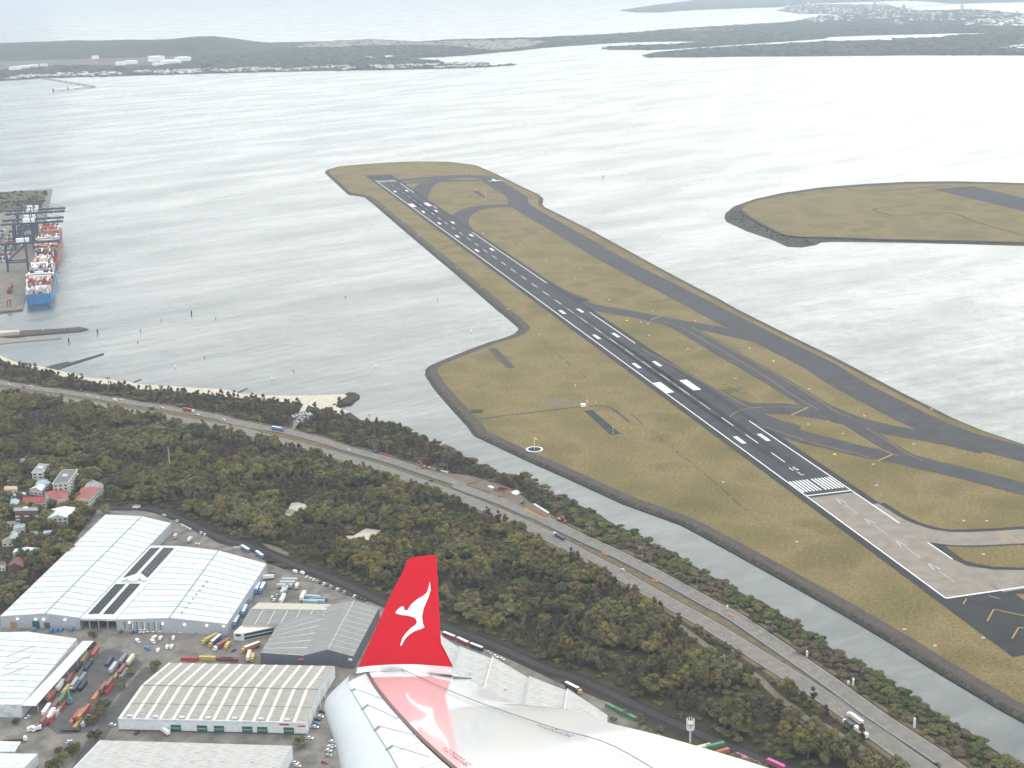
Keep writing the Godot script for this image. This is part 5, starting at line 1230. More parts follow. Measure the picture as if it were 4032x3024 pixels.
func paint_mat(c: String) -> StandardMaterial3D:
	if not M.has("paint_" + c):
		var p: Array = PAINT[c]
		var grey: float = (p[0] + p[1] + p[2]) / 3.0
		M["paint_" + c] = plain(L(lerpf(p[0], grey, 0.22) * 0.9, lerpf(p[1], grey, 0.22) * 0.9, lerpf(p[2], grey, 0.22) * 0.9), 0.5)
	return M["paint_" + c]
func wheels(t: Node, xs: float, zs: Array, r: float):
	for z in zs:
		for s in [-1.0, 1.0]:
			var g := Geo.new(); g.tube(Vector3(xs * s - 0.12, r, z), Vector3(xs * s + 0.12, r, z), r, r, 10); obj("wheel", g, M.tyre, t)
func profile(g: Geo, pts: Array, half: float, taper := 1.0):
	# side outline (z, y) run round, extruded across x
	var n := pts.size()
	for i in n:
		var a: Vector2 = pts[i]; var b: Vector2 = pts[(i + 1) % n]
		g.quad(Vector3(-half, a.y, a.x), Vector3(half, a.y, a.x), Vector3(half, b.y, b.x), Vector3(-half, b.y, b.x))
	var poly := PackedVector2Array(pts)
	var ids := Geometry2D.triangulate_polygon(poly)
	for i in range(0, ids.size(), 3):
		for s in [-1.0, 1.0]:
			var a := poly[ids[i]]; var b := poly[ids[i + 1]]; var c := poly[ids[i + 2]]
			var p := Vector3(half * s, a.y, a.x); var q := Vector3(half * s, b.y, b.x); var r := Vector3(half * s, c.y, c.x)
			if ((q - p).cross(r - p)).x * s > 0: g.tri(p, q, r)
			else: g.tri(p, r, q)
func vehicle(kind: String, col: String, label: String, category: String, at: Vector3, turn: float, group: String) -> Node3D:
	var t := thing({"car": "car", "van": "van", "semi": "semi_trailer_truck", "truck": "truck", "tipper": "tipper_truck", "trailer": "trailer", "bus": "bus", "forklift": "reach_stacker"}[kind], label, category, at, turn, group)
	var pm := paint_mat(col); var g := Geo.new()
	match kind:
		"car":
			profile(g, [Vector2(-2.25, 0.35), Vector2(-2.3, 0.75), Vector2(-1.2, 0.95), Vector2(2.1, 0.98), Vector2(2.3, 0.7), Vector2(2.2, 0.35)], 0.9); obj("body", g, pm, t)
			g = Geo.new(); profile(g, [Vector2(-1.2, 0.94), Vector2(-0.4, 1.46), Vector2(1.3, 1.48), Vector2(2.0, 0.96)], 0.78); obj("window", g, M.glass, t)
			g = Geo.new(); g.box(Vector3(-0.76, 1.44, -0.4), Vector3(0.76, 1.53, 1.3)); obj("roof", g, pm, t)
			wheels(t, 0.85, [-1.35, 1.35], 0.33)
		"van":
			profile(g, [Vector2(-2.7, 0.4), Vector2(-2.75, 1.0), Vector2(-2.0, 1.3), Vector2(-1.4, 2.15), Vector2(2.6, 2.25), Vector2(2.7, 0.4)], 0.98); obj("body", g, pm, t)
			g = Geo.new(); g.quad(Vector3(-0.9, 1.36, -2.02), Vector3(-0.9, 2.05, -1.52), Vector3(0.9, 2.05, -1.52), Vector3(0.9, 1.36, -2.02)); obj("windscreen", g, M.glass, t)
			wheels(t, 0.92, [-1.7, 1.6], 0.36)
		"semi":
			var cabc := {"red": "white", "cream": "white", "royal": "yellow", "redbox": "white", "orange": "yellow", "navy": "yellow", "blue": "blue", "black": "white", "white": "white", "yellow": "yellow"}.get(col, "white") as String
			profile(g, [Vector2(-7.6, 0.6), Vector2(-7.7, 1.8), Vector2(-7.2, 3.0), Vector2(-5.4, 3.3), Vector2(-5.3, 0.6)], 1.22); obj("cab", g, paint_mat(cabc), t)
			g = Geo.new(); g.box(Vector3(-1.1, 1.9, -7.55), Vector3(1.1, 2.8, -7.3)); obj("windscreen", g, M.glass, t)
			g = Geo.new(); g.box(Vector3(-1.0, 0.8, -6.0), Vector3(1.0, 1.25, 7.4)); obj("chassis", g, M.tyre, t)
			if col != "black":
				g = Geo.new(); g.box(Vector3(-1.25, 1.25, -4.9), Vector3(1.25, 3.9, 7.6)); obj("trailer_box", g, pm, t)
				if col in ["blue", "royal", "orange", "navy", "cream"]:
					g = Geo.new(); g.box(Vector3(-1.2, 3.9, -4.85), Vector3(1.2, 3.97, 7.55)); obj("trailer_roof", g, paint_mat("white"), t)
			wheels(t, 1.1, [-6.6, -3.6, 4.6, 5.9], 0.5)
		"truck", "tipper":
			profile(g, [Vector2(-4.4, 0.6), Vector2(-4.5, 1.7), Vector2(-4.1, 2.8), Vector2(-2.6, 2.9), Vector2(-2.5, 0.6)], 1.18); obj("cab", g, paint_mat("white") if kind == "tipper" or col == "navy" else pm, t)
			g = Geo.new(); g.box(Vector3(-1.05, 1.7, -4.42), Vector3(1.05, 2.5, -4.2)); obj("windscreen", g, M.glass, t)
			g = Geo.new(); g.box(Vector3(-1.0, 0.7, -2.6), Vector3(1.0, 1.1, 4.4)); obj("chassis", g, M.tyre, t)
			g = Geo.new()
			if kind == "tipper":
				profile(g, [Vector2(-2.3, 1.1), Vector2(-2.3, 2.5), Vector2(4.3, 2.5), Vector2(4.6, 1.1)], 1.25)
				g.box(Vector3(-1.2, 1.0, 5.2), Vector3(1.2, 2.4, 10.6)); wheels(t, 1.05, [6.2, 9.4], 0.5)
			else: g.box(Vector3(-1.2, 1.1, -2.3), Vector3(1.2, 3.4, 4.6))
			obj("load_box", g, pm, t)
			wheels(t, 1.05, [-3.5, 2.0, 3.3], 0.5)
		"trailer":
			if col == "black": g.box(Vector3(-1.25, 1.0, -6.1), Vector3(1.25, 1.35, 6.1))
			else: g.box(Vector3(-1.25, 1.2, -6.1), Vector3(1.25, 3.8, 6.1))
			obj("load_box", g, pm, t)
			g = Geo.new(); g.box(Vector3(-0.9, 0.7, -5.8), Vector3(0.9, 1.19, 5.8)); obj("chassis", g, M.tyre, t)
			if col == "blue":
				g = Geo.new(); g.box(Vector3(-1.2, 3.8, -6.05), Vector3(1.2, 3.87, 6.05)); obj("roof", g, paint_mat("white"), t)
			wheels(t, 1.1, [3.4, 4.7], 0.5)
		"bus":
			profile(g, [Vector2(-6.0, 0.5), Vector2(-6.1, 2.4), Vector2(-5.8, 3.1), Vector2(6.0, 3.1), Vector2(6.1, 0.5)], 1.25); obj("body", g, pm, t)
			g = Geo.new(); g.box(Vector3(-1.28, 1.5, -5.7), Vector3(1.28, 2.4, 5.7)); obj("window_band", g, M.glass, t)
			g = Geo.new(); g.box(Vector3(-1.1, 3.1, -5.6), Vector3(1.1, 3.2, 5.8)); obj("roof", g, paint_mat("white"), t)
			wheels(t, 1.15, [-3.8, 3.4], 0.5)
		"forklift":
			profile(g, [Vector2(-3.5, 0.8), Vector2(-3.5, 1.9), Vector2(3.2, 2.2), Vector2(3.6, 0.8)], 1.7); obj("body", g, pm, t)
			g = Geo.new(); g.box(Vector3(-0.8, 2.0, 0.2), Vector3(0.8, 3.6, 1.8)); obj("cab", g, M.glass, t)
			g = Geo.new(); g.beam(Vector3(0, 3.2, 3.0), Vector3(0, 8.2, -5.5), 0.9, 0.9); obj("boom", g, pm, t)
			g = Geo.new(); g.box(Vector3(-3.0, 7.0, -6.6), Vector3(3.0, 7.5, -5.0)); obj("spreader", g, paint_mat("yellow"), t)
			wheels(t, 1.6, [-2.4, 2.4], 0.85)
	return t
func where(kind: String, q: Vector2) -> String:
	if q.y < -1350 and q.x > -340 and near_line(q, pl(ROADB_PLAN)) > 16: return "in the beach car park"
	if near_line(q, pl(ROADB_PLAN)) < 12: return "on the beachside carriageway of the highway"
	if near_line(q, pl(ROADA_PLAN)) < 12: return "on the inland carriageway of the highway"
	if q.y < -1085: return "behind the long white warehouse"
	if q.x > -60: return "beside the stepped warehouse along the railway"
	if q.y < -985 and q.x > -200: return "in the yard right of the white warehouse"
	if q.x > -215 and q.y < -945: return "docked along the white warehouse side wall"
	if q.y < -925: return "in front of the white warehouse gable"
	if q.y < -875 and q.x > -310: return "in the forecourt between the warehouses"
	if q.x > -150: return "beside the tan striped warehouse wall"
	return "in the container yard at the lower left"
func vehicles():
	M.tyre = plain(L(0.015, 0.015, 0.016), 0.85)
	var protos := {}
	for v in VEHICLES:
		var at := Vector3(v[2], 0.22, v[3])
		var w := where(v[0], Vector2(v[2], v[3]))
		var words := {"car": "car", "van": "van", "semi": "semi-trailer truck", "truck": "truck", "tipper": "tipper truck with trailer", "trailer": "trailer", "bus": "bus", "forklift": "container reach stacker"}
		var cw: String = COLOUR_WORD.get(v[1], v[1])
		var label := "%s %s %s" % [cw, words[v[0]], w]
		var group := "%ss %s" % [words[v[0]], w]
		var key: String = v[0] + v[1]
		if protos.has(key): dup(protos[key], at, deg_to_rad(v[4]), label, group)
		else: protos[key] = vehicle(v[0], v[1], label, {"semi": "truck", "tipper": "truck", "forklift": "reach stacker"}.get(v[0], v[0]), at, deg_to_rad(v[4]), group)
func containers():
	var protos := {}
	for c in CONTAINERS:
		var at := Vector3(c[1], c[2] + 0.1, c[3])
		var low: bool = c[2] < 1.0
		var place := "in the container yard at the lower left"
		if c[1] > 0: place = "along the railway just beyond the wing"
		elif c[1] > -215 and c[3] < -940: place = "lying flat in the yard right of the white warehouse"
		elif c[1] > -250: place = "in the row behind the tan striped warehouse"
		var label := "%s shipping container %s%s" % [COLOUR_WORD.get(c[0], c[0]), "stacked second high " if not low else "", place]
		var group := "shipping containers " + place
		if protos.has(c[0]): dup(protos[c[0]], at, deg_to_rad(c[4]), label, group)
		else:
			var t := thing("shipping_container", label, "container", at, deg_to_rad(c[4]), group)
			protos[c[0]] = t
			var g := Geo.new(); g.box(Vector3(-1.16, 0.12, -6.0), Vector3(1.16, 2.5, 6.0))
			for i in 20:
				for s in [-1.0, 1.0]:
					g.box(Vector3(1.16 * s - 0.04, 0.2, -5.7 + i * 0.58), Vector3(1.16 * s + 0.04, 2.45, -5.42 + i * 0.58))
			obj("body", g, paint_mat(c[0]), t)
			g = Geo.new()
			for x in [-1.18, 1.18]:
				for z in [-6.03, 6.03]: g.box(Vector3(x - 0.05, 0, z - 0.05), Vector3(x + 0.05, 2.6, z + 0.05))
				g.beam(Vector3(x, 2.55, -6), Vector3(x, 2.55, 6), 0.12, 0.1); g.beam(Vector3(x, 0.06, -6), Vector3(x, 0.06, 6), 0.12, 0.12)
			obj("frame", g, paint_mat(c[0]), t)
			for s in [-0.58, 0.58]:
				g = Geo.new(); g.box(Vector3(s - 0.53, 0.15, 6.0), Vector3(s + 0.53, 2.45, 6.06)); obj("door", g, paint_mat(c[0]), t)
const VEHICLES := [["car","white",-600.6,-1632.7,-119],["car","white",-570.8,-1621.6,-117],["car","white",-491.3,-1578.9,-119],["car","white",-477.6,-1567.7,-119],["car","white",-447,-1556.8,-119],["car","white",-392.6,-1522.9,-118],["car","white",-346.8,-1494.2,-121],["car","white",-313.8,-1473.4,-138],["van","white",-453.7,-1556.3,-119],["car","black",-578.6,-1619.7,-119],["car","silver",-406.7,-1528.3,-118],["semi","red",-358.9,-1506.6,-120],["semi","blue",-248.6,-1431.5,-119],["car","white",-166.5,-1361.2,-132],["car","black",-194.6,-1358,51],["car","silver",-57.3,-1255.6,-142],["car","black",-78.3,-1265.1,44],["car","black",-82.3,-1258.1,44],["tipper","navy",35.5,-1120.8,33],["car","white",85.2,-1047,32],["semi","cream",212.6,-803.7,23],["truck","navy",206.9,-798.1,23],["trailer","white",212.5,-786.6,23],["car","black",249.6,-750,-155],["semi","blue",-202.1,-1022.6,178],["semi","blue",-198.5,-1023.4,177],["semi","blue",-206.3,-1003,178],["semi","blue",-208.6,-981.2,178],["semi","blue",-205.3,-982,178],["semi","blue",-211.3,-963,178],["semi","blue",-208.2,-963.8,178],["trailer","blue",-225.7,-1103.3,-141],["trailer","blue",-211.6,-1090,-145],["trailer","white",-198.4,-1043.9,-79],["van","blue",-356.6,-959.8,6],["van","blue",-343.3,-958.4,5],["van","blue",-339.9,-957.7,5],["van","blue",-336.4,-958.9,4],["van","blue",-328.8,-959.1,4],["van","blue",-279.7,-954.3,2],["van","white",-276.6,-954,-179],["van","white",-273.9,-953.9,-179],["van","white",-271.2,-954.6,-179],["van","white",-267.2,-954.4,-179],["van","white",-262,-954.5,-179],["van","white",-247.5,-952.7,180],["van","white",-263.5,-942.8,-24],["van","white",-259,-941.4,-8],["van","white",-249.6,-940.9,6],["van","white",-274.5,-937.1,-142],["van","white",-263.3,-935.8,-142],["van","white",-256.3,-921.6,6],["van","white",-250.8,-926.7,3],["van","white",-247.8,-927.2,2],["car","red",-239.9,-951.4,-179],["car","black",-235,-950.4,-179],["van","blue",-264.5,-925.2,-126],["car","navy",-291.2,-953.9,8],["car","black",-281.7,-952.6,-6],["van","white",-177.8,-1056.5,42],["van","white",-171.6,-1053.6,42],["car","white",-166.7,-1045.8,-11],["car","white",-163.6,-1043,-11],["car","white",-160.5,-1040.2,-11],["car","silver",-157.5,-1037.5,-11],["car","black",-154.5,-1034.7,-11],["car","white",-151.4,-1032,-12],["car","black",-148.4,-1029.3,-12],["car","silver",-145.4,-1026.5,-12],["car","black",-142.5,-1023.9,-12],["car","white",-139.5,-1021.2,-12],["car","black",-136.5,-1018.5,-12],["car","silver",-133.6,-1015.8,-13],["car","black",-130.7,-1013.2,-13],["car","black",-127.8,-1010.6,-13],["car","white",-124.9,-1007.9,-13],["car","black",-122,-1005.3,-13],["car","black",-119.1,-1002.7,-13],["car","black",-116.3,-1000.1,-14],["trailer","silver",-179,-1036.7,-93],["trailer","silver",-179.9,-1031.2,-93],["trailer","silver",-181.3,-1026,-93],["truck","cream",-171.8,-1027.1,-2],["semi","white",-164.5,-1007.8,-3],["trailer","silver",-181.3,-1017.5,-3],["trailer","silver",-179.6,-1020.4,-4],["car","white",-188.7,-1009,-3],["car","silver",-185,-1011.8,-3],["car","white",-186.3,-1004,-3],["trailer","white",-179.5,-1002.7,-4],["semi","yellow",-222.2,-936.2,145],["semi","royal",-217.7,-932.6,161],["semi","redbox",-211.8,-926.4,147],["truck","yellow",-207.5,-924.5,171],["car","navy",-201.9,-920,-33],["semi","orange",-190.2,-921.2,132],["truck","yellow",-186,-905.3,-176],["trailer","cream",-189.1,-907.9,-177],["bus","red",-49.1,-933.8,-133],["bus","red",-39,-924.3,-137],["bus","navy",-29,-915,-131],["car","silver",-20.4,-908.1,-134],["car","white",-15.4,-902,-136],["car","white",-11,-898,-132],["semi","navy",36.6,-851.2,-139],["semi","redbox",-306.8,-817.7,148],["truck","white",-310.3,-813.3,105],["semi","black",-318.1,-800.2,-85],["car","white",-319.8,-830.1,149],["car","white",-283.4,-797.9,-38],["car","black",-243.2,-807.1,165],["truck","white",-224.6,-806.3,40],["trailer","black",-286.5,-811.8,88],["car","white",-261.4,-817.9,-103],["forklift","teal",-298.2,-849.9,20],["car","black",-127.9,-829.3,-107],["car","white",-128.4,-823,-107],["car","black",-129.5,-819,-106],["car","blue",-129.6,-813.9,-106],["car","white",-129.9,-809.9,-106],["car","white",-116.7,-791.1,-106],["car","silver",-115.9,-785.8,-106],["car","white",-117.7,-784.9,-106],["car","white",-118.1,-780.7,-106],["car","silver",-117.5,-775,-106],["car","white",-136.6,-767,-106],["car","white",-134.9,-763.8,-106],["car","red",-118.8,-767.2,-106],["car","white",-131.6,-796.1,-106],["car","white",-313.4,-1189.1,46],["car","white",-298.8,-1174.4,39],["truck","silver",-291.4,-1136.2,2],["truck","cream",-277.3,-1127.7,-6],["car","white",-269.7,-1119.7,-84],["car","silver",-293.3,-1165.4,2],["car","white",-291.2,-1163.1,2],["car","silver",-289.1,-1160.9,2],["car","white",-287,-1158.6,2],["car","silver",-284.9,-1156.3,1],["car","white",-282.8,-1154.1,1],["car","black",-273.4,-1146.9,1],["car","white",-271.4,-1145,1],["car","black",-269.4,-1143.1,1],["car","white",-267.4,-1141.1,1],["car","white",-345.9,-1210.4,4],["car","white",-344.5,-1211.5,1],["car","white",-342.5,-1210.2,4],["car","white",-341.1,-1211.3,1],["car","white",-239.8,-1480.4,-147],["car","silver",-237.3,-1476.1,-16],["car","white",-236.5,-1483.6,-147],["car","black",-233.8,-1477.9,-16],["car","white",-233.1,-1486.3,-148],["car","silver",-230.3,-1479.8,-16],["car","white",-229.6,-1488.1,-148],["car","black",-226.8,-1481.6,-16],["car","white",-225.9,-1488.7,-148],["car","silver",-233.6,-1471.7,-16],["car","white",-231.3,-1473.6,-147],["car","black",-228.8,-1473.4,-16],["car","white",-226.6,-1475.3,-148],["car","silver",-223.6,-1481.4,-16],["car","white",-228,-1467.1,-147],["car","black",-230.2,-1465.2,-16],["car","white",-232.1,-1461.3,-147],["car","silver",-228.2,-1492.3,-16],["car","white",-222.9,-1485.6,-148],["car","black",-235.8,-1469.8,-16],["car","white",-222.1,-1488.5,-148],["car","silver",-230.4,-1494.6,-16],["car","red",-225.1,-1466.1,-34]]
const CONTAINERS := [["red",-230.6,0.00,-906.9,-96],["yellow",-218.2,0.00,-907.6,-96],["maroon",-205.2,0.00,-905,-96],["maroon",-202.3,0.00,-904.5,-100],["brown",-306,2.62,-876.3,-3],["brown",-307.7,0.00,-885.8,-3],["silver",-302.3,0.00,-875.2,-3],["white",-309.6,2.62,-867.7,-3],["orange",-311.7,2.62,-853.5,-3],["ochre",-303.4,2.62,-860.2,-3],["green",-302.9,2.62,-848.2,-3],["brown",-304.4,2.62,-842,-3],["white",-308.6,2.62,-834.6,-3],["white",-303.9,2.62,-828.3,-3],["red",-303,0.00,-826.3,-4],["brown",-306,2.62,-821.8,-3],["silver",-301.8,0.00,-835.6,-4],["red",-301.1,0.00,-842.4,-4],["red",-299.1,2.62,-915.2,-3],["yellow",-305.6,0.00,-911.1,-3],["green",-299.1,0.00,-911.6,-3],["navy",-286.6,0.00,-905.5,-4],["slate",-276.5,2.62,-903.9,-5],["navy",-276.4,0.00,-902.7,-5],["cream",-271,2.62,-902.9,-5],["silver",-280.1,2.62,-891.7,-4],["brown",-273.2,2.62,-888.4,-5],["sky",-272.1,0.00,-887.2,-5],["ochre",-276,0.00,-884.4,-5],["brown",-276.6,2.62,-869.2,-5],["brown",-279.3,2.62,-863.5,-5],["red",-275.9,0.00,-865.3,-5],["orange",-282.2,0.00,-855.6,-5],["ochre",-283.6,2.62,-827.5,-5],["red",-285.9,2.62,-826.3,-4],["silver",-279.8,0.00,-822.7,-5],["ochre",-283.8,0.00,-818.9,-5],["orange",-288.1,0.00,-825.7,-4],["red",-282.3,2.62,-832.2,-5],["navy",-306.2,0.00,-897.9,-3],["navy",-300,0.00,-899.2,-3],["slate",-298.9,0.00,-882.4,-4],["black",-295.5,0.00,-870.5,-4],["navy",-299.3,0.00,-869.2,-4],["green",119.6,2.62,-771.5,-68],["orange",122.2,0.00,-768.4,-68],["cream",111.2,2.62,-769.6,-68],["magenta",134.8,2.62,-756.3,-136],["magenta",152.5,2.62,-749.2,-136],["sky",-156.9,0.00,-1006.6,-102],["slate",-150.6,0.00,-1002.4,-101],["sky",-152.6,0.00,-998.6,-101],["sky",-157.4,0.00,-997.9,-101],["green",61,0.00,-825.3,-139],["green",66.3,0.00,-819.3,-139],["green",70.7,0.00,-814.3,-139]]

# ---------------------------------------------------------------- airfield furniture
func airfield_things():
	sheet("old_pavement_strip", pl([-30.2,-1755.4,-19.6,-1760.1,4.6,-1663.3,-5.8,-1661]), 0.1, M.perimeter)
	sheet("old_pavement_strip", pl([78,-1479.5,87.2,-1481.9,111.5,-1396.1,100.3,-1393.6]), 0.1, M.shoulder)
	sheet("old_pavement_strip", pl([-78.2,-3132.8,-67,-3139.5,-49.8,-3053.9,-52,-3044.3,-55,-3046.7]), 0.1, M.shoulder)
	var g := Geo.new(); ribbon(g, pl([-44.7,-1455.7,-42.5,-1456,-39.4,-1456.3,-35.6,-1457,-31.4,-1458.2,-27.4,-1460,-23.1,-1462.2,-17.8,-1464.8,-10.7,-1467.6,-0.8,-1470.9,11.3,-1474.6,23.6,-1478.2,34.5,-1481.6,43.5,-1484.7,51.7,-1487.7,58.9,-1490.3,65,-1492.3,69.6,-1493.4,72.8,-1493.9,75.5,-1494.1,78.8,-1494.4,82.9,-1495.1,87.3,-1495.9,91.7,-1496.5,95.6,-1496.3,98.9,-1495.5,101.9,-1494.2,104.6,-1492,107.2,-1488.7,109.6,-1483.9,111.8,-1477.7,113.8,-1471,115.9,-1464.3,118.1,-1456.9,120.4,-1448.9,122.5,-1441.7,123.9,-1436.7]), -2.0, 2.0, 0.09); struct("service_track", g, M.perimeter)
	g = Geo.new(); ribbon(g, pl([201.2,-2001.7,204.9,-2003.3,210.3,-2005.6,216.3,-2008.1,222.1,-2010.5,228,-2012.7,234.3,-2015,240,-2017,244,-2018.4]), -2.5, 2.5, 0.09); struct("service_track", g, M.perimeter)
	for y in [[165.6,-1739.2,172.7,-1719.1,183,-1690.1,194.1,-1658.6,204,-1630.9,212.1,-1608.5,219.5,-1587.9,226.6,-1568.6,233.3,-1549.8,240.1,-1529.9,246.8,-1509.8,252.8,-1492.3,257.8,-1480,261.7,-1475.2,264.7,-1475.8,266.8,-1478.6,268.4,-1480.3], [231.6,-1446.2,233,-1449.1,234.9,-1453.3,237.3,-1457.9,240,-1462,242.9,-1465.6,246.1,-1469.1,249.8,-1472.2,253.9,-1474.7,258.6,-1476.4,263.8,-1477.6,269.5,-1478.4,275.7,-1478.7,282.8,-1478.7,290.8,-1478.1,298.6,-1477.3,305.3,-1476.6,310.8,-1475.9,315.5,-1475.1,319.3,-1474.4,322,-1473.9], [251.5,-1424.5,254.5,-1420.2,258.8,-1414,263.7,-1406.9,268.8,-1399.7,274.5,-1391.8,281,-1383,286.9,-1374.8,291.1,-1368.7,292.4,-1366.1,291.7,-1365.7,290.9,-1365.7,292.2,-1363.7,296.4,-1359.2,302.3,-1353.2,308.8,-1346.6,315,-1340.4,320.7,-1334.7,326.5,-1329,332,-1323.4,337.1,-1317.9,341.7,-1312.1,346,-1306.1,349.6,-1300.8,352.1,-1297.2], [271.4,-1454.8,273.2,-1451.3,275.7,-1446.3,278.9,-1440.5,282.4,-1434.4,286.4,-1428.1,291,-1421.3,295.9,-1414,300.8,-1406.4,305.9,-1398.1,311.2,-1389.1,316.6,-1380.2,322,-1372,327.3,-1364.5,332.7,-1357.5,338.2,-1351,343.6,-1345,349.2,-1339.8,355,-1335.2,360.4,-1330.9,365,-1326.5,368.6,-1321.7,371.5,-1316.7,373.7,-1312.3,375.3,-1309.2], [343.6,-1411.5,345.8,-1402.4,348.9,-1389.4,352.2,-1375.5,355.1,-1364,357.1,-1355.9,358.8,-1349.4,360.4,-1343.6,362.3,-1337.3,364.6,-1329.8,367.3,-1321.7,369.7,-1314.5,371.3,-1309.4], [365.3,-1397.3,367.2,-1391.3,369.9,-1382.7,372.9,-1372.7,375.6,-1362.6,378,-1351.9,380.2,-1340.2,382.4,-1328.8,384.7,-1319,387.4,-1310.7,390.4,-1303.6,393.2,-1297.7,395.1,-1293.6], [242,-1845.7,245,-1836.3,249.2,-1823.1,254.1,-1807.2,259.2,-1790.2,264.3,-1772.1,269.7,-1752.4,275.6,-1731,282,-1707.9,289.3,-1681.9,297.5,-1653.4,305.7,-1624.7,313,-1598.4,319.4,-1574.5,325.3,-1551.9,330.6,-1531,335.3,-1512.2,339.1,-1495.3,342.3,-1480.2,345.1,-1467.1,348,-1456.4,351.2,-1448.3,354.5,-1442.6,357.4,-1438.7,359.4,-1435.8], [206.3,-1882.6,209.8,-1878,214.8,-1871.4,220.4,-1863.1,225.4,-1853.3,229.5,-1842.7,233.2,-1831,237.3,-1816.8,242.4,-1798.9,249.1,-1775.6,257,-1747.9,265.2,-1719,272.6,-1692.1,279.3,-1667.6,285.7,-1644,291.6,-1621.3,297.1,-1599.6,301.9,-1578.6,306.1,-1558.4,310.1,-1539.4,314.1,-1521.8,318.5,-1504.9,323.1,-1488.9,327.1,-1475.3,330,-1465.7]]:
		g = Geo.new(); ribbon(g, pl(y), -0.32, 0.32, 0.29); struct("taxiway_line", g, M.yellow)
	var bars := pl([192.2,-1895.2,207.5,-1910.9,297.9,-1448,321.2,-1473.9,351.7,-1295.6,370.4,-1313.6,408.8,-1111.3,416.2,-1085.9])
	for i in 4:
		g = Geo.new(); ribbon(g, bars.slice(2 * i, 2 * i + 2), -1.0, 1.0, 0.3); struct("holding_bar", g, M.yellow)
	var ch := pl([333.8,-972.2,339,-981.3,341.9,-942.3,352.9,-961.6,352.9,-961.6,372.1,-949.7,350.2,-913.8,360.7,-930.8,360.7,-930.8,366.8,-929.7,356.9,-985.2,363.8,-980.1])
	for i in ch.size() / 2:
		g = Geo.new(); ribbon(g, ch.slice(2 * i, 2 * i + 2), -0.5, 0.5, 0.3); struct("blast_pad_line", g, M.yellow)
	# a drain line trodden through the grass, bare soil and lush patches
	for dl in [[35.4,-1810.7,59.7,-1712.6,72.2,-1666.2], [80,-1636.9,92.2,-1592.9,102.7,-1556.7], [127.9,-1465.9,139.2,-1420.3], [143.5,-1405.9,151.9,-1370], [157.6,-1355.5,170.9,-1305.5,187,-1246,199.2,-1194.3,212.7,-1140.9], [-10.5,-2627.2,13.2,-2540.8,38,-2464.7,72.4,-2335.5]]:
		var ln := pl(dl); var d := 0.0; var total := 0.0
		for i in ln.size() - 1: total += ln[i].distance_to(ln[i + 1])
		g = Geo.new()
		while d < total - 6:
			var run := rng.randf_range(6, 26)
			var a := along(ln, d); var b := along(ln, minf(d + run, total))
			var o: Vector2 = (a[1] as Vector2).orthogonal(); var wd := rng.randf_range(0.35, 1.2)
			up(g, v3(a[0] + o * wd, 0.05), v3(a[0] - o * wd * 0.6, 0.05), v3(b[0] - o * wd, 0.05), v3(b[0] + o * wd * 0.5, 0.05))
			d += run + rng.randf_range(1, 9)
		struct("drain_line", g, M.drain)
	var sp: Array = [47.7,-1515.5,16.8,15,-38.6,-1486.3,7.6,6.2,244.9,-1543.3,17,19.4]
	for k in 3:
		var c0 := Vector2(sp[4 * k], sp[4 * k + 1]); var e0 := Vector2(sp[4 * k + 2], sp[4 * k + 3])
		g = Geo.new()
		for i in [46, 30, 60][k]:
			var q := c0 + Vector2(rng.randfn(), rng.randfn()) * e0 * 0.42
			var p := PackedVector2Array(); var rr := rng.randf_range(1.2, 3.6)
			for j in 7: p.append(q + Vector2(cos(TAU * j / 7), sin(TAU * j / 7)) * rr * rng.randf_range(0.5, 1.2) * Vector2(1.7, 1))
			g.sheet(p, 0.03 + i * 0.0006)
		struct(["bare_soil", "scrub_patch", "lush_grass"][k], g, [M.dirt, M.scrub, M.lush][k])
	g = Geo.new()
	var pm := plain(L(0.75, 0.75, 0.72), 0.6); var om := plain(L(0.5, 0.12, 0.05), 0.6)
	var ring: Array = [21.2,-1352.8,29.8,-1352.2]
	var c := Vector3(ring[0], 0, ring[1]); var r := c.distance_to(Vector3(ring[2], 0, ring[3]))
	var t := thing("windsock_circle", "white ringed windsock circle beside the canal seawall", "windsock", c)
	g = Geo.new(); g.rev([Vector2(r - 1.8, 0.16), Vector2(0, 0.161)], 40); 
	for i in g.n.size(): g.n[i] = Vector3.UP
	obj("disc", g, M.shoulder, t)
	g = Geo.new(); g.rev([Vector2(r, 0.02), Vector2(r, 0.2), Vector2(r - 1.8, 0.2), Vector2(r - 1.8, 0.1)], 40); obj("ring", g, M.paint, t)
	g = Geo.new(); g.tube(Vector3(0, 0, 0), Vector3(0, 12, 0), 0.28, 0.18); obj("mast", g, pm, t)
	g = Geo.new(); g.tube(Vector3(0, 11.4, 0), Vector3(3.2, 10.4, 0.6), 0.75, 0.3, 8); obj("sock", g, plain(L(0.75, 0.6, 0.4), 0.8), t)
	g = Geo.new(); g.rev([Vector2(0, 12), Vector2(0.42, 12.3), Vector2(0.42, 12.8), Vector2(0, 13.1)], 8); obj("beacon", g, red_light(), t)
	var ma: Array = [82,-1492.1,11.5,103.5,-1398,7,21.2,-1352.8,9.5,-47.7,-3053.6,13,-99,-3442.2,10.5,-70.5,-3131.7,4.5,73.1,-1571.3,4,92.7,-1503.3,4]
	var words := ["tall lattice mast above the red and white hut", "orange tipped light mast on the dark pavement strip", "", "red lit mast inside the far taxiway loop", "short red and white mast at the runway's far end", "small red lit pole beside the far loop mast", "thin white pole in the grass left of the hut", "thin white pole right of the hut"]
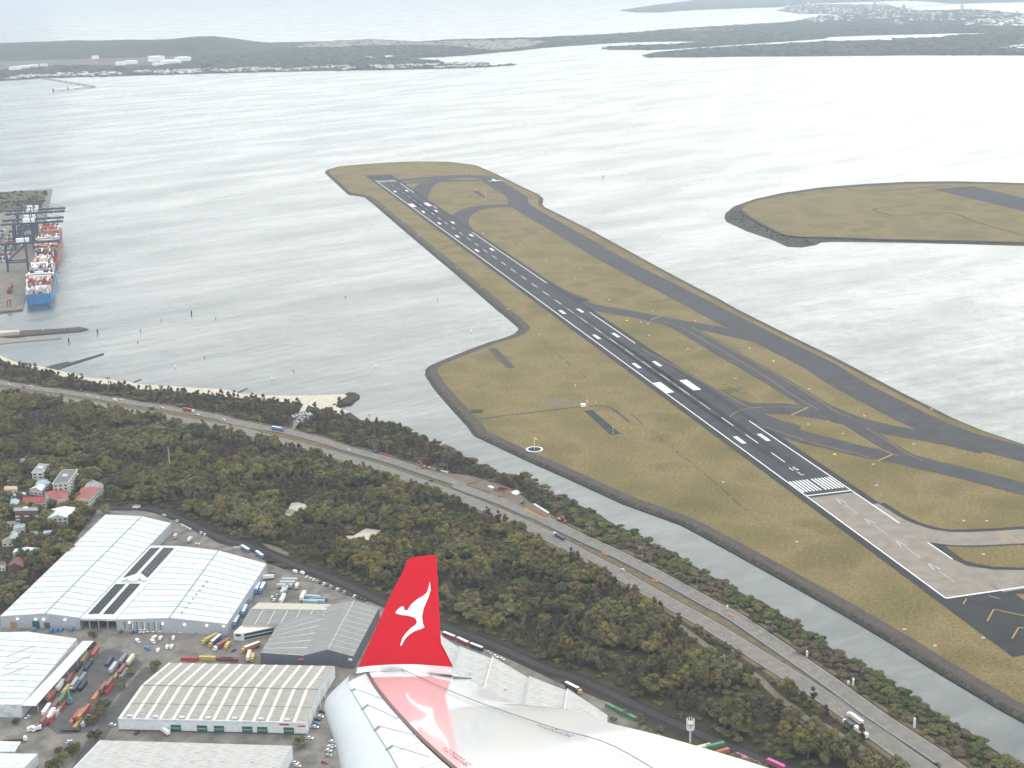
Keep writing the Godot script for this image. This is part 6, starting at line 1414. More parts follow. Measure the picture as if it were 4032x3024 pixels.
	for i in ma.size() / 3:
		if i == 2: continue
		var h: float = ma[3 * i + 2]
		var m := thing("mast", words[i], "mast", Vector3(ma[3 * i], 0, ma[3 * i + 1]))
		var k := 4
		for j in k:
			g = Geo.new(); g.beam(Vector3(0, h * j / k, 0), Vector3(0, h * (j + 1) / k, 0), 0.7 if h > 10 else 0.4, 0.7 if h > 10 else 0.4); obj("section", g, om if j % 2 and i < 5 else pm, m)
		if i in [0, 1, 3, 5]:
			g = Geo.new(); g.rev([Vector2(0, h), Vector2(0.5, h + 0.3), Vector2(0.5, h + 0.8), Vector2(0, h + 1.1)], 8); obj("beacon", g, red_light(), m)
		g = Geo.new(); g.box(Vector3(-0.9, 0, -0.9), Vector3(0.9, 0.4, 0.9)); obj("base", g, M.concrete, m)
	var hut := thing("equipment_hut", "white equipment hut with red base under the lattice mast", "hut", Vector3(ma[0] - 4, 0, ma[1]))
	g = Geo.new(); g.box(Vector3(-2.9, 0, -2), Vector3(2.4, 1.2, 2)); obj("base", g, om, hut)
	g = Geo.new(); g.box(Vector3(-2.9, 1.2, -2), Vector3(2.4, 3.8, 2)); obj("wall", g, pm, hut)
	g = Geo.new(); g.box(Vector3(-3.1, 3.8, -2.2), Vector3(2.6, 4.1, 2.2)); obj("roof", g, pm, hut)
	var mk: Array = [102.7,-2175.9,199.5,-1946.8,177.1,-1881.2,185.9,-1869.4,181.3,-1806.4,222.7,-1731,260.9,-1593.5,337.6,-1544.8,300.5,-1731.5,251,-1881,74.6,-1688.4,112.1,-1551.5,153.7,-1396,309,-1414.8,337.4,-1381.3,94.7,-2326.9,113.9,-2255.8,144.4,-2022.4,73.3,-1580.4,337.4,-1544.2,309.2,-1414.8,337.7,-1381.3,373.9,-1439.2,399.7,-1342.6,333.6,-1228.2,345.2,-1285.6,385.6,-1137.4,404.8,-1135.7,378.7,-1064.2,234.2,-1098.2,194.7,-1245.1,450.6,-1457.6,37.7,-1823.9,74.6,-1688.4,112.1,-1551.5,153.7,-1396,-3,-1975.8,10.2,-2828.7,-21.3,-2637.4,19.5,-2484.1,102.6,-2176,-2.5,-1976.7,-43.5,-2129.5,-85.2,-2282.6,-125.9,-2436.5,-167.1,-2590.4,-206.5,-2735.8,-252.3,-2906.7,-384.9,-3413,61.2,-2329.6,278.8,-931.8,293,-905.2,330.3,-915.7]
	var mm := plain(L(0.5, 0.5, 0.46), 0.7)
	for i in mk.size() / 2:
		var o := thing("marker_board", "small white marker board standing in the airfield grass", "marker board", Vector3(mk[2 * i], 0, mk[2 * i + 1]), RUNWAY_TURN, "white marker boards across the airfield")
		g = Geo.new(); profile(g, [Vector2(-0.7, 0.15), Vector2(0, 1.0), Vector2(0.7, 0.15)], 1.1); obj("board", g, mm, o)
		g = Geo.new(); g.box(Vector3(-1.5, 0, -0.7), Vector3(1.5, 0.15, 0.7)); obj("base", g, M.concrete, o)
	mk = [158.9,-1890.9,318.7,-1665,314.8,-1316.4,-47.4,-2596.4]
	for i in mk.size() / 2:
		var o := thing("marker_board", "small yellow marker board standing in the airfield grass", "marker board", Vector3(mk[2 * i], 0, mk[2 * i + 1]), RUNWAY_TURN, "yellow marker boards across the airfield")
		g = Geo.new(); profile(g, [Vector2(-0.8, 0.15), Vector2(0, 1.4), Vector2(0.8, 0.15)], 1.4); obj("board", g, plain(L(0.75, 0.65, 0.04), 0.5), o)
		g = Geo.new(); g.box(Vector3(-1.7, 0, -0.8), Vector3(1.7, 0.15, 0.8)); obj("base", g, M.concrete, o)
	var pp: Array = [-30.2,-3272,-39.4,-3303.2]
	var dir := Vector3(pp[2] - pp[0], 0, pp[3] - pp[1]).normalized()
	airliner(Vector3(pp[0], 0.2, pp[1]), atan2(-dir.x, -dir.z))
	# western field hut and slipway
func red_light() -> Material:
	if not M.has("red_light"):
		var m := plain(L(0.8, 0.1, 0.05), 0.4)
		m.emission_enabled = true; m.emission = Color(1, 0.22, 0.12); m.emission_energy_multiplier = 0.9
		M.red_light = m
	return M.red_light
func airliner(at: Vector3, turn: float):
	var t := thing("airliner", "white airliner taxiing at the runway's far end", "airliner", at, turn)
	var wh := plain(L(0.8, 0.8, 0.8), 0.35)
	var g := Geo.new()
	var st := [[-18.5, 0.1, 3.2], [-17.5, 1.0, 3.3], [-15, 1.8, 3.6], [10, 1.9, 3.6], [16, 1.1, 4.2], [19.5, 0.25, 4.6]]
	for i in st.size() - 1: g.tube(Vector3(0, st[i][2], st[i][0]), Vector3(0, st[i + 1][2], st[i + 1][0]), st[i][1], st[i + 1][1], 12, i == 0 or i == 4)
	obj("fuselage", g, wh, t)
	for s in [-1.0, 1.0]:
		g = Geo.new(); slab4(g, Vector3(1.5 * s, 2.6, -3.5), Vector3(16.8 * s, 3.8, 5.6), Vector3(16.8 * s, 3.8, 7.2), Vector3(1.5 * s, 2.6, 4.2), 0.4); obj("wing", g, wh, t)
		g = Geo.new(); g.tube(Vector3(5.2 * s, 1.8, -4.4), Vector3(5.2 * s, 1.8, -0.6), 1.0, 0.7, 10); obj("engine", g, plain(L(0.6, 0.6, 0.62), 0.4), t)
		g = Geo.new(); slab4(g, Vector3(0.5 * s, 4.6, 14.5), Vector3(6.8 * s, 5.0, 18.3), Vector3(6.8 * s, 5.0, 19.6), Vector3(0.5 * s, 4.6, 18.4), 0.25); obj("tailplane", g, wh, t)
		g = Geo.new(); g.tube(Vector3(2.8 * s, 0, 1.6), Vector3(2.8 * s, 2.6, 1.6), 0.45, 0.3, 6); obj("main_gear", g, M.tyre, t)
	g = Geo.new(); profile(g, [Vector2(12.5, 5.0), Vector2(17.4, 12.2), Vector2(19.4, 12.2), Vector2(18.8, 5.0)], 0.2); obj("tail_fin", g, paint_mat("red"), t)
	g = Geo.new(); g.tube(Vector3(0, 0, -14), Vector3(0, 2.2, -14), 0.35, 0.25, 6); obj("nose_gear", g, M.tyre, t)

# ---------------------------------------------------------------- highway furniture
func roadside():
	var ra := pl(ROADA_PLAN); var rb := pl(ROADB_PLAN)
	# painted lines, part of each road
	for e in [[ra, 7.5, get_node("road")], [rb, 6.8, get_node("road_001")]]:
		var g := Geo.new(); ribbon(g, e[0], -e[1] + 0.7, -e[1] + 0.95, 0.12); obj("edge_line", g, M.paint_old, e[2])
		g = Geo.new(); ribbon(g, e[0], e[1] - 0.95, e[1] - 0.7, 0.12); obj("edge_line", g, M.paint_old, e[2])
		g = Geo.new()
		var d := 0.0
		while d < 1250.0:
			for off in [-1.9, 1.9]:
				var a := along(e[0], d); var b := along(e[0], d + 3.0)
				var s: Vector2 = a[1].orthogonal()
				up(g, v3(a[0] + s * (off - 0.1), 0.12), v3(a[0] + s * (off + 0.1), 0.12), v3(b[0] + s * (off + 0.1), 0.12), v3(b[0] + s * (off - 0.1), 0.12))
			d += 9.0
		stuff(obj("lane_dashes", g, M.paint_old, e[2]))
	var g := Geo.new(); ribbon(g, rb, 8.2, 8.2 + 3.4, 0.05); ribbon(g, rb, -8.4, -12.5, 0.045); struct("road_verge", g, M.dry_grass)
	g = Geo.new(); ribbon(g, ra, -8.4, -12.0, 0.042); ribbon(g, ra, 8.4, 13.0, 0.04); struct("road_verge", g, M.dry_grass)
	# crash barrier between the carriageways
	var steel := plain(L(0.14, 0.16, 0.19), 0.6)
	var fence := thing("crash_barrier", "dark crash barrier along the highway's median strip", "barrier")
	var inner := PackedVector2Array()
	for i in range(rb.size() / 3, rb.size()):
		var s := side(rb, i) * 7.7
		if not _seaward(rb[i] + s, rb): inner.append(rb[i] + s)
		else: inner.append(rb[i] - s)
	for i in inner.size() - 1:
		g = Geo.new(); g.beam(v3(inner[i], 0.6), v3(inner[i + 1], 0.6), 0.5, 1.1); obj("rail", g, steel, fence)
	var po: Array = [-472.5,-1600.5,15.5,-408.4,-1583.9,9,-422.2,-1407.5,9,-335.1,-1309.5,25]
	var words := ["tall floodlight pole with wide head beside the beach scrub", "tall pale pole in the scrub behind the beach", "pale pole standing in the bushland at left", "tall timber pole rising from the bushland"]
	var wood := plain(L(0.33, 0.29, 0.22), 0.9)
	for i in 4:
		var h: float = po[3 * i + 2]
		var t := thing("tall_pole", words[i], "pole", Vector3(po[3 * i], 0, po[3 * i + 1]))
		g = Geo.new(); g.tube(Vector3.ZERO, Vector3(0, h, 0), 0.7, 0.5, 8); obj("shaft", g, wood, t)
		g = Geo.new(); g.box(Vector3(-2.6 if i == 0 else -1.1, h - 0.8, -0.6), Vector3(2.6 if i == 0 else 1.1, h + 0.2, 0.6)); obj("head", g, plain(L(0.12, 0.11, 0.1), 0.8), t)
	var tw: Array = [104.9,-777.2,19.5]
	var t := thing("phone_mast", "white phone mast with ring of antenna panels by the railway", "mast", Vector3(tw[0], 0, tw[1]))
	var h: float = tw[2]; var wh := plain(L(0.6, 0.6, 0.58), 0.6)
	g = Geo.new(); g.tube(Vector3.ZERO, Vector3(0, h - 3, 0), 0.75, 0.6, 10); obj("shaft", g, plain(L(0.4, 0.41, 0.42), 0.7), t)
	for k in 2:
		g = Geo.new(); g.rev([Vector2(0.5, h - 7.6 + k * 4.4), Vector2(2.3, h - 7.4 + k * 4.4), Vector2(2.3, h - 7.1 + k * 4.4), Vector2(0.5, h - 7.0 + k * 4.4)], 12); obj("platform", g, wh, t)
		for j in 9:
			var a := TAU * j / 9 + k * 0.3
			g = Geo.new(); g.box(Vector3(-0.25, h - 7.0 + k * 4.0, -0.2), Vector3(0.25, h - 3.9 + k * 3.6, 0.2), Transform3D(Basis(Vector3.UP, -a), Vector3(cos(a) * 2.3, 0, sin(a) * 2.3))); obj("antenna_panel", g, wh, t)
	# street lights
	var lampm := plain(L(0.3, 0.31, 0.32), 0.6)
	for i in 16:
		var a := along(rb, 40.0 + i * 68.0)
		var s: Vector2 = a[1].orthogonal() * 9.0
		if not _seaward(a[0] + s, rb): s = -s
		var l := thing("street_light", "grey street light on the beach side of the highway", "street light", v3(a[0] + s), atan2(s.x, s.y), "street lights along the highway")
		g = Geo.new(); g.tube(Vector3.ZERO, Vector3(0, 10, 0), 0.16, 0.1, 6); obj("pole", g, lampm, l)
		g = Geo.new(); g.tube(Vector3(0, 10, 0), Vector3(0, 10.6, -3.4), 0.09, 0.07, 6); obj("arm", g, lampm, l)
		g = Geo.new(); g.box(Vector3(-0.25, 10.45, -4.2), Vector3(0.25, 10.7, -3.3)); obj("head", g, lampm, l)
	# orange water barriers and road works
	var orange := plain(L(0.75, 0.2, 0.03), 0.5)
	var ob: Array = [72.9,-1080.3,108.5,-1025.2,158.3,-961.1,-187.2,-1383.8,-189.9,-1387]
	for i in ob.size() / 2:
		var q := Vector2(ob[2 * i], ob[2 * i + 1])
		var b := thing("road_barrier", "orange plastic barrier on the highway edge", "barrier", v3(q, 0.1), 0, "orange road barriers")
		for k in 3:
			g = Geo.new(); profile(g, [Vector2(-0.9, 0), Vector2(-0.9, 0.9), Vector2(0.9, 0.9), Vector2(0.9, 0)], 0.5)
			var s := obj("barrier_unit", g, orange, b); s.position = Vector3((k - 1) * 1.6, 0, (k - 1) * 1.5)
	var wk: Array = [["excavator",-139.2,-1353.4,22,"teal excavator beside the highway road works","teal",2],["pipes",-130.1,-1348.2,-134,"row of red barriers lying along the road works","red",2],["pipes",-72.7,-1297.5,-131,"white pipes lying beside the highway works","white",2],["excavator",-87.6,-1303.2,57,"orange excavator at the left end of the works","orange",2],["pit",-11.2,-1237.3,-125,"rust coloured square shaft frame at the works","white",2],["tarp",0.8,-1229.3,-128,"white tarpaulin spread at the works","white",2],["excavator",7.4,-1200.5,-169,"green excavator at the works by the canal trees","green",2],["pipes",24.5,-1187.5,-152,"long white conveyor lying along the works","white",2],["pipes",21.2,-1177.6,-143,"red steel barriers edging the works","redbox",2],["excavator",39.4,-1157.4,-145,"orange excavator at the right end of the works","orange",2],["sheds",-21.5,-1239.7,-140,"white and blue site hut at the works","sky",2],["heaps",-36.6,-1259.2,-135,"pale rubble heaps left of the shaft frame","white",2],["heaps",-8.1,-1222.6,-141,"pale rubble heaps below the tarpaulin","white",2],["cabinet",247.7,-794.5,-92,"tall white roadside sign board by the canal scrub","white",6.5],["cabinet",222.6,-850.7,-92,"tall pale roadside board at the scrub edge","white",5],["cabinet",219.9,-852.5,-92,"low white roadside cabinet beside the pale board","white",2.2],["cabinet",157.3,-971.9,-93,"white roadside cabinet near the orange barrier","white",3],["cabinet",200.7,-893.3,-93,"white roadside board where the barrier ends","white",4]]
	for w in wk:
		var at := Vector3(w[1], 0.12, w[2])
		match w[0]:
			"excavator":
				t = thing("excavator", w[4], "excavator", at, deg_to_rad(w[3]))
				var cm := paint_mat(w[5])
				for s in [-1.2, 1.2]:
					g = Geo.new(); profile(g, [Vector2(-2, 0.1), Vector2(-2.2, 0.6), Vector2(-1.8, 1), Vector2(1.8, 1), Vector2(2.2, 0.6), Vector2(2, 0.1)], 0.35); var o := obj("track", g, M.tyre, t); o.position.x = s
				g = Geo.new(); g.box(Vector3(-1.4, 1.1, -1.6), Vector3(1.4, 2.4, 2.6)); obj("body", g, cm, t)
				g = Geo.new(); g.box(Vector3(-1.4, 2.4, -1.6), Vector3(-0.1, 3.6, 0.3)); obj("cab", g, M.glass, t)
				g = Geo.new(); g.beam(Vector3(0.3, 2.2, -1.6), Vector3(0.3, 6.2, -5.0), 0.6, 0.8); obj("boom", g, cm, t)
				g = Geo.new(); g.beam(Vector3(0.3, 6.2, -5.0), Vector3(0.3, 2.4, -7.6), 0.5, 0.6); obj("stick", g, cm, t)
				g = Geo.new(); g.box(Vector3(-0.5, 1.4, -8.2), Vector3(1.1, 2.6, -7.0)); obj("bucket", g, cm, t)
			"pit":
				t = thing("shaft_frame", w[4], "shaft", at, deg_to_rad(w[3]))
				for e in 4:
					g = Geo.new(); g.box(Vector3(-5.5, 0, 4.6), Vector3(5.5, 1.3, 5.4)); var o := obj("wall_panel", g, plain(L(0.3, 0.09, 0.05), 0.9), t); o.rotation.y = e * PI / 2
				g = Geo.new(); g.box(Vector3(-4.6, 0, -4.6), Vector3(4.6, 0.15, 4.6)); obj("floor", g, M.ballast, t)
			"tarp":
				t = thing("tarpaulin", w[4], "tarpaulin", at, deg_to_rad(w[3]))
				g = Geo.new(); slab4(g, Vector3(-5, 0.5, 3), Vector3(5, 0.4, 3), Vector3(5, 0.6, -3), Vector3(-5, 0.9, -3), 0.1); slab4(g, Vector3(-5, 0.9, -3), Vector3(5, 0.6, -3), Vector3(4.5, 0.1, -5), Vector3(-4.5, 0.2, -5), 0.1); obj("sheet", g, paint_mat("white"), t)
			"pipes":
				t = thing("pipe_stack", w[4], "pipes", at, deg_to_rad(w[3]))
				for k in 3:
					g = Geo.new(); g.tube(Vector3(k * 0.8, 0.4, -13), Vector3(k * 0.8, 0.4, 13), 0.38, 0.38, 8); obj("pipe", g, paint_mat(w[5]), t)
			"sheds":
				t = thing("site_hut", w[4], "site hut", at, deg_to_rad(w[3]))
				g = Geo.new(); g.box(Vector3(-1.5, 0, -3), Vector3(1.5, 2.5, 3)); obj("wall", g, paint_mat(w[5]), t)
				g = Geo.new(); g.box(Vector3(-1.6, 2.5, -3.1), Vector3(1.6, 2.65, 3.1)); obj("roof", g, paint_mat("white"), t)
			"heaps":
				t = thing("rubble_heap", w[4], "rubble", at, deg_to_rad(w[3]), "rubble heaps at the road works")
				for k in 5:
					g = Geo.new(); g.rev([Vector2(2.6 - k * 0.3, 0), Vector2(1.6, 0.8), Vector2(0.5, 1.3 - k * 0.1), Vector2(0, 1.4)], 7); var o := obj("mound", g, M.dirt, t); o.position = Vector3(k * 2.9 - 6, 0, sin(k * 2.1) * 2.2)
			"cabinet":
				t = thing("roadside_cabinet", w[4], "cabinet", at, deg_to_rad(w[3]))
				g = Geo.new(); g.box(Vector3(-0.9, 0.3, -0.6), Vector3(0.9, w[6], 0.6)); obj("box", g, wh, t)
				g = Geo.new(); g.box(Vector3(-1.1, 0, -0.8), Vector3(1.1, 0.3, 0.8)); obj("base", g, M.concrete, t)
	# hedge and fence along the railway
	var rail := pl(RAIL_PLAN)
	for e in [-2.2, -0.75, 0.75, 2.2]:
		g = Geo.new(); ribbon(g, rail, e - 0.12, e + 0.12, 0.32); obj("rail", g, plain(L(0.12, 0.1, 0.09), 0.5), get_node("railway_bed"))
# ---------------------------------------------------------------- the aircraft's own wing
func p3(a: Array) -> Array:
	var o := []
	for i in range(0, a.size(), 3): o.append(Vector3(a[i], a[i + 1], a[i + 2]))
	return o
func strip(g: Geo, a: Array, b: Array, up_dir: Vector3):
	for i in a.size() - 1:
		if (b[i] - a[i]).cross(b[i + 1] - a[i]).dot(up_dir) > 0: g.quad(a[i], b[i], b[i + 1], a[i + 1])
		else: g.quad(a[i], a[i + 1], b[i + 1], b[i])
func smooth_normals(g: Geo):
	var s := {}
	for i in g.v.size():
		var k := Vector3i((g.v[i] * 500).round()); s[k] = s.get(k, Vector3.ZERO) + g.n[i]
	for i in g.v.size(): g.n[i] = (s[Vector3i((g.v[i] * 500).round())] as Vector3).normalized()
func fine(a: Array, n: int) -> Array:
	# a smooth curve through the points
	var o := []
	for i in a.size() - 1:
		var p0: Vector3 = a[maxi(i - 1, 0)]; var p1: Vector3 = a[i]; var p2: Vector3 = a[i + 1]; var p4: Vector3 = a[mini(i + 2, a.size() - 1)]
		for k in n: o.append(p1.cubic_interpolate(p2, p0, p4, k / float(n)))
	o.append(a[a.size() - 1])
	return o
func aircraft_wing():
	var t := thing("aircraft_wing", "white airliner wing with red winglet bearing a white kangaroo", "aircraft wing")
	var le := fine(p3([-3.089,446.463,-24.124,-3.249,446.796,-23.099,-3.316,447.238,-21.777,-2.953,447.959,-19.766,-2.620,448.566,-18.079,-2.333,449.162,-16.407,-1.946,449.952,-14.200,-1.582,450.668,-12.200]), 5); var la := fine(p3([-2.965,447.295,-22.275,-2.760,447.680,-21.204,-2.397,448.291,-19.513,-2.016,448.942,-17.711,-1.710,449.439,-16.340,-1.480,449.839,-15.230,-1.278,450.191,-14.254,-1.050,450.623,-13.050]), 5); var lb := fine(p3([-2.712,447.030,-23.130,-2.463,447.494,-21.837,-2.109,448.088,-20.196,-1.738,448.664,-18.610,-1.338,449.257,-16.984,-1.025,449.688,-15.809,-0.769,450.022,-14.901,-0.345,450.573,-13.405]), 5); var lc := fine(p3([-2.102,447.125,-23.030,-1.804,447.431,-22.217,-1.262,448.004,-20.692,-0.621,448.634,-19.025,-0.025,449.175,-17.612,0.511,449.636,-16.412,1.137,450.148,-15.092,1.848,451.210,-12.175]), 5); var te := fine(p3([-1.198,447.293,-22.646,-0.801,447.787,-21.308,-0.069,448.651,-18.982,0.668,449.046,-18.038,1.200,449.531,-16.768,1.744,449.947,-15.706,2.526,450.626,-13.939,3.217,451.288,-12.194]), 5)
	var ax := p3([-2.946,446.922,-23.377,0.883,0.228,0.410,0.003,0.871,-0.491,-0.469,0.435,0.769,-0.094,0.943,-0.320])
	var o: Vector3 = ax[0]; var ch: Vector3 = ax[1]; var up_: Vector3 = ax[2]; var wn: Vector3 = ax[3]; var n: Vector3 = ax[4]
	var skin := plain(L(0.80, 0.80, 0.80), 0.12); skin.clearcoat_enabled = true; skin.clearcoat = 1.0; skin.clearcoat_roughness = 0.04
	var slatm := corr(L(0.47, 0.50, 0.52), 0.05); slatm.roughness = 0.4; slatm.uv1_scale = Vector3(1, 1, 1) * 0.6
	var panelm := plain(L(0.56, 0.61, 0.65), 0.35)
	var seal := plain(L(0.10, 0.05, 0.05), 0.6); var dark := plain(L(0.12, 0.125, 0.12), 0.6)
	# upper skin from the front seal to the trailing edge, slightly arched
	var g := Geo.new()
	var rows := 8
	var prev := lb
	for r in range(1, rows + 1):
		var row := []
		for i in lb.size():
			var f := r / float(rows)
			row.append((lb[i] as Vector3).lerp(te[i], f) + n * 0.02 * sin(PI * f))
		strip(g, prev, row, n); prev = row
	smooth_normals(g)
	obj("upper_skin", g, skin, t)
	g = Geo.new()
	var under := []; var und2 := []
	for i in le.size(): under.append((la[i] as Vector3) - n * 0.42); und2.append((te[i] as Vector3) - n * 0.03)
	strip(g, under, und2, -n); strip(g, te, und2, ch)
	obj("lower_skin", g, plain(L(0.55, 0.57, 0.6), 0.4), t)
	# fixed nose panels behind the slats, one to a bay
	var cuts := [0, 4, 9, 15, 21, 27, 35]
	for k in 6:
		g = Geo.new()
		var a := la.slice(cuts[k], cuts[k + 1] + 1); var b := lb.slice(cuts[k], cuts[k + 1] + 1)
		var m := []
		for i in a.size(): m.append((a[i] as Vector3).lerp(b[i], 0.45) + n * 0.012); b[i] = (b[i] as Vector3) - (b[i] - a[i]).normalized() * 0.05
		var span: Vector3 = (a[a.size() - 1] - a[0]).normalized() * 0.02
		a[0] += span; b[0] += span; m[0] += span
		strip(g, a, m, n); strip(g, m, b, n)
		smooth_normals(g)
		obj("nose_panel", g, panelm, t)
	g = Geo.new()
	var low := []; var low2 := []
	for i in la.size(): low.append((la[i] as Vector3) - n * 0.05); low2.append((lb[i] as Vector3) - n * 0.05)
	strip(g, low, low2, n); obj("slat_gap", g, dark, t)
	var sl := p3([-2.775,447.664,-21.245,-2.725,447.618,-21.397,-2.119,448.118,-20.104,-2.395,448.323,-19.421,-2.337,448.208,-19.774,-1.755,448.731,-18.409,-2.021,448.954,-17.675,-1.977,448.860,-17.963,-1.389,449.230,-17.047,-1.723,449.447,-16.313,-1.662,449.371,-16.552,-1.115,449.739,-15.632])
	for k in 4:
		g = Geo.new()
		var d0: Vector3 = sl[3 * k] + n * 0.022; var d1: Vector3 = sl[3 * k + 1] + n * 0.022; var d2: Vector3 = sl[3 * k + 2] + n * 0.018
		g.beam(d0, d1, 0.02, 0.01); obj("slot", g, dark, t)
		g = Geo.new(); g.beam(d1, d2, 0.009, 0.006); obj("panel_joint", g, plain(L(0.3, 0.33, 0.36), 0.6), t)
	# drooped slats: curved down from the inner edge to the leading edge and under
	for k in 3:
		var from: int = [0, 4, 24][k]; var to: int = [4, 24, 35][k]
		g = Geo.new()
		var a := la.slice(from, to + 1); var e := le.slice(from, to + 1)
		var pr := []
		for i in a.size(): pr.append((a[i] as Vector3) + n * 0.015)
		for r in range(1, 8):
			var f := r / 7.0; var row := []
			for i in a.size():
				var q: Vector3 = (a[i] as Vector3).lerp(e[i], sin(f * PI / 2))
				row.append(q + n * (0.015 + 0.14 * sin(f * PI) * 0.6 - 0.10 * f * f))
			strip(g, pr, row, n); pr = row
		var curl := []
		for i in a.size(): curl.append((e[i] as Vector3).lerp(a[i], 0.35) - n * 0.3)
		strip(g, pr, curl, -n)
		smooth_normals(g)
		obj("slat", g, slatm, t)
	g = Geo.new()
	for i in range(4, la.size() - 1): g.beam((la[i] as Vector3) + n * 0.02, (la[i + 1] as Vector3) + n * 0.02, 0.012, 0.008)
	obj("slat_edge", g, plain(L(0.24, 0.25, 0.26), 0.6), t)
	g = Geo.new()
	for i in lb.size() - 1: g.beam((lb[i] as Vector3) + n * 0.004, (lb[i + 1] as Vector3) + n * 0.004, 0.05, 0.03)
	obj("front_seal", g, seal, t)
	g = Geo.new()
	var at_c := []
	for q in lc: at_c.append((q as Vector3) + n * 0.020)
	for i in at_c.size() - 1: g.beam(at_c[i], at_c[i + 1], 0.014, 0.006)
	obj("hinge_line", g, dark, t)
	# winglet: outline on its own canted plane, with thickness
	var wl := p3([-2.898,447.000,-23.392,-2.628,447.544,-23.535,-2.304,448.210,-23.714,-2.061,448.647,-23.814,-1.959,448.857,-23.870,-1.913,448.914,-23.875,-1.793,448.964,-23.830,-1.634,449.012,-23.760,-1.463,449.047,-23.675,-1.429,449.042,-23.652,-1.414,448.742,-23.472,-1.392,448.353,-23.239,-1.370,447.925,-22.983,-1.341,447.566,-22.762,-1.298,447.501,-22.699,-1.209,447.447,-22.614,-1.141,447.409,-22.552])
	var base := p3([-2.898,447.000,-23.392,-2.627,447.090,-23.277,-2.171,447.215,-23.070,-1.647,447.327,-22.813,-1.159,447.384,-22.548])
	var red := plain(L(0.54, 0.02, 0.035), 0.25); red.metallic_specular = 0.25
	var loop := []
	for i in fine(wl, 3): loop.append(i)
	for i in range(base.size() - 2, 0, -1): loop.append(base[i])
	var flat := PackedVector2Array()
	for q in loop: flat.append(Vector2((q - o).dot(ch), (q - o).dot(up_)))
	var cen := Vector2.ZERO
	for q in flat: cen += q / flat.size()
	g = Geo.new()
	var ids := Geometry2D.triangulate_polygon(flat)
	# two lens-like faces: thin at the rim, thick in the middle
	for s in [1.0, -1.0]:
		var rim := []; var in1 := []; var mid: Vector3 = o + ch * cen.x + up_ * cen.y + wn * 0.034 * s
		for q in flat:
			rim.append(o + ch * q.x + up_ * q.y + wn * 0.018 * s)
			var z := q.lerp(cen, 0.25)
			in1.append(o + ch * z.x + up_ * z.y + wn * 0.030 * s)
		for i in rim.size():
			var j := (i + 1) % rim.size()
			if (in1[i] - rim[i]).cross(rim[j] - rim[i]).dot(wn * s) > 0: g.quad(rim[i], in1[i], in1[j], rim[j]); g.tri(in1[i], mid, in1[j])
			else: g.quad(rim[i], rim[j], in1[j], in1[i]); g.tri(in1[i], in1[j], mid)
	smooth_normals(g)
	var rim2 := []
	for i in flat.size():
		var q := flat[i]; var w := flat[(i + 1) % flat.size()]
		g.quad(o + ch * q.x + up_ * q.y + wn * 0.018, o + ch * q.x + up_ * q.y - wn * 0.018, o + ch * w.x + up_ * w.y - wn * 0.018, o + ch * w.x + up_ * w.y + wn * 0.018)
	var wlt := obj("winglet", g, red, t)
	wlt.set_meta("label", "red winglet with white kangaroo emblem")
	# emblem laid on the inboard face
	var kr: Array = [160.4,153.6,162.4,139.1,157.9,126.8,147.5,107.3,143.8,92.4,145.9,79.9,148.8,73.5,141.4,70.6,129.5,68.1,117.6,62.4,108.6,55.3,100.2,42.6,97.8,44.4,102.6,56.8,110.1,65.2,120.6,73.5,131,79.3,133.4,84.2,129.6,90.6,122.1,93.5,113.1,95.9,99.6,97.6,89,100.9,87.5,102.7,92,107.6,99.6,112.3,105,112.7,106.2,106.9,110.1,105.4,113.1,105.3,120.6,115,132.6,123.1,147.5,129.9,154.1,134.5,158,144.4]
	var kp := PackedVector2Array()
	for i in range(0, kr.size(), 2): kp.append(Vector2(kr[i], kr[i + 1]) / 100.0)
	g = Geo.new()
	ids = Geometry2D.triangulate_polygon(kp)
	for i in range(0, ids.size(), 3):
		var v := []
		for k in 3: v.append(o + ch * kp[ids[i + k]].x + up_ * kp[ids[i + k]].y + wn * 0.042)
		if (v[1] - v[0]).cross(v[2] - v[0]).dot(wn) > 0: g.tri(v[0], v[1], v[2])
		else: g.tri(v[0], v[2], v[1])
	obj("emblem", g, plain(L(0.82, 0.82, 0.82), 0.3), wlt)
	# blended tip cap between wing and winglet
	var cap := fine(p3(WCAP_PLAN), 4); var bs := fine(base, 4)
	g = Geo.new()
	var last := []
	for q in cap: last.append((q as Vector3) + n * 0.02)
	for r in range(1, 6):
		var f := r / 5.0; var row := []
		for i in cap.size():
			var q: Vector3 = (cap[i] as Vector3).lerp(bs[i] + wn * 0.03, f)
			row.append(q - n * 0.10 * sin(f * PI) * 0.5)
		strip(g, last, row, n + wn); last = row
	smooth_normals(g)
	obj("tip_cap", g, skin, t)
	g = Geo.new()
	var tipend: Vector3 = p3(WCAP_PLAN)[4]
	g.tube(tipend - n * 0.03, tipend + ch * 0.35 - n * 0.05, 0.03, 0.008, 6); obj("static_wick", g, dark, t)
	# rows of small stencilled marks, too small to read
	var mk := p3([-0.957,449.618,-16.034,-0.605,450.035,-14.912,0.218,449.447,-16.882,0.663,449.832,-15.882])
	for e in 2:
		var a: Vector3 = mk[2 * e]; var b: Vector3 = mk[2 * e + 1]; var d := (b - a).normalized(); var s := n.cross(d).normalized()
		var r := RandomNumberGenerator.new(); r.seed = 5 + e
		g = Geo.new()
		var x := 0.0; var ln := a.distance_to(b)
		while x < ln:
			var w := r.randf_range(0.01, 0.03)
			for k in 3:
				if r.randf() < 0.6: g.beam(a + d * x + s * (k - 1) * 0.03 + n * 0.024, a + d * (x + w) + s * (k - 1 + r.randf_range(-0.5, 0.5)) * 0.03 + n * 0.024, 0.009, 0.004)
			x += w + r.randf_range(0.008, 0.02)
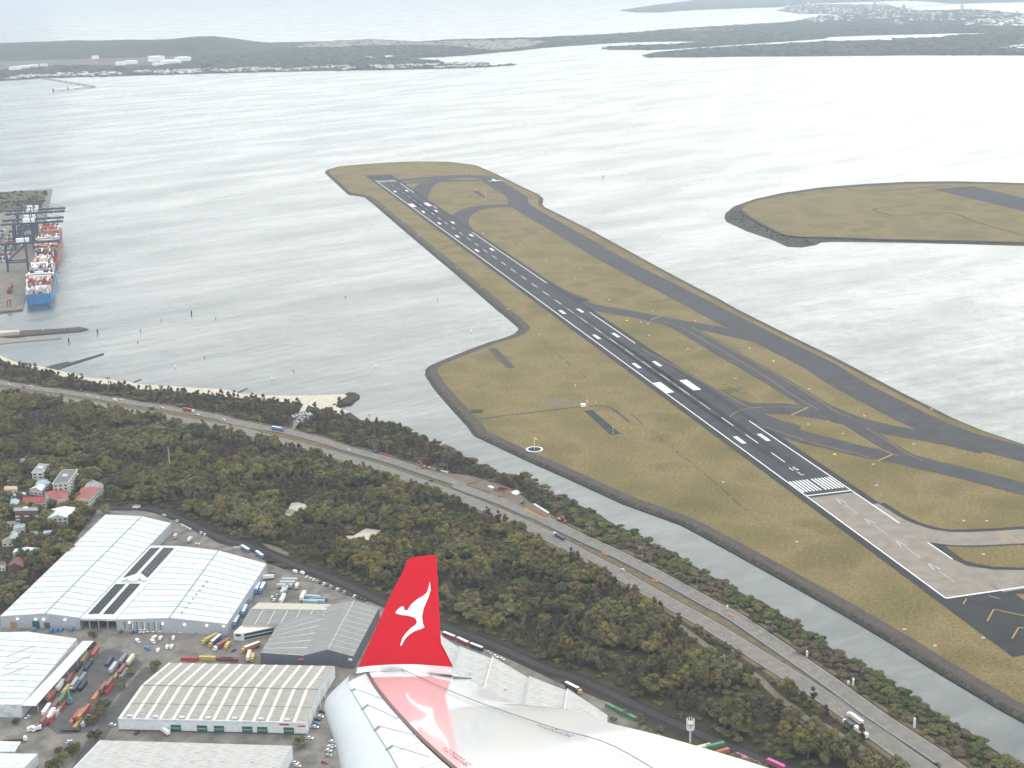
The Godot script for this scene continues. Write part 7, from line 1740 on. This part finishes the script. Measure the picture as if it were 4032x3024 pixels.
		obj("stencil", g, plain(L(0.35, 0.05, 0.06), 0.6) if e == 0 else dark, t)

# plans shared by several builders: x, z pairs in metres
const SHORE_PLAN := [-713.9,-1817.1,-660,-1774.7,-638.6,-1750.3,-618.6,-1729.4,-593.7,-1719.3,-565.7,-1698.4,-543.5,-1680.9,-511.4,-1656.8,-488.3,-1648.5,-458.6,-1635.3,-437.4,-1621.3,-401.3,-1612.3,-372.2,-1602.9,-344.1,-1597,-322.9,-1584,-311.5,-1573,-272.9,-1563.7,-233,-1560.8,-206.9,-1562.5,-192.5,-1563.8,-188.7,-1570.9,-181.3,-1570.4,-174.7,-1559.3,-178.6,-1543.6,-181,-1529,-194.4,-1521.1,-196.9,-1515.2,-178.5,-1492.4,-163.9,-1462.8,-144.6,-1453.2,-129.7,-1452.2,-119.1,-1441.3,-105.4,-1416.5,-92.1,-1394.3,-73.4,-1370.5,-59.9,-1351.4,-45.5,-1327.4,-30.2,-1305.8,-17.1,-1288.6,-4,-1272.1,10.4,-1276.9,22.9,-1249.6,33.7,-1223.8,46,-1214.1,61,-1190.4,74.5,-1170.9,84.9,-1147.3,97.8,-1130.6,108.3,-1117.5,99.5,-1126.7,113.5,-1100.4,128.9,-1084.7,141.4,-1056.6,156,-1029.7,165.3,-1013.8,173.5,-998.4,185.4,-985.3,215.2,-916.9,222.8,-898.9,235.2,-877.5,243,-864.4,250.6,-848,258.5,-831.4,265.9,-814.5,273.5,-799.7,280.6,-784.6,289.6,-764.8,297.6,-741.6,330,-730,420,-600]
const PEN_PLAN := [319,-800.9,308.5,-819.8,296.2,-845.5,283.2,-872.7,267.2,-909.2,249.5,-946.5,230.2,-985.4,174.4,-1091,143.1,-1147.6,97.6,-1200.2,48.9,-1273.2,12.5,-1325.3,-40.9,-1407.5,-48.9,-1441,-67.2,-1502.1,-90.9,-1585.4,-104.5,-1645.6,-105,-1670.4,-99.2,-1689,-80,-1720.2,-55,-1758.9,-28.9,-1795.6,-7.2,-1819.4,3.8,-1837.1,10.5,-1859.4,9.7,-1875,-10.9,-1954.2,-18.3,-1979,-85.6,-2237.9,-155.3,-2498.6,-223.4,-2755.7,-284.2,-2988.8,-315,-3099.4,-356.1,-3145.8,-451,-3513.6,-451.5,-3559.8,-430,-3614.5,-377.2,-3646.5,-309.1,-3676.7,-220.6,-3681.7,-148.8,-3664.2,-76.6,-3584.2,-23.9,-3410,26.9,-3217.9,67.2,-3076,75.1,-3015.9,71.1,-2941,74.4,-2904.1,113.6,-2761.9,157.8,-2601.7,203.9,-2412.2,237.4,-2276.2,282.1,-2102.3,302.7,-2029,320.7,-1951.9,344.6,-1867.5,366.7,-1789.7,397.5,-1686.9,425.3,-1579.3,436.1,-1536.1,451.6,-1481.6,466.2,-1430.5,482,-1389.3,509.2,-1340.7,543.8,-1292.5,581.7,-1256.6,900,-1150,760,-640,470,-560]
const KURNELL_PLAN := [-2782.3,-7083,-2528.2,-7258.7,-2368,-7407.8,-2168.9,-7449.2,-1890.6,-7467.4,-1562.1,-7505.7,-1357.5,-7514.6,-1060.1,-7529.2,-759.6,-7524.6,-518.2,-7501.7,-279.5,-7517.2,-100.2,-7553,10.8,-7652.4,57.5,-7696.4,35.7,-7744.5,-64.5,-7618.8,-109.8,-7836.1,-231.8,-7962.7,-312.1,-7906.5,-383.5,-8235.9,-567.3,-8441,-520.9,-8567.2,-346,-8624,-184.1,-8764.1,-45.6,-8973.9,43.5,-9075.6,239.5,-9400,508.6,-9689.5,837.7,-9942.8,1182.5,-9922.5,1314.7,-9792,1104.8,-9522.3,890,-9489.8,686.8,-9391.4,613.2,-9183.2,645.7,-9025.8,891.1,-8896.5,1068.7,-8963.4,1363,-9220.7,1702.2,-9480.2,2159,-9850,2246.3,-10103.9,2488.1,-10175.4,2804.6,-10210.9,3137.2,-10239.4,3388.5,-10188.2,3354.3,-10084.5,3043.8,-9931.5,2866.3,-9649.4,2561.4,-9655.4,2518.3,-9434.2,2336.1,-9486.2,2077.1,-9473,1817.7,-9299.1,1495.2,-9132.7,1173.3,-8891.4,886.4,-8576.4,782.9,-8316.4,788.2,-8124.9,986.1,-8050.6,1314.3,-8018.9,1673.5,-7905.4,2152.2,-7813.7,2713.4,-7597.7,3212.7,-7383.9,5729.1,-13252.9,4927.4,-13881.6,5027.5,-15653.8,4414.8,-15673.4,4735.1,-18370.8,4070.6,-19349.9,3516.6,-18214.3,3122.5,-16784.4,3114.6,-15486.3,3452.7,-15038.1,2981.8,-14151.5,2544,-13046.9,2061.2,-12616.9,1393.4,-12022,1001.4,-11457.5,903.9,-11372.2,314.6,-10942.4,54.4,-10948.2,-311.9,-10885.9,-643.8,-10659.5,-1033.3,-11229.8,-1314.3,-11045.1,-1375.7,-10698.3,-1500,-10700,-2100,-10900,-3000,-10600,-3900,-10300,-5200,-9800,-5200,-8000]
const DUNES_PLAN := [-1476.7,-10157.7,-1447.8,-10730.6,-1304.8,-10963.8,-1025.7,-11145.8,-635,-10509,-305.5,-10652.2,53,-10711.9,155.3,-10740.6,307.5,-10150.8,153.6,-9621.1,44.5,-9245.4,-120.9,-9313.6,-449.7,-10078.2,-943,-10226.9,-1247.3,-10060.5]
const REFINERY_PLAN := [-3242.9,-9356.5,-3094.5,-9353.7,-2698.8,-9108.3,-2513,-9273.6,-2325.4,-9224.5,-2284.9,-9420.4,-2025.5,-9429.7,-1895.8,-8583.1,-1947.5,-8335.4,-2240.8,-8349.6,-2458.6,-8466.6,-2682.6,-8499.3,-2828.8,-8294.8,-2856.5,-8222.4]
const MAIN_PLAN := [-713.9,-1817.1,-660,-1774.7,-638.6,-1750.3,-618.6,-1729.4,-593.7,-1719.3,-565.7,-1698.4,-543.5,-1680.9,-511.4,-1656.8,-488.3,-1648.5,-458.6,-1635.3,-437.4,-1621.3,-401.3,-1612.3,-372.2,-1602.9,-344.1,-1597,-322.9,-1584,-311.5,-1573,-272.9,-1563.7,-233,-1560.8,-206.9,-1562.5,-192.5,-1563.8,-188.7,-1570.9,-181.3,-1570.4,-174.7,-1559.3,-178.6,-1543.6,-181,-1529,-194.4,-1521.1,-196.9,-1515.2,-178.5,-1492.4,-163.9,-1462.8,-144.6,-1453.2,-129.7,-1452.2,-119.1,-1441.3,-105.4,-1416.5,-92.1,-1394.3,-73.4,-1370.5,-59.9,-1351.4,-45.5,-1327.4,-30.2,-1305.8,-17.1,-1288.6,-4,-1272.1,10.4,-1276.9,22.9,-1249.6,33.7,-1223.8,46,-1214.1,61,-1190.4,74.5,-1170.9,84.9,-1147.3,97.8,-1130.6,108.3,-1117.5,99.5,-1126.7,113.5,-1100.4,128.9,-1084.7,141.4,-1056.6,156,-1029.7,165.3,-1013.8,173.5,-998.4,185.4,-985.3,215.2,-916.9,222.8,-898.9,235.2,-877.5,243,-864.4,250.6,-848,258.5,-831.4,265.9,-814.5,273.5,-799.7,280.6,-784.6,289.6,-764.8,297.6,-741.6,330,-730,420,-600,600,-300,600,400,-1600,400,-1600,-1500,-1100,-1750]
const BEACH_PLAN := [-703.4,-1813.3,-660,-1774.7,-638.6,-1750.3,-618.6,-1729.4,-593.7,-1719.3,-565.7,-1698.4,-543.5,-1680.9,-511.4,-1656.8,-488.3,-1648.5,-458.6,-1635.3,-437.4,-1621.3,-401.3,-1612.3,-372.2,-1602.9,-344.1,-1597,-322.9,-1584,-311.5,-1573,-272.9,-1563.7,-233,-1560.8,-206.9,-1562.5,-192.5,-1563.8,-188.4,-1555.7,-197.1,-1533.7,-196.9,-1515.2,-178.5,-1492.4,-187.3,-1481.7,-199.5,-1500.4,-212.9,-1505.7,-224.6,-1517.4,-229.4,-1524.4,-247.4,-1533.7,-269.2,-1540.6,-296.6,-1548.9,-316.8,-1559.5,-330.8,-1563.2,-365.9,-1573.7,-396.6,-1592.4,-418.2,-1598.8,-432.7,-1597.5,-459.3,-1617.4,-474.4,-1612.7,-518.4,-1643.1,-558.5,-1675.3,-592.6,-1703.2,-629.3,-1727.7,-687.3,-1768.7]
const CARPARK_PLAN := [-242.9,-1484.4,-232.2,-1497.6,-217.9,-1489.8,-217.6,-1482.6,-222.2,-1470.4,-230.4,-1448.5,-232.5,-1428.8,-234.7,-1419.2,-235.3,-1448.9,-237.6,-1473.5]
const ROADA_PLAN := [-653.7,-1635.9,-639.4,-1628.1,-619.4,-1617.3,-603.2,-1608.8,-597.1,-1605.8,-594.9,-1605.1,-587.4,-1601.8,-569.3,-1593.2,-545.9,-1582,-524.3,-1571.4,-507,-1562.5,-491.5,-1554.3,-477.7,-1546.6,-466.3,-1539.6,-456.6,-1533.1,-446.3,-1526.6,-436.9,-1521.5,-426.9,-1516.3,-409.2,-1506.6,-376.4,-1487.9,-335.9,-1464.6,-303.5,-1445.5,-287.5,-1435,-279.7,-1428.6,-271.3,-1421.7,-259.5,-1412.4,-247.1,-1402.5,-234.4,-1392.5,-221,-1382.2,-207.3,-1371.9,-195.1,-1362.4,-186,-1354.8,-178.4,-1348,-169.5,-1340.1,-157.9,-1330.3,-145.1,-1319.4,-132.4,-1308,-120.3,-1296.1,-108.4,-1283.7,-96.6,-1271.4,-85.9,-1260.4,-75.5,-1249.4,-62.5,-1235.1,-44.3,-1214.3,-23.7,-1190.1,-6,-1169,5.8,-1154,14.7,-1142.1,23.3,-1129.9,32.6,-1116.1,41.7,-1102,50.6,-1088.2,59.4,-1075.2,67.9,-1062.5,76.3,-1049.7,84.4,-1036.6,92.3,-1023.4,100.1,-1010.5,107.7,-998.1,115.1,-986.1,122.4,-974.3,128.2,-965.4,133.9,-956.8,143.4,-940.6,160.9,-908.8,182.2,-869.4,198.6,-838.8,205.7,-825.5,207.9,-821,210,-816.4,213.5,-808.5,216.9,-800.4,220.3,-792.5,223.6,-784.9,226.9,-777.5,230.1,-770.3,233.3,-763.5,236.4,-756.8,239.7,-749.8,243.8,-741,248.1,-731.9,251.2,-725.4]
const ROADB_PLAN := [-666,-1669.6,-652.9,-1663.2,-634.1,-1654,-615.4,-1644.5,-599.2,-1635.6,-582.9,-1626.5,-565.3,-1617,-545.1,-1607.1,-523.5,-1596.8,-502,-1586.1,-481.1,-1574.7,-460.3,-1563,-439.8,-1551.5,-419.7,-1540.8,-399.9,-1530.4,-380.3,-1519.7,-359.3,-1507.8,-338.4,-1495.5,-322.4,-1485.6,-315.6,-1480.2,-313.6,-1477.1,-308.5,-1472.3,-296.2,-1463.5,-280.9,-1453.1,-266.5,-1443.8,-254.7,-1437.1,-243.9,-1431.5,-233.1,-1424.9,-222,-1416.7,-210.8,-1407.6,-199.5,-1397.7,-188.4,-1387,-177.2,-1375.6,-165.1,-1364,-151.4,-1352.4,-136.8,-1340.7,-122.9,-1328.8,-110.3,-1316.8,-98.5,-1304.7,-86.9,-1292.8,-74.2,-1280.4,-61.7,-1268.2,-52.6,-1258.6,-50.5,-1254.1,-51.8,-1252.1,-49.2,-1246.9,-38.4,-1235.1,-23.7,-1220.1,-10.6,-1206.1,-0.9,-1194.2,7.2,-1183.3,13.8,-1174.6,17.6,-1170.6,19.9,-1168.8,24.2,-1163.7,32.3,-1152.2,42.4,-1137.4,52.4,-1123.1,61.4,-1110.8,70.3,-1099.1,79,-1087.2,87.5,-1075.1,95.8,-1062.8,103.9,-1050.5,111.8,-1038.2,119.5,-1025.7,127.1,-1013.5,134.7,-1001,142.1,-988.6,148.7,-977.8,152.8,-972.1,156.1,-967.8,162.5,-956,175.5,-928.5,191.7,-893.5,204.4,-865.6,210.4,-852.3,213,-846.2,215.5,-840.1,219,-831.7,222.5,-823.3,225.9,-815.2,229.4,-807.7,232.9,-800.5,236.3,-793.4,239.6,-786.8,242.9,-780.3,246.4,-773.3,250.2,-765.4,254.2,-756.9,258.1,-748.4,262.2,-739.1,266.1,-729.9,268.8,-723.4]
const YARD_PLAN := [-377.9,-1210.6,-344.8,-1220.4,-316,-1195.6,-297.6,-1177.8,-252.3,-1122.5,-217.8,-1098.2,-201.9,-1076.2,-179.1,-1057.7,-148.8,-1035.2,-120.1,-1001.8,-103,-993.2,-55.9,-945.5,-10.5,-903.2,27.6,-862.3,59.4,-833.9,59,-831,80.9,-802.6,101.6,-775.9,122.6,-760.4,145.5,-718.5,66.1,-645.2,-354.3,-659.6,-468.6,-922.5,-391.5,-987.3,-383.8,-1028.8,-378.1,-1119.2]
const RAIL_PLAN := [-379.5,-1216.5,-375.9,-1215.1,-370.5,-1213.1,-363.4,-1211.2,-353.9,-1210.8,-342.5,-1210.5,-331.3,-1207.9,-320.8,-1201.7,-310.4,-1193.2,-299.9,-1183.5,-288.8,-1172.4,-277.7,-1160.2,-267.4,-1149.2,-258.2,-1139.9,-250,-1131.9,-243.2,-1125.8,-238.9,-1123.1,-236,-1122.4,-231.5,-1119.9,-223.7,-1113.7,-214.2,-1105.6,-205.3,-1097.6,-198.4,-1090.8,-192.1,-1084,-184.4,-1076.4,-173.9,-1067.6,-162.1,-1058,-150.3,-1047.8,-138.5,-1036.1,-126.9,-1023.8,-117.1,-1013.4,-111.6,-1007.3,-108.1,-1003.2,-101.3,-996.3,-88.1,-983.9,-71.7,-968.8,-56.3,-954.9,-43.8,-944.3,-32.4,-935,-20.6,-924.5,-7,-910.7,7.1,-895.7,18.7,-884,25.9,-878.3,30.7,-875.8,36.2,-871.9,43.7,-864.9,52.1,-856.5,60.2,-847.9,67.9,-839.5,75.4,-830.9,82.9,-822.6,90.2,-814.8,97.5,-807.4,104.6,-800.1,111.5,-793.1,118.3,-786.3,125.4,-779.4,132.8,-772.5,140.6,-765.6,149.7,-757.9,162,-748.2,175.7,-737.7,185.4,-730.3]
const SAND1_PLAN := [-209.3,-1193.9,-203.9,-1199.2,-203.6,-1215.1,-198,-1216.3,-193.4,-1213.1,-184.4,-1208.2,-186.6,-1201.1,-191.2,-1197.1,-189.8,-1187.1,-191.8,-1171.9,-197.7,-1184.8,-201.4,-1182.2]
const SAND2_PLAN := [-210.1,-1194.9,-202.2,-1199.8,-194.6,-1194,-190.1,-1185.9,-191.7,-1173,-199.9,-1183.8]
const SAND3_PLAN := [-145.7,-1133.1,-138.4,-1132.7,-128.9,-1149.3,-115.4,-1143.6,-120.8,-1131.7,-116.4,-1112.5,-123.7,-1122.3,-132.1,-1125.2,-141.3,-1125.7]
const SAND4_PLAN := [-215.2,-1120.2,-208.4,-1117.5,-192.6,-1102.7,-182.9,-1090.8,-191.3,-1093.5,-206.9,-1108.1]
const WORKS_PLAN := [-89.5,-1301.3,-63.6,-1288.6,-39.5,-1276.6,-18.4,-1258.1,-2.9,-1240.4,14.4,-1205.3,30.9,-1175.3,33,-1165.3,23.4,-1167.4,6.7,-1190.2,-10.6,-1215.6,-33.7,-1244.1,-56.3,-1268]
const DIRTTRACK_PLAN := [102.9,-970.2,105.7,-965.8,109.7,-959.5,114.1,-952.5,117.9,-945.9,120.9,-940.1,123.6,-934.2,126.1,-928.5,128.7,-922.9,131.3,-917.5,133.7,-912.2,136.3,-907,139.2,-901.8,142.6,-896.6,146.5,-891.5,150.2,-886.4,153.6,-881.3,156.4,-876.2,158.9,-871,161.1,-865.9,163,-861,164.6,-856.4,165.7,-852.1,166.8,-847.8,168.3,-843.3,170.1,-838.4,172.2,-833.4,174.4,-828.2,176.8,-822.7,179.4,-816.8,182.3,-810.4,185.2,-804,187.9,-798.2,190.6,-792.2,193.3,-786,195.5,-781.2,196.5,-779.5,195.7,-783,193.6,-790.2,191.4,-797.6,190.6,-801.5,191.7,-800.6,193.9,-796.9,196.6,-792,199.3,-787.3,202,-782.9,205,-778.3,208,-773.5,210.5,-768.9,212.7,-764,214.7,-759,216.4,-754.5,217.6,-751.4]
const DIRTTRACK2_PLAN := [-406.4,-1459.3,-404.2,-1460.5,-401.2,-1462.2,-397.4,-1463.8,-392.8,-1464.5,-387.5,-1464.2,-381.5,-1463.4,-374.6,-1461.7,-366.6,-1458.6,-356.9,-1453.6,-345.7,-1447,-334.5,-1440,-324.6,-1433.8,-316.6,-1428.4,-309.7,-1423.4,-303.3,-1418.7,-296.6,-1414.4,-289,-1410.3,-281,-1406.5,-273.9,-1403.4,-268.9,-1401.1]
const SANDTRACK_PLAN := [-232.1,-1544.7,-231.3,-1528.9,-232.1,-1511.4,-232,-1496.3]
const TX_CONC_PLAN := [309.8,-1178.4,312.1,-1170.5,315.5,-1159,319.3,-1146.7,323.2,-1136.5,327.2,-1128.8,331.6,-1122.3,335.9,-1116.8,340,-1112.1,343.8,-1108.5,347.3,-1105.9,350.8,-1103.9,354.5,-1102.1,358.1,-1100.5,361.5,-1099.3,365.5,-1098.3,370.4,-1097.7,376.8,-1097.4,384.2,-1097.5,392,-1097.8,399.2,-1098.2,405.3,-1098.5,410.7,-1099,416.6,-1099.6,424.3,-1100.4,435.6,-1101.8,449.4,-1103.5,462.3,-1105.2,471.2,-1106.3]
const WEST_PLAN := [417.8,-2726.2,426.7,-2775.7,456.6,-2860.3,511.3,-2946.8,585.2,-3026,684.8,-3095.4,793.2,-3133.8,892.1,-3152.5,984.3,-3145.4,1069.8,-3119.3,1127.4,-3095.3,1228.8,-3048,986.3,-2363.9,875.5,-2380.4,785,-2408,670.8,-2435.9,569.5,-2455.8,545.1,-2451.8,531.6,-2429,503.1,-2409.7,480.6,-2418.8,467.6,-2481.5,436.1,-2579,415.3,-2682.4]
const WESTGRASS_PLAN := [459.9,-2757.9,464.1,-2809.6,479.6,-2861.6,515.9,-2922.2,576.9,-2982.1,675.8,-3053.9,781.6,-3087.4,879.1,-3105.6,970.6,-3100.8,1056.4,-3079.4,1112.6,-3053.9,1215.2,-3013.5,989.5,-2384.4,883.4,-2403.4,791.8,-2430.2,675.6,-2454.8,583.8,-2486.5,520.1,-2494,492.3,-2533.2,472.9,-2657.3]
const PORTGREEN_PLAN := [-1060.6,-3274.5,-985.4,-2980.3,-1042,-2987.7,-1065.9,-2966.7,-1157.8,-2954.9,-1274.6,-3269,-1168.6,-3268.3,-1111.9,-3289]
const SPIT_PLAN := [-197.4,-1532,-188.2,-1560.8,-187.5,-1567.3,-180.9,-1566.8,-174.2,-1555.2,-178.3,-1540.9,-185.4,-1534.3,-194.5,-1522.9,-201.6,-1517.7]
const WH1A_PLAN := [-383.3,-966.3,-348.9,-958.3,-323,-961,-297.3,-1148.3,-320.9,-1169.3,-360.4,-1172.3]
const WCAP_PLAN := [-2.952,447.033,-23.050,-2.693,447.029,-23.137,-2.097,447.121,-23.042,-1.328,447.554,-21.995,-1.096,447.679,-21.697]
